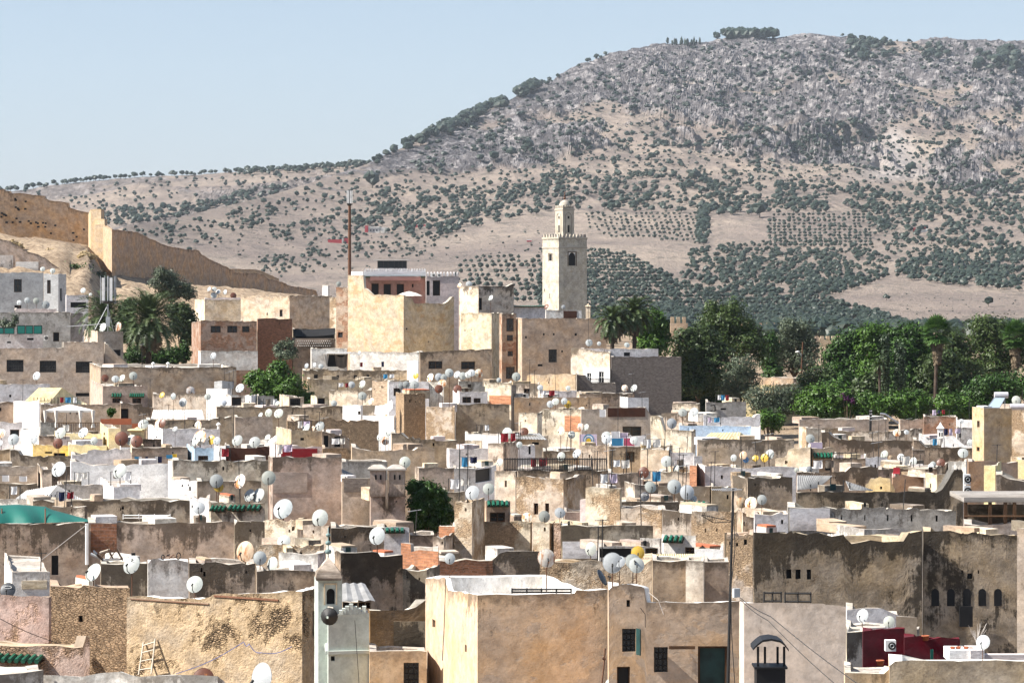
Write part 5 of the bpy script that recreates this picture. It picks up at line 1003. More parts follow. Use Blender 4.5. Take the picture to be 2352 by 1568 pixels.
def tree(name, label, cat, d, blobs, base, n, size, mat, seed, trunk=.28, group=None, limbs=True, up=.35, bark='bark', dj=.5, aspect=.55):
    """blobs (px,py,rpx,rpy) seen from the terrace; base (px,py) foot of the trunk"""
    s = d / F; r = random.Random(seed); W_ = []
    for px, py, rx, ry in blobs: p = P3(px, py, d + r.uniform(-dj, dj) * rx * s); W_.append((p.x, p.y, p.z, rx * s * FAT, rx * s * .9 * FAT, ry * s * FAT))
    gx = K(base[0]) * d; gz = float(ground_z(base[0], d)) if base[1] is None else Zat(base[1], d)
    root = thing(name, label, cat, (gx, d, gz), group); root.location = (gx, d, gz)
    top = max(W_, key=lambda q: q[2]); m = MB(); c = Vector((sum(q[0] for q in W_) / len(W_), sum(q[1] for q in W_) / len(W_), sum(q[2] for q in W_) / len(W_)))
    f = Vector((gx, d, gz - .5)); mid = f.lerp(c, .6); m.tube([f, f.lerp(mid, .5) + Vector((.12, 0, 0)), mid, c], trunk, 7, 0, trunk * .4)
    if limbs:
        for q in W_: e = Vector(q[:3]); m.tube([mid.lerp(f, .25), mid.lerp(e, .55) + Vector((0, 0, -.2)), e + Vector((0, 0, q[5] * .3))], trunk * .45, 5, 0, trunk * .12)
    m.build('trunk', bark, root); leaf_cloud('crown', W_, int(n * 1.9), size * .70, mat, root, seed, up=up, aspect=aspect); return root
T_ = 'tree'; FAT = 1.16
tree('leafy_tree', 'bright green leafy tree right behind the middle palms', T_, 376, [(1500, 735, 24, 26), (1482, 765, 26, 24), (1515, 775, 22, 26), (1495, 800, 30, 24), (1475, 725, 14, 14), (1523, 745, 14, 14)], (1495, None), 3600, .34, 'leafbright', 1)
tree('eucalyptus_tree', 'tall eucalyptus with two feathery tops above the garden', T_, 392, [(1638, 712, 22, 22), (1682, 712, 24, 22), (1625, 742, 24, 22), (1668, 742, 30, 24), (1710, 748, 24, 24), (1735, 778, 24, 26), (1655, 775, 40, 26), (1700, 790, 40, 30), (1745, 805, 20, 28)], (1690, None), 7500, .32, 'leafpine', 2, .45, aspect=.35)
tree('leafy_tree', 'broad dark leafy tree behind the dark brick house', T_, 380, [(1575, 775, 26, 22), (1610, 775, 34, 24), (1590, 805, 44, 30), (1640, 805, 38, 28), (1585, 845, 40, 34), (1635, 850, 46, 34), (1600, 885, 44, 24)], (1600, None), 8500, .30, 'leafdull', 3, .4)
tree('weeping_tree', 'drooping grey green tree over the garden wall', T_, 372, [(1708, 845, 30, 26), (1690, 870, 30, 30), (1722, 875, 24, 30), (1675, 895, 24, 24), (1700, 900, 26, 22)], (1700, None), 3600, .3, 'leafolive', 4, .3, up=-.3, aspect=.3)
tree('eucalyptus_tree', 'grey green eucalyptus beside the garden street lamp', T_, 432, [(1815, 752, 24, 20), (1840, 758, 24, 22), (1800, 785, 26, 26), (1835, 790, 36, 28), (1862, 800, 22, 28), (1810, 825, 34, 28), (1850, 835, 28, 26), (1785, 815, 18, 24)], (1825, None), 5600, .34, 'leafolive', 5, .4, up=-.1, aspect=.35)
tree('leafy_tree', 'small dark tree between the two eucalyptus trees', T_, 428, [(1770, 790, 18, 24), (1765, 825, 20, 26), (1775, 855, 20, 20)], (1768, None), 1800, .34, 'leafdeep', 6)
tree('olive_tree', 'silvery olive tree in front of the tan garden villa', T_, 350, [(1735, 910, 22, 20), (1765, 905, 26, 22), (1800, 915, 30, 24), (1750, 930, 30, 22), (1822, 905, 20, 22), (1790, 940, 34, 18)], (1770, None), 4600, .26, 'leafolive', 7, aspect=.3)
tree('citrus_shrub', 'low bright shrub at the left end of the mauve wall', 'shrub', 332, [(1760, 958, 18, 16), (1780, 965, 22, 18), (1750, 972, 14, 12)], (1768, None), 1600, .24, 'leafbright', 8)
for i, (lab, bl) in enumerate((('dense dark ficus at the left end of the tall row', [(1912, 820, 24, 26), (1935, 795, 26, 26), (1965, 780, 26, 24), (1950, 825, 34, 34), (1918, 855, 30, 30), (1960, 865, 36, 32)]),
    ('dense dark ficus with a rounded top behind the young palm', [(1998, 765, 26, 22), (2025, 768, 24, 24), (1995, 800, 34, 30), (2030, 815, 34, 34), (2000, 850, 36, 34), (2030, 870, 34, 28)]),
    ('dense dark ficus behind the two dark cypress columns', [(2065, 772, 24, 24), (2090, 765, 22, 22), (2070, 805, 34, 30), (2100, 815, 30, 32), (2075, 850, 36, 34), (2100, 870, 30, 28)]),
    ('dense dark ficus beside the tall fan palm', [(2122, 775, 20, 24), (2138, 800, 22, 28), (2130, 840, 26, 32), (2150, 870, 24, 28), (2120, 880, 24, 26)]))):
    tree('ficus_tree', lab, T_, 402 - i * .8, bl, (bl[2][0], None), 5200, .34, 'leafbright' if i % 2 else 'leafdeep', 20 + i, .4, 'dense ficus trees in the garden')
for i, (lab, bl) in enumerate((('bright citrus tree at the left end of the hedge row', [(1852, 925, 26, 24), (1880, 905, 26, 22), (1870, 940, 32, 22)]), ('bright citrus tree with purple blossom beside it', [(1925, 910, 28, 26), (1955, 930, 26, 24), (1915, 940, 28, 22)]),
    ('bright citrus tree below the two cypress columns', [(2000, 925, 30, 22), (2030, 935, 28, 22), (1985, 943, 24, 18)]), ('bright citrus tree just left of the fan palm trunk', [(2070, 925, 32, 24), (2105, 925, 28, 24), (2090, 945, 32, 18)]), ('bright citrus tree just right of the fan palm trunk', [(2175, 925, 26, 24), (2205, 935, 26, 22), (2180, 948, 26, 16)]))):
    tree('citrus_tree', lab, T_, 348 - i * .6, bl, (bl[0][0], None), 3400, .26, 'leafbright', 30 + i, .2, 'citrus trees along the garden wall')
for i, (x0, yb) in enumerate(((1590, 905), (1650, 920), (1880, 890), (1940, 900), (2010, 900), (2080, 905), (2140, 900), (2220, 915), (2165, 850), (1560, 860))):
    tree('garden_shrub', 'dark shrub filling the shade below the garden trees', 'shrub', 396 - i * .3, [(x0 - 24, yb, 30, 34), (x0 + 22, yb + 4, 32, 30), (x0, yb + 24, 40, 24), (x0 + 4, yb - 24, 28, 24)], (x0, None), 2600, .36, 'leafdeep' if i % 2 else 'leafdull', 300 + i, .12, 'dark shrubs below the garden trees')
tree('bougainvillea', 'purple bougainvillea among the citrus trees', 'shrub', 345, [(1943, 914, 7, 6), (1958, 920, 6, 6), (1935, 908, 5, 5)], (1948, None), 110, .2, 'bougainvillea', 38, .08)
tree('pine_tree', 'large layered pine at the garden edge left of second fan palm', T_, 398, [(2185, 775, 24, 22), (2205, 800, 30, 24), (2190, 835, 32, 28), (2225, 845, 36, 28), (2200, 880, 38, 28), (2240, 890, 34, 26)], (2205, None), 7000, .26, 'leafpine', 40, .4, up=.7)
tree('pine_tree', 'tallest bushy pine behind the second fan palm', T_, 404, [(2255, 745, 30, 20), (2285, 755, 34, 24), (2325, 765, 30, 24), (2250, 785, 36, 28), (2295, 800, 44, 32), (2335, 815, 34, 34), (2280, 840, 46, 30), (2365, 780, 30, 30)], (2290, None), 9000, .28, 'leafpine', 41, .45, up=.6)
tree('leafy_tree', 'glossy green tree behind the solar heater', T_, 352, [(2245, 900, 30, 28), (2280, 885, 30, 24), (2315, 890, 32, 28), (2350, 885, 30, 28), (2260, 930, 34, 22), (2310, 925, 34, 22)], (2290, None), 6000, .26, 'leafdeep', 42)
for px, h0, h1, lab in ((2033, 770, 900, 'dark slim cypress column left of its twin'), (2066, 790, 905, 'dark slim cypress column right of its twin')):
    tree('cypress_tree', lab, T_, 388, [(px, y, 9 + 3 * math.sin((y - h0) / (h1 - h0) * 3), 16) for y in range(h0 + 12, h1 - 5, 18)], (px, None), 1500, .22, 'cypress', px, .15, 'slim cypress columns', limbs=False)
FAT = 1.
tree('fig_bush', 'spreading green fig bush between the roofs', 'bush', 318, [(585, 870, 26, 20), (610, 885, 36, 28), (640, 865, 34, 26), (660, 890, 40, 30), (620, 908, 40, 18), (690, 912, 34, 18), (725, 922, 30, 10), (760, 925, 18, 5), (640, 842, 20, 16)], (630, None), 8000, .24, 'leafbright', 50)
tree('wild_shrub', 'wispy shrub growing from the ruined wall', 'bush', 367, [(640, 800, 14, 14), (660, 790, 16, 12), (655, 815, 26, 12), (672, 805, 12, 12)], (652, 835), 900, .22, 'leafolive', 51, .06)
tree('dense_bush', 'dense dark green tree beside the twin chimneys', T_, 164, [(955, 1120, 24, 20), (985, 1128, 26, 20), (1010, 1145, 22, 22), (975, 1160, 38, 32), (1012, 1178, 30, 28), (960, 1195, 26, 24), (995, 1200, 34, 22)], (985, None), 9000, .13, 'leafdeep', 52, .14)
tree('hillside_shrub', 'bright green shrub below the rampart buttress', 'bush', 478, [(160, 622, 22, 18), (185, 632, 30, 22), (165, 648, 26, 20), (200, 655, 22, 20)], (178, None), 2600, .34, 'leafpine', 53, .15)
for i, (px, py, lab) in enumerate(((28, 560, 'dry shrub on the bank just under the left end of rampart'), (75, 585, 'dry shrub on the bank above the ruined wall'), (120, 578, 'dry shrub on the bank below the putlog holes'), (160, 590, 'dry shrub on the bank near the rampart buttress'), (195, 585, 'dry shrub tucked beside the rampart buttress'))):
    tree('hillside_shrub', lab, 'bush', 486, [(px, py, 13, 7), (px + 13, py + 5, 12, 6), (px - 10, py + 5, 9, 5)], (px, py + 10), 700, .3, 'leafolive' if i % 2 else 'drygrass', 80 + i, .06)
tree('hillside_shrub', 'dull thin shrub at the rampart corner', 'bush', 482, [(228, 640, 16, 18), (240, 655, 16, 20), (222, 665, 20, 18)], (230, None), 1300, .32, 'leafolive', 54, .12)
tree('olive_tree', 'silvery olive tree against the lower rampart', T_, 468, [(372, 628, 20, 16), (390, 640, 22, 20), (365, 650, 22, 18), (415, 662, 30, 20), (390, 672, 30, 18), (432, 675, 20, 14)], (392, None), 4200, .32, 'leafolive', 55, .3, aspect=.35)
tree('leafy_tree', 'dark bushy tree right of the big date palm', T_, 420, [(400, 712, 20, 16), (422, 715, 22, 18), (438, 740, 16, 20), (412, 745, 24, 24), (430, 775, 18, 24)], (415, None), 3600, .32, 'leafdull', 56, .3)
tree('leafy_tree', 'dark tree between the two date palms', T_, 415, [(300, 700, 16, 14), (290, 720, 20, 20), (300, 760, 22, 26)], (300, None), 2600, .32, 'leafdeep', 57, .3)
tree('leafy_tree', 'dark undergrowth tree below the big palm fronds', T_, 378, [(315, 815, 26, 22), (355, 820, 30, 20), (395, 818, 30, 22), (425, 810, 14, 26)], (360, None), 3200, .30, 'leafdeep', 58, .2)  # leaves added to fill in the black shade behind the palm
tree('small_palm_bush', 'small yellow green potted tree by red railings', 'plant', 278, [(256, 944, 9, 7), (254, 950, 6, 6)], (255, 975), 260, .22, 'leafbright', 59, .05)
tree('balcony_plant', 'green plants spilling over the green glazed screens', 'plant', 376, [(12, 742, 14, 10), (35, 732, 10, 12), (22, 748, 18, 8)], (20, 765), 700, .2, 'leafolive', 60, .05)

def date_palm(name, label, d, px, py, rad, nf, base_y, seed, dead=18, droop=1., trunk=.3):
    r = random.Random(seed); s = d / F; c = P3(px, py, d); gz = float(ground_z(px, d)); root = thing(name, label, T_, (c.x, d, gz)); R_ = rad * s
    m = MB(); b = Vector((c.x + r.uniform(-.4, .4), d, gz - .4)); m.tube([b, b.lerp(c, .5), c], trunk, 9, 0, trunk * 1.25)
    for i in range(26):                                 # stubs of old leaf bases
        z = lerp(gz + 1, c.z, (i + .5) / 26); a = i * 2.4; q = Vector((b.x + (c.x - b.x) * i / 26, d, z)); m.tube([q + Vector((math.cos(a), math.sin(a), 0)) * trunk * .8, q + Vector((math.cos(a), math.sin(a), .5)) * trunk * 1.5], .07, 4)
    m.build('trunk', 'palmtrunk', root)
    def fronds(nm, n, mat, lo, hi, ln):
        V, Q = [], []
        for i in range(n):
            az = i * 2.39996 + r.uniform(-.2, .2); el = math.radians(lerp(lo, hi, (i + r.random()) / n)); L = R_ * ln * r.uniform(.85, 1.12); p = Vector(c); dirh = Vector((math.cos(az), math.sin(az), 0)); N = 13; e = el; pts = []
            for k in range(N + 1):
                pts.append(Vector(p)); p = p + (dirh * math.cos(e) + Vector((0, 0, math.sin(e)))) * (L / N); e -= droop * (.05 + .105 * (k / N)) * (1 if e > -1.35 else 0)
            for k in range(N):
                a, b2 = pts[k], pts[k + 1]; tng = (b2 - a).normalized(); side = tng.cross(Vector((0, 0, 1))); side = side.normalized() if side.length > .05 else Vector((1, 0, 0)); upv = side.cross(tng)
                w = .035; o = len(V); V.extend([a - side * w, a + side * w, b2 + side * w, b2 - side * w]); Q.append([o, o + 1, o + 2, o + 3])
                if k < 2: continue
                ll = R_ * .19 * (1 - abs((k / N) - .5) * 1.1)
                for j in (0, .5):
                    q = a.lerp(b2, j)
                    for sg in (-1, 1):
                        dv = (side * sg * .8 + tng * .75 + upv * r.uniform(.0, .5)).normalized() * ll * r.uniform(.8, 1.15); wv = tng * .075; o = len(V)
                        V.extend([q - wv, q + wv, q + dv + wv * .3, q + dv - wv * .3]); Q.append([o, o + 1, o + 2, o + 3])
        return np_mesh(nm, [tuple(v) for v in V], Q, mat, root)
    fronds('crown', nf, 'palmleaf', 88, -28, 1.); fronds('dead_fronds', dead, 'deadfrond', -25, -78, .85)
    return root
date_palm('date_palm', 'largest date palm with fronds over the mauve wall', 362, 343, 738, 88, 120, 850, 1, 26)
date_palm('date_palm', 'date palm with brown hanging fronds behind the antenna mast', 368, 242, 728, 78, 80, 800, 2, 44, 1.25)
date_palm('date_palm', 'upright date palm with bushy crown right of minaret house', 368, 1458, 722, 56, 80, 800, 3, 14, 1.2, .22)
date_palm('date_palm', 'leaning windswept date palm touching the minaret house', 366, 1407, 738, 56, 50, 800, 4, 20, 1.35, .22)
date_palm('young_palm', 'small yellowish palm in front of the dark ficus trees', 386, 2020, 838, 24, 26, 900, 5, 6, 1.3, .14)
def fan_palm(label, d, px, py, rad, seed, skirt):
    r = random.Random(seed); s = d / F; c = P3(px, py, d); gz = float(ground_z(px, d)); root = thing('fan_palm', label, T_, (c.x, d, gz)); m = MB()
    m.tube([(c.x - .3, d, gz - .4), (c.x - .25, d, lerp(gz, c.z, .5)), c], .24, 8, 0, .2); m.build('trunk', 'palmtrunk', root); V, Q = [], []; V2, Q2 = [], []
    def fan(V, Q, o0, dv, size, n=11, spread=1.25):
        dv = dv.normalized(); side = dv.cross(Vector((0, 0, 1))); side = side.normalized() if side.length > .05 else Vector((1, 0, 0)); st = o0 + dv * size * .8; o = len(V); V.extend([o0, o0 + side * .04, st + side * .03, st]); Q.append([o, o + 1, o + 2, o + 3])
        for k in range(n):
            a = (k / (n - 1) - .5) * 2 * spread; q = dv * math.cos(a) + side * math.sin(a) + Vector((0, 0, -.25 * abs(a) + r.uniform(-.1, .1))); w = side * math.cos(a) * .09 * size - dv * math.sin(a) * .09 * size; e = st + q * size; o = len(V)
            V.extend([st, st + q * size * .6 + w, e, st + q * size * .6 - w]); Q.append([o, o + 1, o + 2, o + 3])
    for i in range(70):
        az = i * 2.39996; el = math.radians(lerp(88, -55, (i + r.random()) / 70)); fan(V, Q, c, Vector((math.cos(az) * math.cos(el), math.sin(az) * math.cos(el), math.sin(el))), rad * s * .50 * r.uniform(.8, 1.15))
    for i in range(90):
        az = i * 2.39996; u = r.random(); z = c.z - u * skirt * s * .75; rr_ = (1 - u * .75) * rad * s * .38; fan(V2, Q2, Vector((c.x, d, z)), Vector((math.cos(az) * .45, math.sin(az) * .45, -1)), rad * s * .42 * (1 - .4 * u), 7, .5)
    np_mesh('crown', [tuple(v) for v in V], Q, 'fanleaf', root); np_mesh('skirt', [tuple(v) for v in V2], Q2, 'deadfrond', root)
fan_palm('tall fan palm with brown skirt and full trunk in view', 372, 2153, 762, 46, 6, 80); fan_palm('tall fan palm with pale skirt near the photo edge', 376, 2333, 772, 46, 7, 84)
# ---------------------------------------------------------------- ramparts
def slab(m, pts, zb, thick, mat=0, seed=0, rough=.12, back=None):
    """standing wall through pts [(x,y,ztop)] with a thickness towards +y"""
    r = random.Random(seed); fine = []
    for (a, b) in zip(pts, pts[1:]):
        a, b = Vector(a), Vector(b); n = max(1, int((b - a).length / 1.1))
        for i in range(n): p = a.lerp(b, i / n); fine.append(p + Vector((0, 0, r.uniform(-rough, rough) if i else 0)))
    fine.append(Vector(pts[-1])); u = seed * 3.
    for a, b in zip(fine, fine[1:]):
        L = (Vector(b) - Vector(a)).xy.length; o = Vector((0, thick, 0)); za, zb2 = a.z, b.z
        A0, B0 = Vector((a.x, a.y, zb)), Vector((b.x, b.y, zb)); u2 = u + L
        m.face([A0, B0, b, a], mat, [(u, za - zb), (u2, zb2 - zb), (u2, 0), (u, 0)]); m.face([a, b, b + o, a + o], mat, [(u, 1.5), (u2, 1.5), (u2, 2), (u, 2)]); m.face([A0 + o, a + o, b + o, B0 + o], mat, [(u, za - zb), (u, 0), (u2, 0), (u2, zb2 - zb)]); u = u2
    for e, f in ((fine[0], 1), (fine[-1], -1)):
        o = Vector((0, thick, 0)); q = [Vector((e.x, e.y, zb)), e, e + o, Vector((e.x, e.y + thick, zb))]; m.face(q[::f], mat, [(0, e.z - zb), (0, 0), (thick, 0), (thick, e.z - zb)])
def pp(px, py, d): p = P3(px, py, d); return (p.x, p.y, p.z)
rp = thing('rampart_wall', 'upper ochre rampart with putlog holes and stepped top', 'city wall', (K(80) * 520, 520, Zat(560, 520)))
m = MB(); slab(m, [pp(x, y, 522 + (x - 100) * .01) for x, y in ((-160, 430), (0, 434), (8, 434), (9, 437), (22, 439), (23, 445), (60, 445), (76, 448), (100, 450), (101, 454), (110, 460), (156, 466), (157, 476), (178, 483), (207, 489))], Zat(585, 522), 2., seed=3); m.build('wall_face', 'rampart', rp)
rh = random.Random(8); m = None
for px, py in ((4, 492), (10, 495), (3, 500), (14, 497), (36, 478), (35, 459), (36, 462), (59, 465), (43, 484), (66, 510), (71, 515), (83, 513), (87, 515), (88, 523), (99, 514), (104, 523), (105, 515), (117, 538), (127, 520), (168, 537), (176, 546), (169, 554), (193, 529), (46, 512), (29, 513), (15, 513), (41, 481), (58, 482), (38, 504)):
    m = MB(); q = P3(px, py, 520.9); m.cbox(q.x, q.y, q.z, .3 + .15 * rh.random(), .4, .32, 0); m.build('putlog_hole', 'black', rp)
rb = thing('rampart_buttress', 'sunlit stepped buttress between the two ramparts', 'buttress', (K(220) * 514, 514, Zat(600, 514)))
m = MB(); slab(m, [pp(203, 492, 518), pp(208, 481, 514), pp(232, 480, 513)], Zat(625, 514), 4, seed=5, rough=.04); slab(m, [pp(217, 503, 511.5), pp(240, 503, 510)], Zat(640, 514), 3.5, seed=6, rough=.04); m.build('pier', 'rampartlit', rb)
m = MB(); slab(m, [pp(219, 516, 509.5), pp(241, 516, 508.5)], Zat(640, 514), 3, seed=7, rough=.03); m.build('lower_step', 'rampartlit', rb)
rl = thing('rampart_wall', 'long lower rampart descending to the rooftops with a sunlit end', 'city wall', (K(258) * 500, 500, Zat(650, 500)))
m = MB(); slab(m, [pp(230, 518, 511), pp(247, 519, 505), pp(257, 527, 500)], Zat(680, 500), 2.5, seed=9, rough=.04); m.build('sunlit_end', 'rampartlit', rl)
m = MB(); tp = [(257, 527), (315, 533), (330, 541), (345, 549), (380, 563), (425, 573), (455, 575), (462, 585), (487, 598), (512, 610), (535, 620), (537, 627), (588, 627), (606, 630), (613, 638), (655, 650), (660, 655), (703, 662), (725, 667), (735, 690)]
slab(m, [pp(x, y, 500 + (x - 257) * .26) for x, y in tp], Zat(720, 500), 1.6, seed=11, rough=.1); m.build('wall_face', 'rampart', rl)
m = MB(); slab(m, [pp(x, y, 640 + (x - 537) * .2) for x, y in ((530, 617), (588, 619), (600, 622), (640, 640))], Zat(690, 640), 1.5, seed=12, rough=.05); tag(m.build('rampart_wall', 'rampartlit'), 'far pale stretch of rampart behind the lower wall end', 'city wall')
def crenel_wall(name, label, x0, x1, yt, yb, d, n, mat, hgt=.5, group=None):
    s = d / F; root = thing(name, label, 'wall', (K((x0 + x1) / 2) * d, d, Zat(yb, d)), group); m = MB(); m.box(P3(x0, yb, d), ((x1 - x0) * s, 0, 0), (0, 1.2, 0), (0, 0, (yb - yt) * s * (1 - hgt))); m.build('wall_face', mat, root)
    for i in range(n): w_ = (x1 - x0) / n; m = MB(); m.box(P3(x0 + i * w_ + w_ * .06, yb, d + .05) + Vector((0, 0, (yb - yt) * s * (1 - hgt))), (w_ * s * .6, 0, 0), (0, 1.1, 0), (0, 0, (yb - yt) * s * hgt)); m.build('merlon', mat, root)
    return root
crenel_wall('garden_rampart', 'tan crenellated wall glimpsed above the middle garden trees', 1540, 1580, 728, 775, 620, 3, 'tan', .3)
crenel_wall('garden_rampart', 'tan crenellated wall glimpsed left of the ficus row', 1872, 1935, 772, 815, 640, 5, 'tan', .22)
crenel_wall('garden_rampart', 'pale ruined wall stump beyond the middle garden trees', 1700, 1790, 742, 800, 700, 3, 'rampart', .15)

# ---------------------------------------------------------------- the minaret
def merlons(h, f, n, hh, w, mat, taper=.55, inset=.12, z=None):
    L = h.tL if f == 'L' else h.tR
    for i in range(n):
        s = (i + .5) / n; zz = (interp_prof(h.pf[f], s) if z is None else z) - .02; a = fpt(h, f, s - w / L / 2, zz, -.01); b = fpt(h, f, s + w / L / 2, zz, -.01); c = b - a; n_ = h.nL if f == 'L' else h.nR; dn = Vector((-n_.x, -n_.y, 0)) * .22
        m = MB(); t1 = a + c * (1 - taper) / 2 + Vector((0, 0, hh)); t2 = b - c * (1 - taper) / 2 + Vector((0, 0, hh)); k = Vector((0, 0, hh * .45))
        for o in (Vector((0, 0, 0)), dn): m.face([a + o, b + o, b + k + o, t2 + o, t1 + o, a + k + o])
        ring = [a, b, b + k, t2, t1, a + k]
        for p, q in zip(ring, ring[1:] + ring[:1]): m.face([p, p + dn, q + dn, q])
        m.build('merlon', mat, h.root)
mn = house('tall square minaret of pale stone with a small domed lantern', 1246, 1283.5, 1348, 545, 455, 'minaretstone', 'cement', wins=[(1306, 580, 1322, 610, SL), (1261, 584, 1267, 599, SL), (1250, 663, 1251.5, 670, SL), (1262, 674, 1263.5, 685, SL)], a=57, b=33, cat='minaret', name='minaret', rough=.02, deck=.5, zb=735)
merlons(mn, 'L', 6, .55, .38, 'minaretstone'); merlons(mn, 'R', 8, .55, .42, 'minaretstone')
def band(h, py, hh, out, mat, name='cornice'):
    m = MB(); z = Zat(py, h.d)
    for f in 'LR':
        a, b = fpt(h, f, -.01, z, out), fpt(h, f, 1.01, z, out); n_ = h.nL if f == 'L' else h.nR; m.box(a, b - a, Vector((-n_.x, -n_.y, 0)) * (out + .04), (0, 0, hh))
    m.build(name, mat, h.root)
band(mn, 570, .28, .07, 'minaretstone'); band(mn, 549, .3, .10, 'minaretstone')
def frame_on(h, f, x0, y0, x1, y1, t, out, mat, name):
    s0, d0 = h.on(f, x0); s1, d1 = h.on(f, x1); z1, z0 = Zat(y0, (d0 + d1) / 2), Zat(y1, (d0 + d1) / 2); L = h.tL if f == 'L' else h.tR; ts = t / L; s0, s1 = sorted((s0, s1)); m = MB()
    for a, b, c, e in ((s0 - ts, s1 + ts, z1, z1 + t), (s0 - ts, s0, z0, z1 - .003), (s1, s1 + ts, z0, z1 - .003)): p = fpt(h, f, a, c, -.03); q = fpt(h, f, b, c, -.03); m.box(p, q - p, fpt(h, f, a, c, out) - p, (0, 0, e - c))
    m.build(name, mat, h.root)
def arch_fill(h, f, x0, y0, x1, y1, mat, name, horseshoe=False, out=-.06):
    """the spandrel left over when an arch is cut in a rectangle: makes a square opening read as an arch"""
    s0, d0 = h.on(f, x0); s1, d1 = h.on(f, x1); s0, s1 = sorted((s0, s1)); dm_ = (d0 + d1) / 2; z1, z0 = Zat(y0, dm_), Zat(y1, dm_); m = MB(); L = (h.tL if f == 'L' else h.tR) * (s1 - s0); R_ = L / 2; zc = z1 - R_ * 1.15
    for sg in (0, 1):
        for k in range(6):
            a0, a1 = math.pi / 2 * k / 6, math.pi / 2 * (k + 1) / 6
            def q(a, top): x = (1 - math.cos(a)) / 2; x = x if sg == 0 else 1 - x; return fpt(h, f, lerp(s0, s1, x), z1 if top else zc + math.sin(a) * R_ * 1.15, out)
            m.face([q(a0, 0), q(a1, 0), q(a1, 1), q(a0, 1)])
    m.build(name, mat, h.root)
frame_on(mn, 'R', 1305, 579, 1323, 611, .10, .05, 'darkwood', 'window_surround'); arch_fill(mn, 'R', 1307, 580, 1321, 597, 'whitepaint', 'arch_screen'); frame_on(mn, 'L', 1260, 583, 1268, 600, .08, .04, 'darkwood', 'window_surround')
s_ = 455 / F; lc = Vector(((mn.C.x + (mn.L + mn.R).x - mn.C.x) / 2, ((mn.L + mn.R).y) / 2, 0)); lw = 2.15; zb_ = mn.deck - .1; zt_ = Zat(478, lc.y); u1, u2 = mn.uR, mn.uL
def lq(a, b): return Vector((lc.x + u1.x * a + u2.x * b, lc.y + u1.y * a + u2.y * b, 0))
m = MB(); hw = lw / 2; U = [Vector((u1.x, u1.y, 0)), Vector((u2.x, u2.y, 0))]; m.box(lq(-hw, -hw) + Vector((0, 0, zb_)), U[0] * lw, U[1] * lw, (0, 0, zt_ - zb_)); o = m.build('lantern', 'minaretstone', mn.root); lan = o
m = MB(); e = .08; m.box(lq(-hw - e, -hw - e) + Vector((0, 0, zt_ - .35)), U[0] * (lw + 2 * e), U[1] * (lw + 2 * e), (0, 0, .18)); m.build('cornice', 'minaretstone', mn.root)
for sd2 in range(2):
    for i in range(5):
        m = MB(); a = -hw + lw * (i + .5) / 5; p0 = lq(a - .14, -hw) if sd2 == 0 else lq(-hw, a - .14); m.box(p0 + Vector((0, 0, zt_)), U[sd2] * .28, U[1 - sd2] * .18, (0, 0, .42)); m.build('lantern_merlon', 'minaretstone', mn.root)
for sd2 in range(2):                                    # blind arch and openings on both visible faces
    n_ = -U[1 - sd2]; m = MB(); wv = U[sd2]; c0 = (lq(0, -hw) if sd2 == 0 else lq(-hw, 0)) + n_ * .03; zl, zh = zb_ + .9, zt_ - 1.35; pts = [c0 - wv * .55 + Vector((0, 0, zl)), c0 - wv * .55 + Vector((0, 0, zh))] + [c0 - wv * .55 * math.cos(math.pi * k / 8) + Vector((0, 0, zh + .6 * math.sin(math.pi * k / 8))) for k in range(1, 8)] + [c0 + wv * .55 + Vector((0, 0, zh)), c0 + wv * .55 + Vector((0, 0, zl))]
    m.tube(pts, .06, 5); m.build('blind_arch', 'minaretstone', mn.root); m = MB(); m.box(c0 - wv * .17 + Vector((0, 0, zl + .5)) - n_ * .1, wv * .34, n_ * .1, (0, 0, 1.15)); m.build('opening', 'black', mn.root); m = MB(); m.box(c0 - wv * .15 + Vector((0, 0, zh - .35)) - n_ * .1, wv * .3, n_ * .1, (0, 0, .42)); m.build('opening', 'black', mn.root)
dc = lq(0, 0); m = MB(); m.lathe((dc.x, dc.y, zt_ + .0), [(.95, 0), (.95, .25), (.9, .5), (.72, .85), (.42, 1.12), (.1, 1.28), (0, 1.3)], 16); m.build('dome', 'minaretstone', mn.root, True)
m = MB(); m.tube([(dc.x, dc.y, zt_ + 1.2), (dc.x, dc.y, zt_ + 2.6)], .04, 5)
for z, r in ((1.55, .2), (1.95, .16), (2.28, .11)): m.lathe((dc.x, dc.y, zt_ + z), [(0, -r), (r * .8, -r * .6), (r, 0), (r * .8, r * .6), (0, r)], 8)
m.build('finial', 'rustmetal', mn.root, True); m = MB(); q = lq(hw - .2, -hw + .5); m.tube([(q.x, q.y, zt_), (q.x, q.y, Zat(435, 455))], .035, 5); m.tube([(q.x, q.y, Zat(440, 455)), (q.x + .5, q.y, Zat(438, 455))], .05, 4); m.build('antenna', 'darkmetal', mn.root)
# small turrets
def turret(label, cat, d, px, w, ytop, ycap, ybase, mat, fin=False, name='turret', rot=.6):
    s = d / F; c = P3(px, ybase, d); root = thing(name, label, cat, c); r = w * s / 2; m = MB(); hb = (ybase - ycap) * s; m.lathe(c, [(r * 1.25, -2), (r * 1.25, hb)], 4, rot=rot); m.build('shaft', mat, root)
    m = MB(); m.lathe(c, [(r * 1.25, hb), (r * 1.7, hb + .12 * w * s), (r * 1.6, hb + .2 * w * s), (r * .62, hb + (ycap - ytop) * s * .6), (.02, hb + (ycap - ytop) * s)], 4, rot=rot); m.build('cap', mat, root)
    return root, c, r, hb, s
tr_ = turret('small white turret with a pointed cap on the mosque terrace', 'turret', 257, 2160, 15, 969, 985, 1027, 'white')
m = MB()
for a in (-.35, .35):
    m = MB(); q = P3(2160 + a * 8 + 1, 1002, 257 - .42); m.cbox(q.x, q.y, q.z, .1, .14, .35); m.build('slit_opening', 'black', tr_[0])
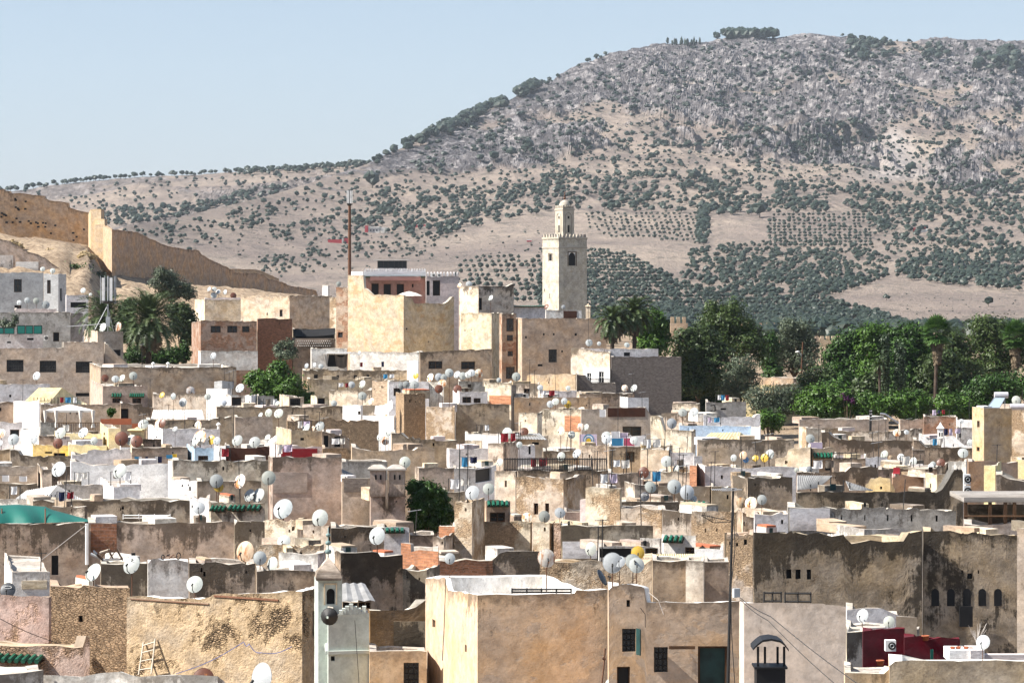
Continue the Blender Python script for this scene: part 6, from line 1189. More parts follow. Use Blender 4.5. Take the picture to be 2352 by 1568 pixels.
turret('cream stub turret with a pyramid cap behind the minaret house', 'turret', 450, 1351, 11, 696, 705, 745, 'cream'); 
turret('yellow rooftop turret with a white pyramid cap', 'turret', 250, 315, 30, 980, 991, 1006, 'yellowpale')
# minaret of the pale green house with three balls on its finial
g_ = house('little mosque tower with a pyramid cap and three balls', 722, 731, 786, 1324, 100, 'palegreen', 'whitestain', a=50, b=6, wins=[(750, 1351, 769, 1387, SL)], cat='tower', name='small_minaret', rough=.01, deck=.1)
frame_on(g_, 'R', 747, 1342, 771, 1388, .05, .03, 'cream', 'window_surround'); arch_fill(g_, 'R', 750, 1351, 769, 1370, 'palegreen', 'arch_screen', out=-.03)
cc = (g_.L + g_.R) / 2; z0 = g_.low; r_ = .62; m = MB(); m.lathe((cc.x, cc.y, z0 - .1), [(r_ * .98, 0), (r_ * 1.02, .08), (r_ * .94, .26)], 4, rot=math.radians(6 + 45)); m.lathe((cc.x, cc.y, z0 + .14), [(r_ * .96, 0), (.03, .52)], 4, rot=math.radians(51)); m.build('pyramid_cap', 'creamstain', g_.root)
m = MB(); zt2 = z0 + .65; m.tube([(cc.x, cc.y, z0 + .6), (cc.x, cc.y, Zat(1212, 100))], .022, 5)
for py, r in ((1267, .12), (1247, .105), (1229, .09)): z = Zat(py, 100); m.lathe((cc.x, cc.y, z), [(0, -r * .8), (r * .75, -r * .55), (r, 0), (r * .75, r * .55), (0, r * .8)], 12)
m.build('finial', 'verdigris', g_.root, True)
band(H['pale green'], 1502, .12, .1, 'palegreen'); hg = H['pale green']
for px, py, hh in ((783, 1428, .0), (790, 1420, .1), (797, 1412, .22), (806, 1404, .34), (815, 1412, .2), (824, 1420, .1), (836, 1408, .2)):
    s, dd = hg.on('R', px); m = MB(); m.cbox(K(px) * dd, dd + .1, hg.low - .05, .13, .22, .16 + hh * .6); m.build('stepped_merlon', 'palegreen', hg.root)
m = MB(); q = P3(757, 1414, 97.6); m.lathe((0, 0, 0), [(.05, .3), (.09, .18), (.2, .05), (.3, 0), (.27, .02), (.05, .25)], 16); o = m.build('loudspeaker', 'darkmetal', None, True); o.location = (q.x, q.y - .1, q.z); o.rotation_euler = (math.radians(90), 0, math.radians(-12)); tag(o, 'dark horn loudspeaker fixed to the pale green house', 'loudspeaker')

# ---------------------------------------------------------------- crenels, lantern room and twin chimneys
hp = H['pink terrace']
m = MB(); s0, d0 = hp.on('R', 836); a, b = fpt(hp, 'R', 0, hp.low + .0, .1), fpt(hp, 'R', 1, hp.low, .1); m.box(a - Vector((.1, 0, 0)), b - a + Vector((.2, 0, 0)), Vector((0, .35, 0)), (0, 0, .62)); a2 = fpt(hp, 'L', 1, hp.low, .06); c2 = fpt(hp, 'L', 0, hp.low, .06); m.box(a2 + Vector((0, .02, 0)), c2 - a2 - Vector((.1, 0, 0)), Vector((0, .3, 0)), (0, 0, .63)); m.build('white_parapet', 'white', hp.root)
for i in range(24):
    q = a.lerp(b, (i + .5) / 24); L_ = .27; m = MB(); m.face([q + Vector((-L_, .05, .6)), q + Vector((L_ * .6, .05, .6)), q + Vector((L_ * .75, .05, 1.)), q + Vector((L_ * .2, .05, 1.12)), q + Vector((-L_ * .3, .05, .8))])
    o_ = Vector((0, .2, 0)); pts = [Vector(v) for v in m.v]; m.face([p + o_ for p in pts][::-1]); 
    for p, r2 in zip(pts, pts[1:] + pts[:1]): m.face([p, p + o_, r2 + o_, r2])
    m.build('merlon', 'white', hp.root)
m = MB(); a, b = fpt(hp, 'R', 0, hp.low - .22, .35), fpt(hp, 'R', 1, hp.low - .22, .35); m.box(a, b - a, Vector((0, .4, 0)), (0, 0, .1)); m.build('tile_eave', 'greentile', hp.root)
m = MB(); a, b = P3(850, 644, 411.5), P3(966, 644, 411.5); m.box(a, b - a, (0, 1, 0), (0, 0, .55)); m.build('lintel_beam', 'pink', hp.root)
hw_ = H['pale pink wing']
for i in range(10):
    s = (i + .5) / 10; m = MB(); q = fpt(hw_, 'R', s, hw_.low - .05, -.05); m.lathe(q, [(.2, 0), (.2, .45), (.1, .62), (0, .66)], 4, rot=.78); m.build('merlon', 'lilac', hw_.root)
lr = thing('lantern_room', 'black glazed lantern room on the pink terrace roof', 'rooftop room', P3(900, 625, 416)); s_ = 416 / F
m = MB(); m.box(P3(866, 632, 416), (68 * s_, 0, 0), (0, 3.5, 0), (0, 0, 1.0)); m.build('base_wall', 'white', lr); m = MB(); m.box(P3(867, 617, 416.05), (66 * s_, 0, 0), (0, 3.4, 0), (0, 0, 18 * s_)); m.build('glazing', 'darkglass', lr)
m = MB(); m.box(P3(858, 598.5, 415.6), (82 * s_, 0, 0), (0, 4.2, 0), (0, 0, .14)); m.build('roof', 'whitestain', lr)
for px in (867, 880, 890.5, 905, 914, 923, 932): m = MB(); q = P3(px, 617, 415.95); m.box(q, (.09, 0, 0), (0, .12, 0), (0, 0, 18 * s_)); m.build('mullion', 'darkmetal', lr)
ht_ = H['twin chimney']
for x0, x1, lab in ((850, 885, 'a'), (893, 929, 'b')):
    d_ = 162.9; s_ = d_ / F; m = MB(); m.box(P3(x0, 1140, d_), ((x1 - x0) * s_, 0, 0), (0, .85, 0), (0, 0, 62 * s_)); m.build('chimney_shaft', 'mauvestain', ht_.root); c = P3((x0 + x1) / 2, 1080, d_ + .42); m = MB(); m.lathe(c, [(.45, -.02), (.78, .03), (.78, .12), (.5, .26), (.3, .33), (0, .34)], 4, rot=.785); m.build('chimney_cap', 'cement', ht_.root)
    for k in (.38, .7): m = MB(); q = P3(lerp(x0, x1, k), 1101, d_ - .01); m.cbox(q.x, q.y, q.z, .1, .05, .27); m.build('smoke_slit', 'black', ht_.root)
m = MB(); m.box(P3(885.5, 1168, 162.75), (6 * 163 / F, 0, 0), (0, .3, 0), (0, 0, 1.6)); m.build('gap', 'brownstain', ht_.root)
ha = H['sooty arches']                                  # five arched openings and the tall doorway
for px in (2148, 2184, 2221, 2256, 2292):
    s, dd = ha.on('R', px); q = fpt(ha, 'R', s, 0, 0); w_ = 9 * dd / F; z1, z0 = Zat(1351, dd), Zat(1391, dd); m = MB(); pts = [(-w_, z0), (w_, z0), (w_, z1 - w_)] + [(w_ * math.cos(a), z1 - w_ + w_ * math.sin(a)) for a in (.5, 1.05, 1.57, 2.09, 2.64)] + [(-w_, z1 - w_)]
    m.face([(q.x + x, q.y - .012, z) for x, z in pts]); m.build('arched_window', 'black', ha.root)
m = MB(); q = P3(2206, 1440, 124); m.box((q.x, q.y + .2, q.z), (30 * 124.5 / F, 0, 0), (0, .2, 0), (0, 0, 46 * 124.5 / F)); m.build('doorway', 'black', ha.root)
# ---------------------------------------------------------------- canopies, tents, sheets
def canopy(label, d, pts, mat, under, ribs=14, name='canopy_roof', posts=()):
    """corrugated gable: pts = left eave, ridge front, ridge back-left..., given as quads of (px,py,depth offset)"""
    root = thing(name, label, 'canopy', P3(pts[0][0][0], pts[0][0][1], d))
    for q in pts:
        c = [P3(x, y, d + o) for x, y, o in q]; m = MB(); n = ribs
        for i in range(n):
            for k, z in ((0, 0.), (.5, .06)):
                u0, u1 = (i + k) / n, (i + k + .5) / n; a, b = c[0].lerp(c[1], u0), c[0].lerp(c[1], u1); e, f = c[3].lerp(c[2], u0), c[3].lerp(c[2], u1); za = Vector((0, 0, .0 if k == 0 else .05)); zb2 = Vector((0, 0, .05 if k == 0 else 0)); m.face([a + za, b + zb2, f + zb2, e + za])
        m.build('roof_sheet', mat, root)
    m = MB()
    for x, y0, y1, o in posts: m.tube([P3(x, y1, d + o), P3(x, y0, d + o)], .035, 5)
    if posts: m.build('posts', under, root)
    return root
canopy('yellow corrugated gable canopy above the white gazebo', 292, [[(50, 928, 0), (113, 925, 0), (142, 891, 1.5), (88, 891, 3)], [(113, 927, 0), (203, 929, 3), (196, 927, 5), (142, 890, 1.5)]], 'corryellow', 'darkwood', posts=[(x, 915 - abs(113 - x) * .1, 928, .2) for x in range(78, 150, 8)])
canopy('cream corrugated gable canopy left of the mauve fronted box', 175, [[(33, 1146, 0), (105, 1148, 0), (131, 1115, 1), (60, 1127, 3)], [(105, 1149, 0), (195, 1150, 2), (188, 1147, 3.5), (131, 1114, 1)]], 'corrwhite', 'darkmetal', posts=[(x, 1135, 1148, .1) for x in range(100, 160, 9)])
canopy('pale yellow ribbed canopy on the broad mauve wall', 223, [[(1610, 1010, 0), (1693, 1011, 0), (1700, 993, 2), (1632, 994, 2)], [(1693, 1011, 0), (1732, 1011, 2), (1725, 1008, 3), (1700, 993, 2)]], 'corryellow', 'palewood', 10)
canopy('grey corrugated gable canopy with wire sides', 157, [[(1831, 1126, 0), (1880, 1121, 0), (1912, 1093, 1), (1831, 1092, 3)], [(1942, 1105, 1), (2006, 1126, 3), (2000, 1127, .5), (1952, 1127, 0)]], 'corrgrey', 'darkmetal', 16, posts=[(1862, 1112, 1127, .2), (1880, 1106, 1127, .2), (1908, 1095, 1127, .2), (1938, 1102, 1127, .2), (1952, 1108, 1127, .2)])
canopy('long white corrugated roof strip behind rust flecked dishes', 276, [[(347, 962, 0), (470, 963, 0), (465, 942, 4), (352, 942, 4)]], 'corrwhite', 'darkwood', 22)
canopy('grey slatted lean-to roof beside the small mosque tower', 106, [[(786, 1381, 0), (862, 1380, 0), (838, 1340, 2.2), (786, 1340, 2.2)]], 'corrgrey', 'darkwood', 3)
canopy('pale striped lean-to roof beside the tile hood', 128, [[(1468, 1290, 0), (1625, 1288, 0), (1610, 1273, 3), (1480, 1273, 3)]], 'corryellow', 'palewood', 26)
canopy('tattered grey canopy roof over the small house', 249, [[(1176, 1008, 0), (1258, 1010, 0), (1240, 995, 2), (1176, 996, 2)]], 'corrgrey', 'palewood', 12)
canopy('bent blue grey sheet roof leaning behind the twin chimneys', 172, [[(785, 1094, 0), (816, 1099, 0), (812, 1090, 1), (785, 1077, 1)]], 'corrgrey', 'darkmetal', 8)
gt = thing('green_tarpaulin', 'large green tarpaulin tent draped over a terrace', 'tarpaulin', P3(100, 1202, 148)); V, Q = [], []; nx, ny = 34, 9
for i in range(nx + 1):
    for j in range(ny + 1):
        u, v = i / nx, j / ny; px = lerp(-60, 206, u); ridge_ = float(np.interp(px, [-60, 40, 105, 120, 206], [1162, 1158, 1163, 1170, 1193])); eave = float(np.interp(px, [-60, 50, 100, 206], [1201, 1201, 1200, 1197])); py = lerp(eave, ridge_, math.sin(v * math.pi / 2) ** .8 if v < .999 else 1); fold = .34 * math.sin(u * 23 + v * 3) * (1.1 - v) + .2 * math.sin(u * 9 + 1 + v * 2); V.append(tuple(P3(px, py, 148 + v * 3.4 + fold)))
for i in range(nx):
    for j in range(ny): a = i * (ny + 1) + j; Q.append([a, a + ny + 1, a + ny + 2, a + 1])
np_mesh('sheet', V, Q, 'tarp', gt, smooth=True)
for px, o in ((4, .3), (104, .3), (200, .4)): m = MB(); m.tube([P3(px, 1204, 148 + o), P3(px, 1168 if px < 150 else 1196, 149 + o)], .04, 5); m.build('pole', 'rustmetal', gt)
gz_ = thing('gazebo', 'white square gazebo with tied curtains on the terrace', 'gazebo', P3(160, 985, 279)); s_ = 279 / F; c = P3(160, 942, 281)
m = MB(); e = [P3(104, 942, 278), P3(216, 942, 278), P3(206, 939, 283), P3(114, 939, 283)]; ap = P3(160, 928, 280.5)
for a, b in zip(e, e[1:] + e[:1]): m.face([a, b, ap]); m.face([a, a - Vector((0, 0, .18)), b - Vector((0, 0, .18)), b])
m.build('canopy', 'canvas', gz_)
for px in (104, 129, 185, 214):
    m = MB(); m.tube([P3(px, 984, 278.1), P3(px, 941, 278.1)], .05, 5); m.build('post', 'palewood', gz_); m = MB(); q = P3(px, 984, 278.0); m.lathe(q, [(.22, .1), (.12, .5), (.07, .75), (.16, 1.2), (.2, 1.75)], 7); m.build('curtain', 'canvas', gz_, True)
rl_ = thing('terrace_railing', 'brown slatted railing under the white gazebo', 'railing', P3(180, 990, 275))
for i in range(26): m = MB(); px = 129 + i * 3.9; m.box(P3(px, 989, 275), (.06, 0, 0), (0, .05, 0), (0, 0, .75)); m.build('slat', 'wood', rl_)
m = MB(); m.box(P3(128, 971.5, 274.95), (101 * 275 / F, 0, 0), (0, .08, 0), (0, 0, .08)); m.build('rail', 'wood', rl_)
for x0, x1, y0, y1, lab in ((231, 252, 962, 983, 'left red brick parapet beside the gazebo'), (252, 302, 961, 975, 'wide red wooden fence panel behind the yellow cube'), (303, 328, 972, 984, 'small red fence panel above the yellow turret')):
    m = MB(); m.box(P3(x0, y1, 270), ((x1 - x0) * 270 / F, 0, 0), (0, .1, 0), (0, 0, (y1 - y0) * 270 / F)); tag(m.build('fence_panel', 'terracotta'), lab, 'fence')
# awnings and sheets
def sheet(name, label, cat, d, quad, mat, sag=.25, n=10, group=None, wav=0.):
    c = [P3(x, y, d + o) for x, y, o in quad]; V, Q = [], []
    for i in range(n + 1):
        for j in range(n + 1): u, v = i / n, j / n; p = c[0].lerp(c[1], u).lerp(c[3].lerp(c[2], u), v); p.z -= sag * math.sin(u * math.pi) * (1 - v * .5); p.y += wav * math.sin(u * 17); V.append(tuple(p))
    for i in range(n):
        for j in range(n): a = i * (n + 1) + j; Q.append([a, a + n + 1, a + n + 2, a + 1])
    return tag(np_mesh(name, V, Q, mat, smooth=True), label, cat, group)
sheet('cloth_awning', 'grey brown cloth sagging in front of the whitewashed terrace', 'cloth', 357, [(768, 812, -.3), (799, 810, -.3), (797, 842, 0), (772, 840, 0)], 'greycloth', .5, wav=.12)
sheet('cloth_awning', 'pale cloth tied back beside the sagging grey one', 'cloth', 357, [(740, 812, -.3), (756, 812, -.3), (752, 838, 0), (748, 838, 0)], 'canvas', .1, wav=.1)
m = MB(); m.box(P3(748, 812, 356), (57 * 357 / F, 0, 0), (0, 2, 0), (0, 0, .12)); tag(m.build('awning_frame', 'whitepaint'), 'thin white roof slab over the cloth awning', 'roof slab')
sheet('white_sheet', 'white sheet slung between roofs beside rubble pillar', 'cloth', 263, [(860, 951, 0), (902, 936, 0), (900, 918, 1), (862, 932, 1)], 'whitecloth', .4)
sheet('striped_sheet', 'pale striped cloth hung beside the cream house', 'cloth', 231, [(612, 1022, -.2), (636, 1010, -.2), (637, 996, .4), (620, 1008, .4)], 'whitecloth', .1)
sheet('black_tarp', 'ragged black tarp drooping over the tarp shed', 'tarpaulin', 387, [(674, 772, -.2), (769, 768, -.2), (770, 753, .8), (674, 757, .8)], 'black', .12)
for i in range(46):
    pass
pb = thing('pierced_parapet', 'brown parapet with rows of white beads for small lit holes', 'parapet', P3(715, 798, 382.5)); m = MB(); m.box(P3(678, 799, 382.5), (90 * 382.5 / F, 0, 0), (0, .2, 0), (0, 0, 1.25)); m.build('wall', 'brown', pb)
for i in range(3):
    for k in range(16): m = MB(); q = P3(684 + k * 4.9 + (i % 2) * 2.4, 794 - i * 5.6, 382.45); m.lathe((q.x, q.y, q.z), [(0, -.07), (.07, 0), (0, .07)], 5); m.build('hole', 'whitepaint', pb)  # white beads paint the light that shows through the holes
# laundry
def laundry(px, py, w, h, d, mat, lab): sheet('hanging_cloth', lab, 'laundry', d, [(px, py + h, .02), (px + w, py + h, .02), (px + w, py, 0), (px, py, 0)], mat, .02, 5, 'laundry on the roof lines', .03)
for a in ((309, 1048, 12, 10, 223.3, 'bluecloth', 'blue towel on the line by the brown wall'), (319, 1048, 6, 17, 223.2, 'whitecloth', 'long white cloth beside the blue towel'), (334, 1048, 6, 12, 223.3, 'navycloth', 'navy cloth in the middle of the line'), (356, 1048, 6, 17, 223.3, 'whitecloth', 'white cloth beside the black one'), (362, 1048, 10, 14, 223.3, 'navycloth', 'black cloth beside the white one'), (382, 1044, 14, 8, 223.3, 'bluecloth', 'turquoise cloth beside the yellow one'), (396, 1042, 10, 9, 223.3, 'yellowcloth', 'yellow cloth at the right end of the line'),
          (1377, 940, 14, 17, 267.3, 'whitecloth', 'white trousers hanging before the mauve house'), (827, 832, 6, 10, 357, 'redcloth', 'red cloth on the whitewashed terrace'), (876, 830, 6, 12, 357, 'navycloth', 'blue bag shaped cloth on the white streaked wall'), (1404, 990, 20, 14, 245.2, 'whitecloth', 'white and blue patterned cloth beside the large dish pair'), (1424, 993, 18, 12, 245.2, 'lilaccloth', 'lilac cloth between the patterned rugs'), (1433, 1006, 24, 17, 245, 'pinkcloth', 'pink flowered rug hanging under the stone window'), (1458, 1004, 24, 18, 245, 'whitecloth', 'pale rug at the right end of the rug line'), (1405, 1006, 26, 17, 245, 'bluecloth', 'blue patterned rug at the left end of the rug line'),
          (5, 1091, 16, 14, 192.8, 'whitecloth', 'white cloth on the line before the mauve wall'), (44, 1093, 18, 12, 192.8, 'whitecloth', 'second white cloth on the line before the mauve wall'), (2137, 1490, 6, 25, 95.5, 'teal', 'teal cloth on the dark red terrace')): laundry(*a)
for y, x0, x1, d, lab in ((1047, 302, 425, 223.35, 'thin washing line in front of the brown laundry wall'), (1090, 0, 68, 192.85, 'washing line before the mauve wall with brick edge')): m = MB(); m.tube([P3(x0, y, d), P3((x0 + x1) / 2, y + 1.5, d), P3(x1, y - 2, d)], .012, 4); tag(m.build('washing_line', 'cable'), lab, 'line')
pb = thing('painted_panel', 'lilac painted panel with a ringed egg shape', 'panel', P3(1350, 1023, 248)); m = MB(); m.box(P3(1331, 1023, 248), (40 * 248 / F, 0, 0), (0, .06, 0), (0, 0, 26 * 248 / F)); m.build('board', 'lilaccloth', pb)
for i, (rx, rz, mt) in enumerate(((12, 12.5, 'bluecloth'), (10, 10.5, 'whitecloth'), (7.5, 8.5, 'bluepaint'), (5.5, 6.5, 'yellowcloth'))): m = MB(); c = P3(1352, 1009 + i, 247.97 - i * .012); m.face([(c.x + rx * 248 / F * math.cos(k * .3142), c.y, c.z + rz * 248 / F * math.sin(k * .3142)) for k in range(20)]); m.build('painted_ring', mt, pb)
hgf = H['graffiti']; m = MB(); q = lambda x, y: P3(x, y, 301.9)
m.tube([q(1641, 929), q(1643, 937), q(1642, 943), q(1637, 945), q(1632, 943)], .07, 4); m.tube([q(1632, 931), q(1641, 929)], .06, 4); o = m.build('painted_letter', 'cable', hgf.root)
# ---------------------------------------------------------------- masts, poles, lamps, aerials
def at(h, px, off=.5): x, y, dk, top, dd = on_roof(H[h], px, off); return x, y, dk, top, dd
pm = thing('phone_mast', 'tall brown pole with white antenna panels', 'mast', P3(803, 664, 418)); s_ = 418 / F
m = MB(); m.tube([P3(803, 690, 418), P3(803, 468, 418)], .26, 10, 0, .19); m.build('pole', 'rustmetal', pm)
for dx, dy in ((-5.5, 0), (-2.5, -.4), (2, -.4), (5.5, 0), (0, .5)): m = MB(); q = P3(803 + dx, 467, 418 + dy); m.cbox(q.x, q.y, q.z, .16, .12, 29 * s_); m.build('antenna_panel', 'whitepaint', pm)
m = MB(); m.lathe(P3(803, 469, 418), [(.2, -.25), (.42, 0), (.42, .06)], 10); m.build('collar', 'darkmetal', pm); m = MB(); m.tube([P3(803, 468, 418), P3(803, 437, 418)], .06, 5); m.build('spike', 'darkmetal', pm)
am = thing('antenna_mast', 'lattice phone antenna with white panels before the palms', 'mast', P3(247, 762, 360)); s_ = 360 / F
m = MB(); b = P3(248, 762, 360)
m.tube([b, P3(248, 634, 360)], .09, 6)
for px, o in ((218, -.4), (262, .3), (249, 1.2)): m.tube([P3(px, 764 if px > 220 else 757, 360 + o), P3(247, 702, 360)], .05, 5)
m.build('tripod', 'steel', am); m = MB(); m.tube([P3(154, 750, 360), P3(250, 743, 360)], .05, 5); m.build('boom', 'steel', am)
for k, px in enumerate((237, 255)): m = MB(); q = P3(px, 695, 359.7); m.cbox(q.x, q.y, q.z, .34, .18, 57 * s_); m.build('antenna_panel', 'whitepaint', am)
for px in (231, 241, 247, 263, 266): m = MB(); q = P3(px, 697, 360.2); m.tube([(q.x, q.y, q.z), (q.x, q.y, q.z + 63 * s_)], .05, 5); m.build('side_pipe', 'steel', am)
m = MB(); m.lathe(P3(248, 698, 360), [(.3, 0), (.85, .25), (.85, .4)], 9); m.build('platform', 'darkmetal', am); m = MB(); q = P3(248, 750, 359.7); m.cbox(q.x, q.y, q.z, .5, .35, 1.2); m.build('cabinet', 'greypaint', am)
pl = thing('rooftop_pole', 'tall black pole with two aerials and a floodlight', 'pole', P3(1676, 1570, 82)); base = P3(1672, 1580, 82)
m = MB(); m.tube([base, P3(1676, 1400, 82), P3(1684, 1122, 82)], .05, 8, 0, .03); m.build('pole', 'cable', pl)
m = MB(); m.tube([P3(1634, 1124, 82), P3(1704, 1124, 82)], .015, 5)
for i in range(14): q = P3(1636 + i * 4.4, 1124, 82); L_ = .1 + .22 * (i < 8); m.tube([q + Vector((0, -L_, 0)), q + Vector((0, L_, 0))], .008, 4)
for dy in (-4, 3): m.tube([P3(1657, 1124 + dy, 81.8), P3(1692, 1124 + dy * .6, 81.8)], .012, 4)
m.build('yagi_aerial', 'steel', pl); m = MB(); m.tube([P3(1612, 1182, 82), P3(1683, 1196, 82)], .012, 4); m.tube([P3(1610, 1183, 82), P3(1640, 1200, 82), P3(1684, 1197, 82)], .012, 4)
for i in range(9): q = P3(1613 + i * 3.8, 1184 + i * 1.7, 82); m.tube([q, q + Vector((.02, -.1, .12))], .007, 4)
m.build('yagi_aerial', 'darkmetal', pl); m = MB(); q = P3(1691, 1371, 81.8); m.cbox(q.x, q.y, q.z, .2, .1, .25, rz=.5); m.build('floodlight', 'greypaint', pl)
m = MB(); m.tube([P3(1685, 1160, 81.9), P3(1688, 1260, 81.9), P3(1679, 1350, 81.9), P3(1680, 1450, 81.9), P3(1688, 1575, 81.9)], .012, 4); m.build('loose_cable', 'cable', pl)
cw = thing('chimney_cowl', 'black open sided chimney cowl with a curved hood', 'chimney', P3(1770, 1568, 70)); s_ = 70 / F
for px, o in ((1741, 0), (1757, .55), (1786, .55), (1801, 0)): m = MB(); q = P3(px, 1534, 70 + o); m.cbox(q.x, q.y, q.z, .055, .055, 50 * s_); m.build('post', 'black', cw)
m = MB(); m.box(P3(1738, 1585, 69.9), (66 * s_, 0, 0), (0, .7, 0), (0, 0, 52 * s_)); m.build('base', 'black', cw)
m = MB(); pr = [(1730, 1488), (1740, 1478), (1752, 1469), (1772, 1466), (1792, 1470), (1803, 1478), (1812, 1491)]
for (a, b) in zip(pr, pr[1:]):
    p, q = P3(*a, 69.8), P3(*b, 69.8); o_ = Vector((0, .9, 0)); u_ = Vector((0, 0, .05)); m.face([p, q, q + o_, p + o_]); m.face([p - u_, p - u_ + o_, q - u_ + o_, q - u_]); m.face([p - u_, q - u_, q, p])
m.build('hood', 'black', cw)
m = MB(); m.box(P3(1733, 1536, 69.85), (76 * s_, 0, 0), (0, .8, 0), (0, 0, .05)); m.build('shelf', 'black', cw)
sl = thing('street_lamp', 'rusty street lamp with a curved arm in the garden', 'street lamp', P3(1839, 890, 400)); m = MB(); m.tube([P3(1838, 900, 400), P3(1844, 785, 400)], .12, 6, 0, .08); m.build('pole', 'rustmetal', sl); m = MB(); m.tube([P3(1842, 819, 400), P3(1839, 812, 400), P3(1834, 809, 400)], .05, 5); m.build('arm', 'steel', sl); m = MB(); m.lathe(P3(1832, 808, 400), [(0, -.12), (.3, -.05), (.32, .08), (0, .16)], 8); m.build('lamp_head', 'whitepaint', sl)
ep = thing('power_pole', 'dark wooden power pole with insulators on mauve wall', 'power pole', P3(1999, 990, 300)); m = MB(); m.tube([P3(1999, 995, 300), P3(2000, 940, 300)], .13, 6); m.build('pole', 'cable', ep); 
for i in range(4):
    for sg in (-1, 1): m = MB(); m.tube([P3(2000, 944 + i * 7, 299.8), P3(2000 + sg * 3.2, 943 + i * 7, 299.8)], .04, 4); m.build('insulator', 'steel', ep)
m = MB(); m.tube([P3(2022, 950, 300), P3(2033, 951, 300), P3(2064, 972, 300)], .14, 6, 0, .1); tag(m.build('fallen_lamp_post', 'steel'), 'bent grey lamp arm leaning over the mauve wall', 'lamp post')
def rail(label, d, x0, x1, yt, yb, n, mat='darkmetal', name='iron_railing'):
    root = thing(name, label, 'railing', P3(x0, yb, d))
    for i in range(n): m = MB(); px = lerp(x0, x1, i / (n - 1)); m.tube([P3(px, yb, d), P3(px, yt, d)], .025, 4); m.build('baluster', mat, root)
    for y in (yt + 3, yb - 3): m = MB(); m.tube([P3(x0, y, d), P3(x1, y, d)], .03, 4); m.build('rail', mat, root)
rail('long black iron railing over the sooty wall', 172.5, 1158, 1392, 1051, 1081, 62)
rail('white balcony railing below the white windows', 340.8, 1352, 1400, 868, 881, 20); rail('thin iron railing on the cream house end roof left', 84, 1755, 1794, 1358, 1383, 3); rail('thin iron railing on the cream house end roof right', 84.4, 1803, 1862, 1359, 1384, 3)
rail('rusty rail above the shed wall beside the tiled kiosk', 206, 1914, 1968, 1037, 1055, 5); rail('white pipe rail on three posts by the brown wall', 162, 283, 391, 1180, 1192, 4, 'whitepaint', 'pipe_rail')
rail('short iron rails on the beige roof terrace', 90.5, 1176, 1312, 1350, 1362, 5)
# ---------------------------------------------------------------- smaller things
ld = thing('wooden_ladder', 'pale wooden ladder leaning on the rough brown house', 'ladder', P3(356, 1540, 104)); hb_ = H['front brick']
def onw(px, py, out): s, dd = hb_.on('L', px); k = fpt(hb_, 'L', s, Zat(py, dd), out); return k
t1, t2, b1, b2 = onw(332, 1474, .06), onw(359, 1465, .06), onw(342, 1545, .62), onw(371, 1542, .62)
for a, b in ((b1, t1), (b2, t2)): m = MB(); m.tube([a, b], .035, 5); m.build('side_rail', 'palewood', ld)
for u in (.16, .42, .68, .9): m = MB(); m.tube([b1.lerp(t1, u), b2.lerp(t2, u)], .028, 5); m.build('rung', 'palewood', ld)
ch = house('roughly plastered grey chimney block with a junk bicycle', 338, 340, 433, 1290, 121, 'whitestain', 'whitewash', b=2, dep=1.6, cat='chimney', name='rooftop_chimney', rough=.06, deck=.02, prof=[(340, 1293), (348, 1287), (362, 1285), (425, 1286), (433, 1292)])
bk = thing('junk_bicycle', 'rusty child bicycle lying on the plastered chimney', 'bicycle', P3(393, 1283, 121.5)); s_ = 121.5 / F
def ring(c, r, ax, nm, mat, th=.022): m = MB(); m.tube([Vector(c) + (Vector((math.cos(k * .4488), 0, math.sin(k * .4488))) if ax == 0 else Vector((math.cos(k * .4488) * .5, math.cos(k * .4488) * .8, math.sin(k * .4488)))) * r for k in range(15)], th, 5); m.build(nm, mat, bk)
z_ = Vector((0, 0, 0)); ring(P3(410, 1276, 121.5), .14, 1, 'wheel', 'cable'); ring(P3(374, 1279, 121.3), .1, 1, 'wheel', 'cable'); m = MB(); m.tube([P3(373, 1280, 121.4), P3(386, 1276, 121.4), P3(398, 1281, 121.4), P3(408, 1277, 121.5)], .02, 5); m.tube([P3(388, 1283, 121.3), P3(395, 1276, 121.4), P3(400, 1273, 121.4)], .02, 5); m.build('frame', 'rustmetal', bk); m = MB(); m.tube([P3(383, 1275, 121.4), P3(390, 1273, 121.5)], .03, 5); m.build('saddle', 'cable', bk)
wd_ = thing('scrap_heap', 'heap of broken frames and boards on the low wall', 'scrap heap', P3(240, 1292, 128))
for a, b, mt in (((228, 1272), (250, 1265), 'palewood'), ((222, 1276), (238, 1290), 'darkwood'), ((232, 1282), (248, 1265), 'wood'), ((248, 1265), (260, 1288), 'wood'), ((252, 1284), (267, 1264), 'wood'), ((267, 1264), (281, 1288), 'wood'), ((208, 1274), (240, 1290), 'whitepaint'), ((214, 1268), (230, 1284), 'greypaint'), ((240, 1288), (278, 1286), 'canvas')): m = MB(); p, q = P3(*a, 128), P3(*b, 128.5); m.box(p, q - p, (0, .25, .02), (0, 0, .07)); m.build('board', mt, wd_)
m = MB(); m.tube([P3(200, 1296, 143), P3(200, 1202, 143)], .09, 6); tag(m.build('white_post', 'whitepaint'), 'white post at the end of the sooty brown house', 'post')
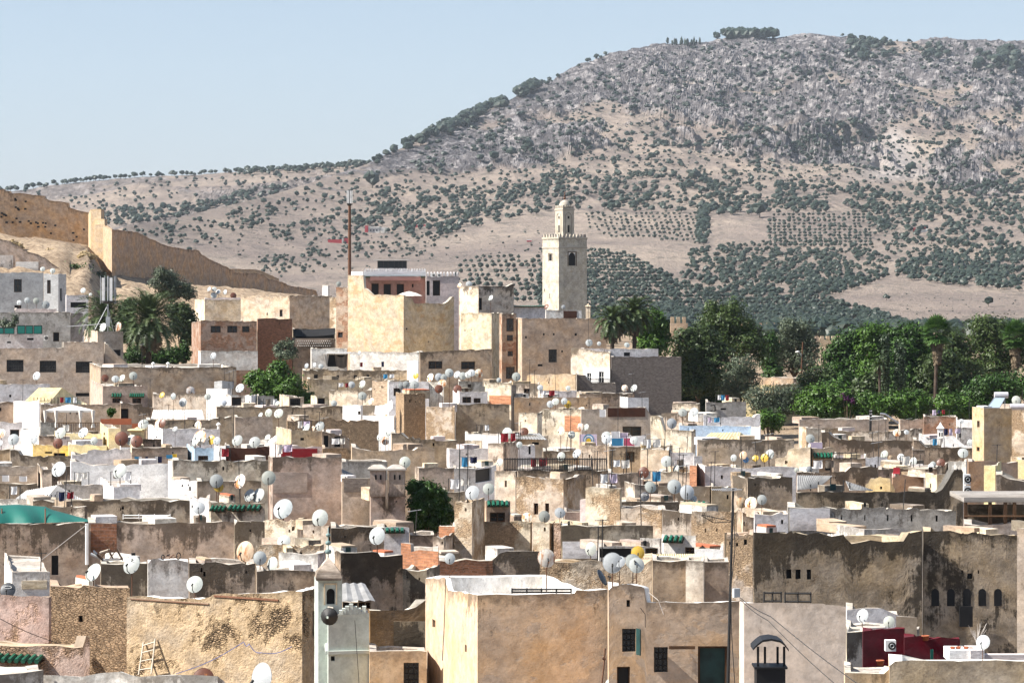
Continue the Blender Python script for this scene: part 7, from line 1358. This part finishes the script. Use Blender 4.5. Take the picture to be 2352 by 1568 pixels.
def ac(label, d, x0, x1, y0, y1, side=0):
    s = d / F; root = thing('air_conditioner', label, 'air conditioner', P3((x0 + x1) / 2, y1, d), 'air conditioners'); m = MB(); m.box(P3(x0, y1, d), ((x1 - x0) * s, 0, 0), (0, .32, 0), (0, 0, (y1 - y0) * s)); m.build('casing', 'whitepaint', root)
    c = P3(lerp(x0, x1, .62), (y0 + y1) / 2, d - .012); r = (y1 - y0) * s * .36; m = MB(); m.face([(c.x + r * math.cos(k * .3142), c.y, c.z + r * math.sin(k * .3142)) for k in range(20)]); m.build('fan_grille', 'darkmetal', root); m = MB(); m.tube([(c.x + r * .5 * math.cos(k * .6283), c.y - .01, c.z + r * .5 * math.sin(k * .6283)) for k in range(11)], .012, 4); m.build('fan_ring', 'greypaint', root); return root
ac('white air conditioner box on the dark red wall', 96.6, 2034, 2058, 1470, 1495); ac('upper air conditioner on the orange brown house', 156.5, 2214, 2229, 1089, 1112); ac('lower air conditioner on the orange brown house', 156.5, 2214, 2229, 1115, 1141)
ac('small air conditioner on the lilac terrace by green screens', 374, 100, 110, 770, 782); ac('left air conditioner on the white crenellated wing', 408.5, 989, 1000, 628, 636); ac('right air conditioner on the white crenellated wing', 408.5, 1004, 1012, 628, 636)
so_ = thing('solar_heater', 'solar water heater with tilted panel on the tower house', 'solar heater', P3(2290, 937, 239.5)); p = [P3(2267, 936, 239), P3(2296, 936, 239), P3(2309, 913, 240.4), P3(2284, 913, 240.4)]
m = MB(); m.face(p); q = [v - Vector((0, -.05, .08)) for v in p]; m.face(q[::-1]); [m.face([a, c, d2, b]) for a, b, c, d2 in zip(p, p[1:] + p[:1], q, q[1:] + q[:1])]; m.build('panel', 'solarglass', so_)
m = MB(); [m.tube([a, b], .03, 5) for a, b in zip(p, p[1:] + p[:1])]; m.build('panel_frame', 'steel', so_); m = MB(); m.tube([P3(2284, 907, 240.6), P3(2285, 907, 240.6), P3(2314, 907, 240.6), P3(2315, 907, 240.6)], .26, 12); m.build('tank', 'tank', so_, False); m = MB(); m.tube([P3(2308, 938, 240.4), P3(2308, 912, 240.4)], .03, 5); m.tube([P3(2284, 938, 240.8), P3(2284, 912, 240.6)], .03, 5); m.build('stand', 'steel', so_)
m = MB(); m.tube([P3(2320, 934, 240), P3(2352, 934, 240)], .28, 10); tag(m.build('water_tank', 'tank'), 'second white water tank lying beside the solar heater', 'water tank')
um = thing('parasol', 'white parasol on the big cream house terrace', 'parasol', P3(940, 690, 402)); c = P3(940, 669, 402); m = MB(); m.lathe(c, [(1.95, -.62), (1.1, -.25), (.05, 0)], 8, rot=.39); m.build('canopy', 'canvas', um); m = MB(); m.tube([c, c - Vector((0, 0, 2.3))], .04, 5); m.build('pole', 'palewood', um)
pg = thing('pergola', 'wooden pergola terrace with a pale roof slab', 'pergola', P3(2280, 1203, 140)); s_ = 140 / F; m = MB(); m.box(P3(2214, 1153, 139), (220 * s_, 0, 0), (0, 4.5, 0), (0, 0, .22)); m.build('roof_slab', 'grey', pg)
for px in (2218, 2274, 2309, 2330, 2372):
    for o in (.1, 3.9): m = MB(); q = P3(px, 1203, 139 + o); m.cbox(q.x, q.y, q.z, .16, .16, 50 * s_); m.build('post', 'darkwood', pg)
m = MB(); m.tube([P3(2214, 1185, 139), P3(2420, 1185, 139)], .05, 5); m.build('handrail', 'darkwood', pg); m = MB(); m.box(P3(2214, 1203, 143.4), (220 * s_, 0, 0), (0, .1, 0), (0, 0, 46 * s_)); m.build('back_wall', 'brown', pg)
hd = house('white metal water box with a slanted top', 492, 510, 536, 880, 287, 'greyblue', 'whitepaint', a=30, b=20, prof=[(492, 876), (510, 874), (536, 877)], cat='water box', name='water_box', zb=893, deck=.05, rough=0)
for i, (px, w, mt) in enumerate(((2188, 12, 'terracotta'), (2201, 12, 'terracotta'), (2219, 12, 'terracotta'), (2231, 9, 'terracotta'), (2207, 15, 'cable'), (2227, 15, 'cable'), (2245, 12, 'yellow'), (2022, 18, 'terracotta'), (2126, 18, 'terracotta'))):
    d = 94 + (.7 if i in (4, 5, 6) else 0); yb = {7: 1527, 8: 1470}.get(i, 1492); r = w * d / F / 2; c = P3(px, yb, d if i < 7 else (94 if i == 7 else 97)); m = MB(); m.lathe(c, [(0, 0), (r * .7, 0), (r, r * 1.1), (r * 1.08, r * 1.1), (r * 1.08, r * 1.35), (r * .85, r * 1.3), (r * .8, r)], 12)
    tag(m.build('flower_pot', mt, None, True), ['leftmost small terracotta pot on white box', 'second terracotta pot from left on white box', 'third terracotta pot on white box', 'small fourth terracotta pot beside yellow tub', 'left black plastic pot behind terracotta pots', 'right black plastic pot behind terracotta pots', 'yellow tub holding a bare shrub', 'terracotta trough at the foot of red wall', 'orange brick trough on top of red wall'][i], 'flower pot', 'flower pots on the red terrace')
wb = thing('white_counter', 'white washed counter carrying flowerpots', 'counter', P3(2220, 1516, 94)); m = MB(); m.box(P3(2180, 1518, 93.6), (48 * 94 / F, 0, 0), (0, 1.2, 0), (0, 0, 25 * 94 / F)); m.build('left_block', 'white', wb); m = MB(); m.box(P3(2229, 1518, 93.4), (32 * 94 / F, 0, 0), (0, 1.3, 0), (0, 0, 25 * 94 / F)); m.build('right_block', 'lilac', wb)
m = MB(); m.box(P3(2262, 1517, 93.8), (110 * 94 / F, 0, 0), (0, .4, 0), (0, 0, 14 * 94 / F)); tag(m.build('low_parapet', 'palepink'), 'low pinkish parapet right of the white counter', 'parapet')
bs = thing('bare_shrub', 'leafless grey shrub in the yellow tub', 'plant', P3(2245, 1480, 94.7)); m = MB(); r = random.Random(4)
for i in range(26): a = r.uniform(-.9, .9); b = r.uniform(-.5, .5); p0 = P3(2245, 1480, 94.7); L_ = r.uniform(.35, .75); m.tube([p0, p0 + Vector((a * .25 * L_, b * .2, L_ * .5)), p0 + Vector((a * .6 * L_, b * .4, L_))], .012, 4, 0, .004)
m.build('twigs', 'palecable', bs)
rc = thing('red_chair', 'red plastic chair on the terrace above the orange block', 'chair', P3(2060, 1092, 173)); s_ = 173 / F; m = MB(); m.box(P3(2052, 1088, 173), (15 * s_, 0, 0), (0, .4, 0), (0, 0, .05)); m.build('seat', 'redpaint', rc); m = MB(); m.box(P3(2052, 1087, 173.4), (15 * s_, 0, 0), (0, .04, 0), (0, 0, 14 * s_)); m.build('backrest', 'redpaint', rc)
for px in (2053, 2066):
    for o in (.05, .35): m = MB(); m.tube([P3(px, 1098, 173 + o), P3(px, 1087, 173 + o)], .022, 4); m.build('leg', 'redpaint', rc)
gs = thing('glazed_screen', 'row of green glazed screens on the lilac terrace', 'screen', P3(50, 767, 374))
for i, (x0, x1, y0) in enumerate(((-12, 9, 752), (9.6, 33, 752), (39, 58, 747), (58.6, 76, 747), (77, 97, 747))):
    s_ = 374 / F; m = MB(); m.box(P3(x0, 767, 374), ((x1 - x0) * s_, 0, 0), (0, .05, 0), (0, 0, (767 - y0) * s_)); f_ = m.build('screen_frame', 'darkmetal', gs); m = MB(); m.box(P3(x0 + 1.6, 765.5, 373.97), ((x1 - x0 - 3.2) * s_, 0, 0), (0, .02, 0), (0, 0, (767 - y0 - 3.4) * s_)); g = m.build('pane', 'teal', gs); g.parent = f_
# ridge ornaments, vents
for px, py, h, lab in ((386, 838, 'long tan', 'small white vent cowl left on the long brown wall'), (352, 838, 'long tan', 'small table shaped vent on the long brown wall'), (502, 984, 'lilac wall', 'thin white flue on the mauve parapet house')):
    x, y, dk, top, dd = on_roof(H[h], px, .5); m = MB(); m.lathe((x, y, top - .3), [(.12, 0), (.12, .6), (.22, .62), (.22, .7), (.05, .85), (0, .86)], 8); tag(m.build('vent_cowl', 'whitepaint'), lab, 'vent')
# overhead lines
def line(label, pts, mat='cable', r=.014, sag=0.):
    m = MB(); P = [P3(*p) for p in pts]; out = []
    for a, b in zip(P, P[1:]): out += [a.lerp(b, k / 8) - Vector((0, 0, sag * math.sin(math.pi * k / 8))) for k in range(8)]
    m.tube(out + [P[-1]], r, 4); tag(m.build('overhead_wire', mat), label, 'wire')
line('upper black wire crossing the cream house end', [(1700, 1372, 82), (1770, 1415, 80), (1985, 1580, 74)], sag=.05); line('lower black wire crossing the cream house end', [(1700, 1376, 82), (1764, 1424, 80), (1930, 1580, 75)], sag=.05)
line('pale guy rope rising across the sooty brown house', [(61, 1312, 139), (199, 1204, 142)], 'palecable', .02); line('blue rope drooping across the rough brown house', [(405, 1546, 98), (560, 1473, 101), (572, 1477, 101), (600, 1498, 101), (670, 1484, 102)], 'bluecable', .012, .12)
line('black cable sagging over the green tiles', [(0, 1420, 100), (115, 1470, 102), (212, 1492, 103)], 'cable', .012, .05); line('pale cable sagging below the rubble house', [(-5, 1495, 95), (85, 1506, 95), (185, 1494, 96)], 'palecable', .014, .06); line('thin cable on the pale green house front', [(815, 1424, 97.5), (820, 1500, 97.5), (825, 1575, 97.5)], 'cable', .01)
line('dark drain line down the sunlit beige flank', [(1024, 1328, 92.3), (1020, 1440, 92.3), (1016, 1516, 92.4)], 'cable', .012); line('loose cable beside the barred window', [(1471, 1395, 88.8), (1482, 1410, 88.8), (1482, 1440, 88.8)], 'cable', .01); line('white rope over the pink roof stain', [(1490, 1360, 88.9), (1512, 1378, 88.6), (1524, 1410, 88.5)], 'palecable', .01)
m = MB(); m.tube([P3(1382, 1575, 85), P3(1388, 1520, 85), P3(1390, 1488, 85)], .025, 5); m.tube([P3(1384, 1510, 85), P3(1391, 1514, 85)], .04, 5); tag(m.build('rusty_rod', 'rustmetal'), 'bent rusty rod in front of the great beige house', 'rod')
m = MB(); m.box(P3(1537, 1490, 88.3), (60 * 88 / F, 0, 0), (0, .12, 0), (0, 0, .09)); tag(m.build('wooden_shelf', 'darkwood'), 'thin wooden shelf beam left of the teal door', 'beam'); m = MB(); s0, d0 = H['beige wing'].on('R', 1465); q = P3(1461, 1502, d0 - .12); m.box(q, (.11, -.28, 0), (.03, .03, 0), (0, 0, .8)); tag(m.build('open_shutter', 'tealdoor'), 'open dark green shutter beside the barred window', 'shutter')
# TV aerials
AER = []
def aerial(px, yt, yb, host=None):
    h = H[host] if host else find_host(px, yb - 6, 10); x, y, dk, top, dd = on_roof(h, px, .6); root = thing('roof_aerial', 'a', 'aerial', (x, y, dk), 'thin aerials on the roofs'); m = MB(); zt = Zat(yt, dd); m.tube([(x, y, dk), (x + .04, y, zt)], .022, 4); m.build('mast', 'darkmetal', root)
    m = MB(); L_ = .45
    m.tube([(x - L_ * .6, y, zt - .05), (x + L_ * .6, y, zt - .02)], .012, 4)
    for k in range(6): u = -L_ * .55 + k * L_ * .22; m.tube([(x + u, y - .2, zt - .04), (x + u, y + .2, zt - .04)], .008, 4)
    m.build('antenna_bars', 'darkmetal', root); HOSTED.append((root, 'thin roof aerial', h, px, yb, 0))
for a in ((386, 929, 968), (397, 939, 970), (482, 950, 985), (503, 957, 980), (1054, 1018, 1085), (1073, 1020, 1082), (1372, 1208, 1285), (1382, 1192, 1268), (1432, 1040, 1060), (1438, 1000, 1040), (1568, 1043, 1090), (1486, 1030, 1060), (1371, 1035, 1060), (1337, 1040, 1062), (1419, 902, 940), (1905, 985, 1010), (1880, 975, 1008), (2034, 962, 1005), (2018, 955, 1008), (1954, 1040, 1060), (1216, 825, 890), (1227, 850, 888), (822, 865, 910), (700, 944, 968), (733, 945, 968), (698, 938, 970), (536, 930, 962), (93, 1268, 1300), (2289, 1020, 1055), (1641, 1035, 1075), (1632, 1060, 1080), (1351, 700, 735), (344, 870, 885), (52, 872, 885), (1310, 930, 948), (1180, 700, 720)): aerial(*a)
H['_'] = None; del H['_']
# ---------------------------------------------------------------- roof huts added at random, pale walls standing in for sunlit roof strips
cr = random.Random(21); CLM = ['cream', 'whitestain', 'creamstain', 'lilac', 'palepink', 'creamstain', 'whitestain', 'tan', 'creamrub', 'mauve']
def hut(h, px, w, hh, mat, dep, lab):
    x, y, dk, top, dd = on_roof(h, px, .9 + cr.random() * 1.6); s = dd / F; root = thing('added_roof_hut', lab, 'roof hut', (x, y, dk), 'low huts and walls on the flat roofs'); a = math.radians(cr.uniform(10, 40)); W_ = w * s; ux, uy = Vector((math.cos(a), math.sin(a), 0)), Vector((-math.sin(a), math.cos(a), 0)); D_ = dep; zt = top + hh * s; o = Vector((x, y, dk - .05)) - ux * W_ / 2
    m = MB(); m.box(o, ux * W_, uy * D_, (0, 0, zt - dk)); m.uv = [(u * max(W_, 1), (1 - v) * (zt - dk)) for u, v in m.uv]; m.build('walls', mat, root)
    if cr.random() < .3: m = MB(); m.box(o + ux * .03 + uy * .03 + Vector((0, 0, zt - dk + .002)), ux * (W_ - .06), uy * (D_ - .06), (0, 0, .08)); m.build('roof', cr.choice(['cement', 'clay', 'clay', 'terracotta', 'mauve']), root)
    if cr.random() < .45 and hh > 7: m = MB(); q = o + ux * W_ * .3 - uy * .02 + Vector((0, 0, .3)); m.box(q, ux * min(.7, W_ * .3), uy * .05, (0, 0, (zt - dk) * .6)); m.build('door', cr.choice(['black', 'darkwood', 'tealdoor']), root)
    HOSTED.append((root, {'white': 'white', 'whitestain': 'stained white', 'lilac': 'lilac', 'palepink': 'pale pink', 'cream': 'cream', 'creamstain': 'stained cream', 'tan': 'tan', 'creamrub': 'rubble', 'mauve': 'mauve'}[mat] + ' roof hut', h, px, h.yt, 0))
for h in list(HOUSES):
    wpx = h.xR - h.xL
    if wpx < 55 or h.d < 112 or h.d > 345 or h.root.name.split('.')[0] != 'house': continue
    for k in range(min(3, int(wpx / 60))):
        if cr.random() < .5: px = lerp(h.xL, h.xR, (k + cr.uniform(.15, .85)) / max(1, min(3, int(wpx / 60)))); hut(h, px, cr.uniform(14, 52), cr.uniform(2, 9), cr.choice(CLM), cr.uniform(.8, 2.4), 'h')
for h in [q for q in HOUSES if 150 < q.d < 320 and q.xR - q.xL > 50]:
    if cr.random() < .22:                                # a washing line across the roof
        p0 = lerp(h.xL, h.xR, cr.uniform(.08, .5)); w_ = cr.uniform(22, 46); x, y, dk, top, dd = on_roof(h, p0, .55); s = dd / F; ze = top + .75; m = MB(); m.tube([(x, y, dk), (x, y, ze)], .025, 4); m.tube([(x + w_ * s, y, dk), (x + w_ * s, y, ze)], .025, 4); m.tube([(x, y, ze), (x + w_ * s / 2, y, ze - .06), (x + w_ * s, y, ze)], .012, 4)
        HOSTED.append((tag(m.build('clothes_line', 'darkmetal'), 'l', 'clothes line', 'clothes lines on the roofs'), 'clothes line', h, p0, h.yt, 0)); u = .12
        while u < .85:
            cw_ = cr.uniform(.28, .6); ch_ = cr.uniform(.35, .62); mt, nm = cr.choice([('whitecloth', 'white cloth'), ('whitecloth', 'white cloth'), ('bluecloth', 'blue cloth'), ('redcloth', 'dark red cloth'), ('navycloth', 'navy cloth'), ('lilaccloth', 'lilac cloth'), ('canvas', 'cream cloth'), ('canvas', 'cream cloth'), ('greycloth', 'brown cloth'), ('whitecloth', 'white cloth')]); x0 = x + w_ * s * u; V, Q = [], []
            for i in range(5):
                for j in range(4): V.append((x0 + cw_ * i / 4, y - .02 + .05 * math.sin(i * 2.1 + j), ze - .03 - ch_ * j / 3 - .03 * math.sin(i)))
            for i in range(4):
                for j in range(3): a = i * 4 + j; Q.append([a, a + 4, a + 5, a + 1])
            HOSTED.append((tag(np_mesh('hanging_cloth', V, Q, mt, smooth=True), 'c', 'laundry', 'laundry on the roof lines'), nm, h, p0 + w_ * u, h.yt, 0)); u += cw_ / (w_ * s) + cr.uniform(.03, .2)
for i in range(44):
    h = cr.choice([q for q in HOUSES if 130 < q.d < 330 and q.xR - q.xL > 40]); px = lerp(h.xL, h.xR, cr.uniform(.1, .9)); x, y, dk, top, dd = on_roof(h, px, .5); root = thing('roof_aerial', 'a', 'aerial', (x, y, dk), 'thin aerials on the roofs'); hh = cr.uniform(.9, 2.6); m = MB(); m.tube([(x, y, dk), (x + cr.uniform(-.15, .15), y, top + hh)], .022, 4); m.build('mast', 'darkmetal', root)
    if i % 2: m = MB(); m.tube([(x - .35, y, top + hh - .1), (x + .3, y, top + hh)], .014, 4); m.build('crossbar', 'steel', root)
    HOSTED.append((root, 'thin roof aerial', h, px, h.yt, 0))
# ---------------------------------------------------------------- labels of everything that stands on a roof
ORD = ['leftmost', 'second', 'third', 'fourth', 'fifth', 'sixth', 'seventh', 'eighth', 'ninth', 'tenth', 'eleventh', 'twelfth']
grp = {}
for o, noun, h, px, py, dia in HOSTED: grp.setdefault((h.root.name, noun), []).append((px, py, o, h, noun, dia))
PREP = {'behind', 'beside', 'under', 'below', 'above', 'with', 'right', 'left', 'in', 'at', 'before', 'on', 'over', 'between', 'carrying', 'among', 'near', 'around', 'seen', 'by', 'and', 'covered'}
used = {}
for k, lst in grp.items():
    lst.sort(key=lambda e: (e[0], e[1]))
    for i, (px, py, o, h, noun, dia) in enumerate(lst):
        pre = noun if len(lst) == 1 else (('leftmost ' + noun) if i == 0 else ('rightmost ' + noun) if i == len(lst) - 1 else ORD[min(i, 11)] + ' ' + noun + ' from left')
        ws = h.label.split(); lab = pre + ' on the ' + ' '.join(ws)
        while len(lab.split()) > 16 and len(ws) > 3:
            j = max([q for q, w_ in enumerate(ws) if w_ in PREP and q > 1] or [len(ws) - 1]); ws = ws[:j]; lab = pre + ' on the ' + ' '.join(ws)
        if lab in used: lab = lab.replace(' on the ', ' also on the ', 1)
        used[lab] = 1; o['label'] = lab
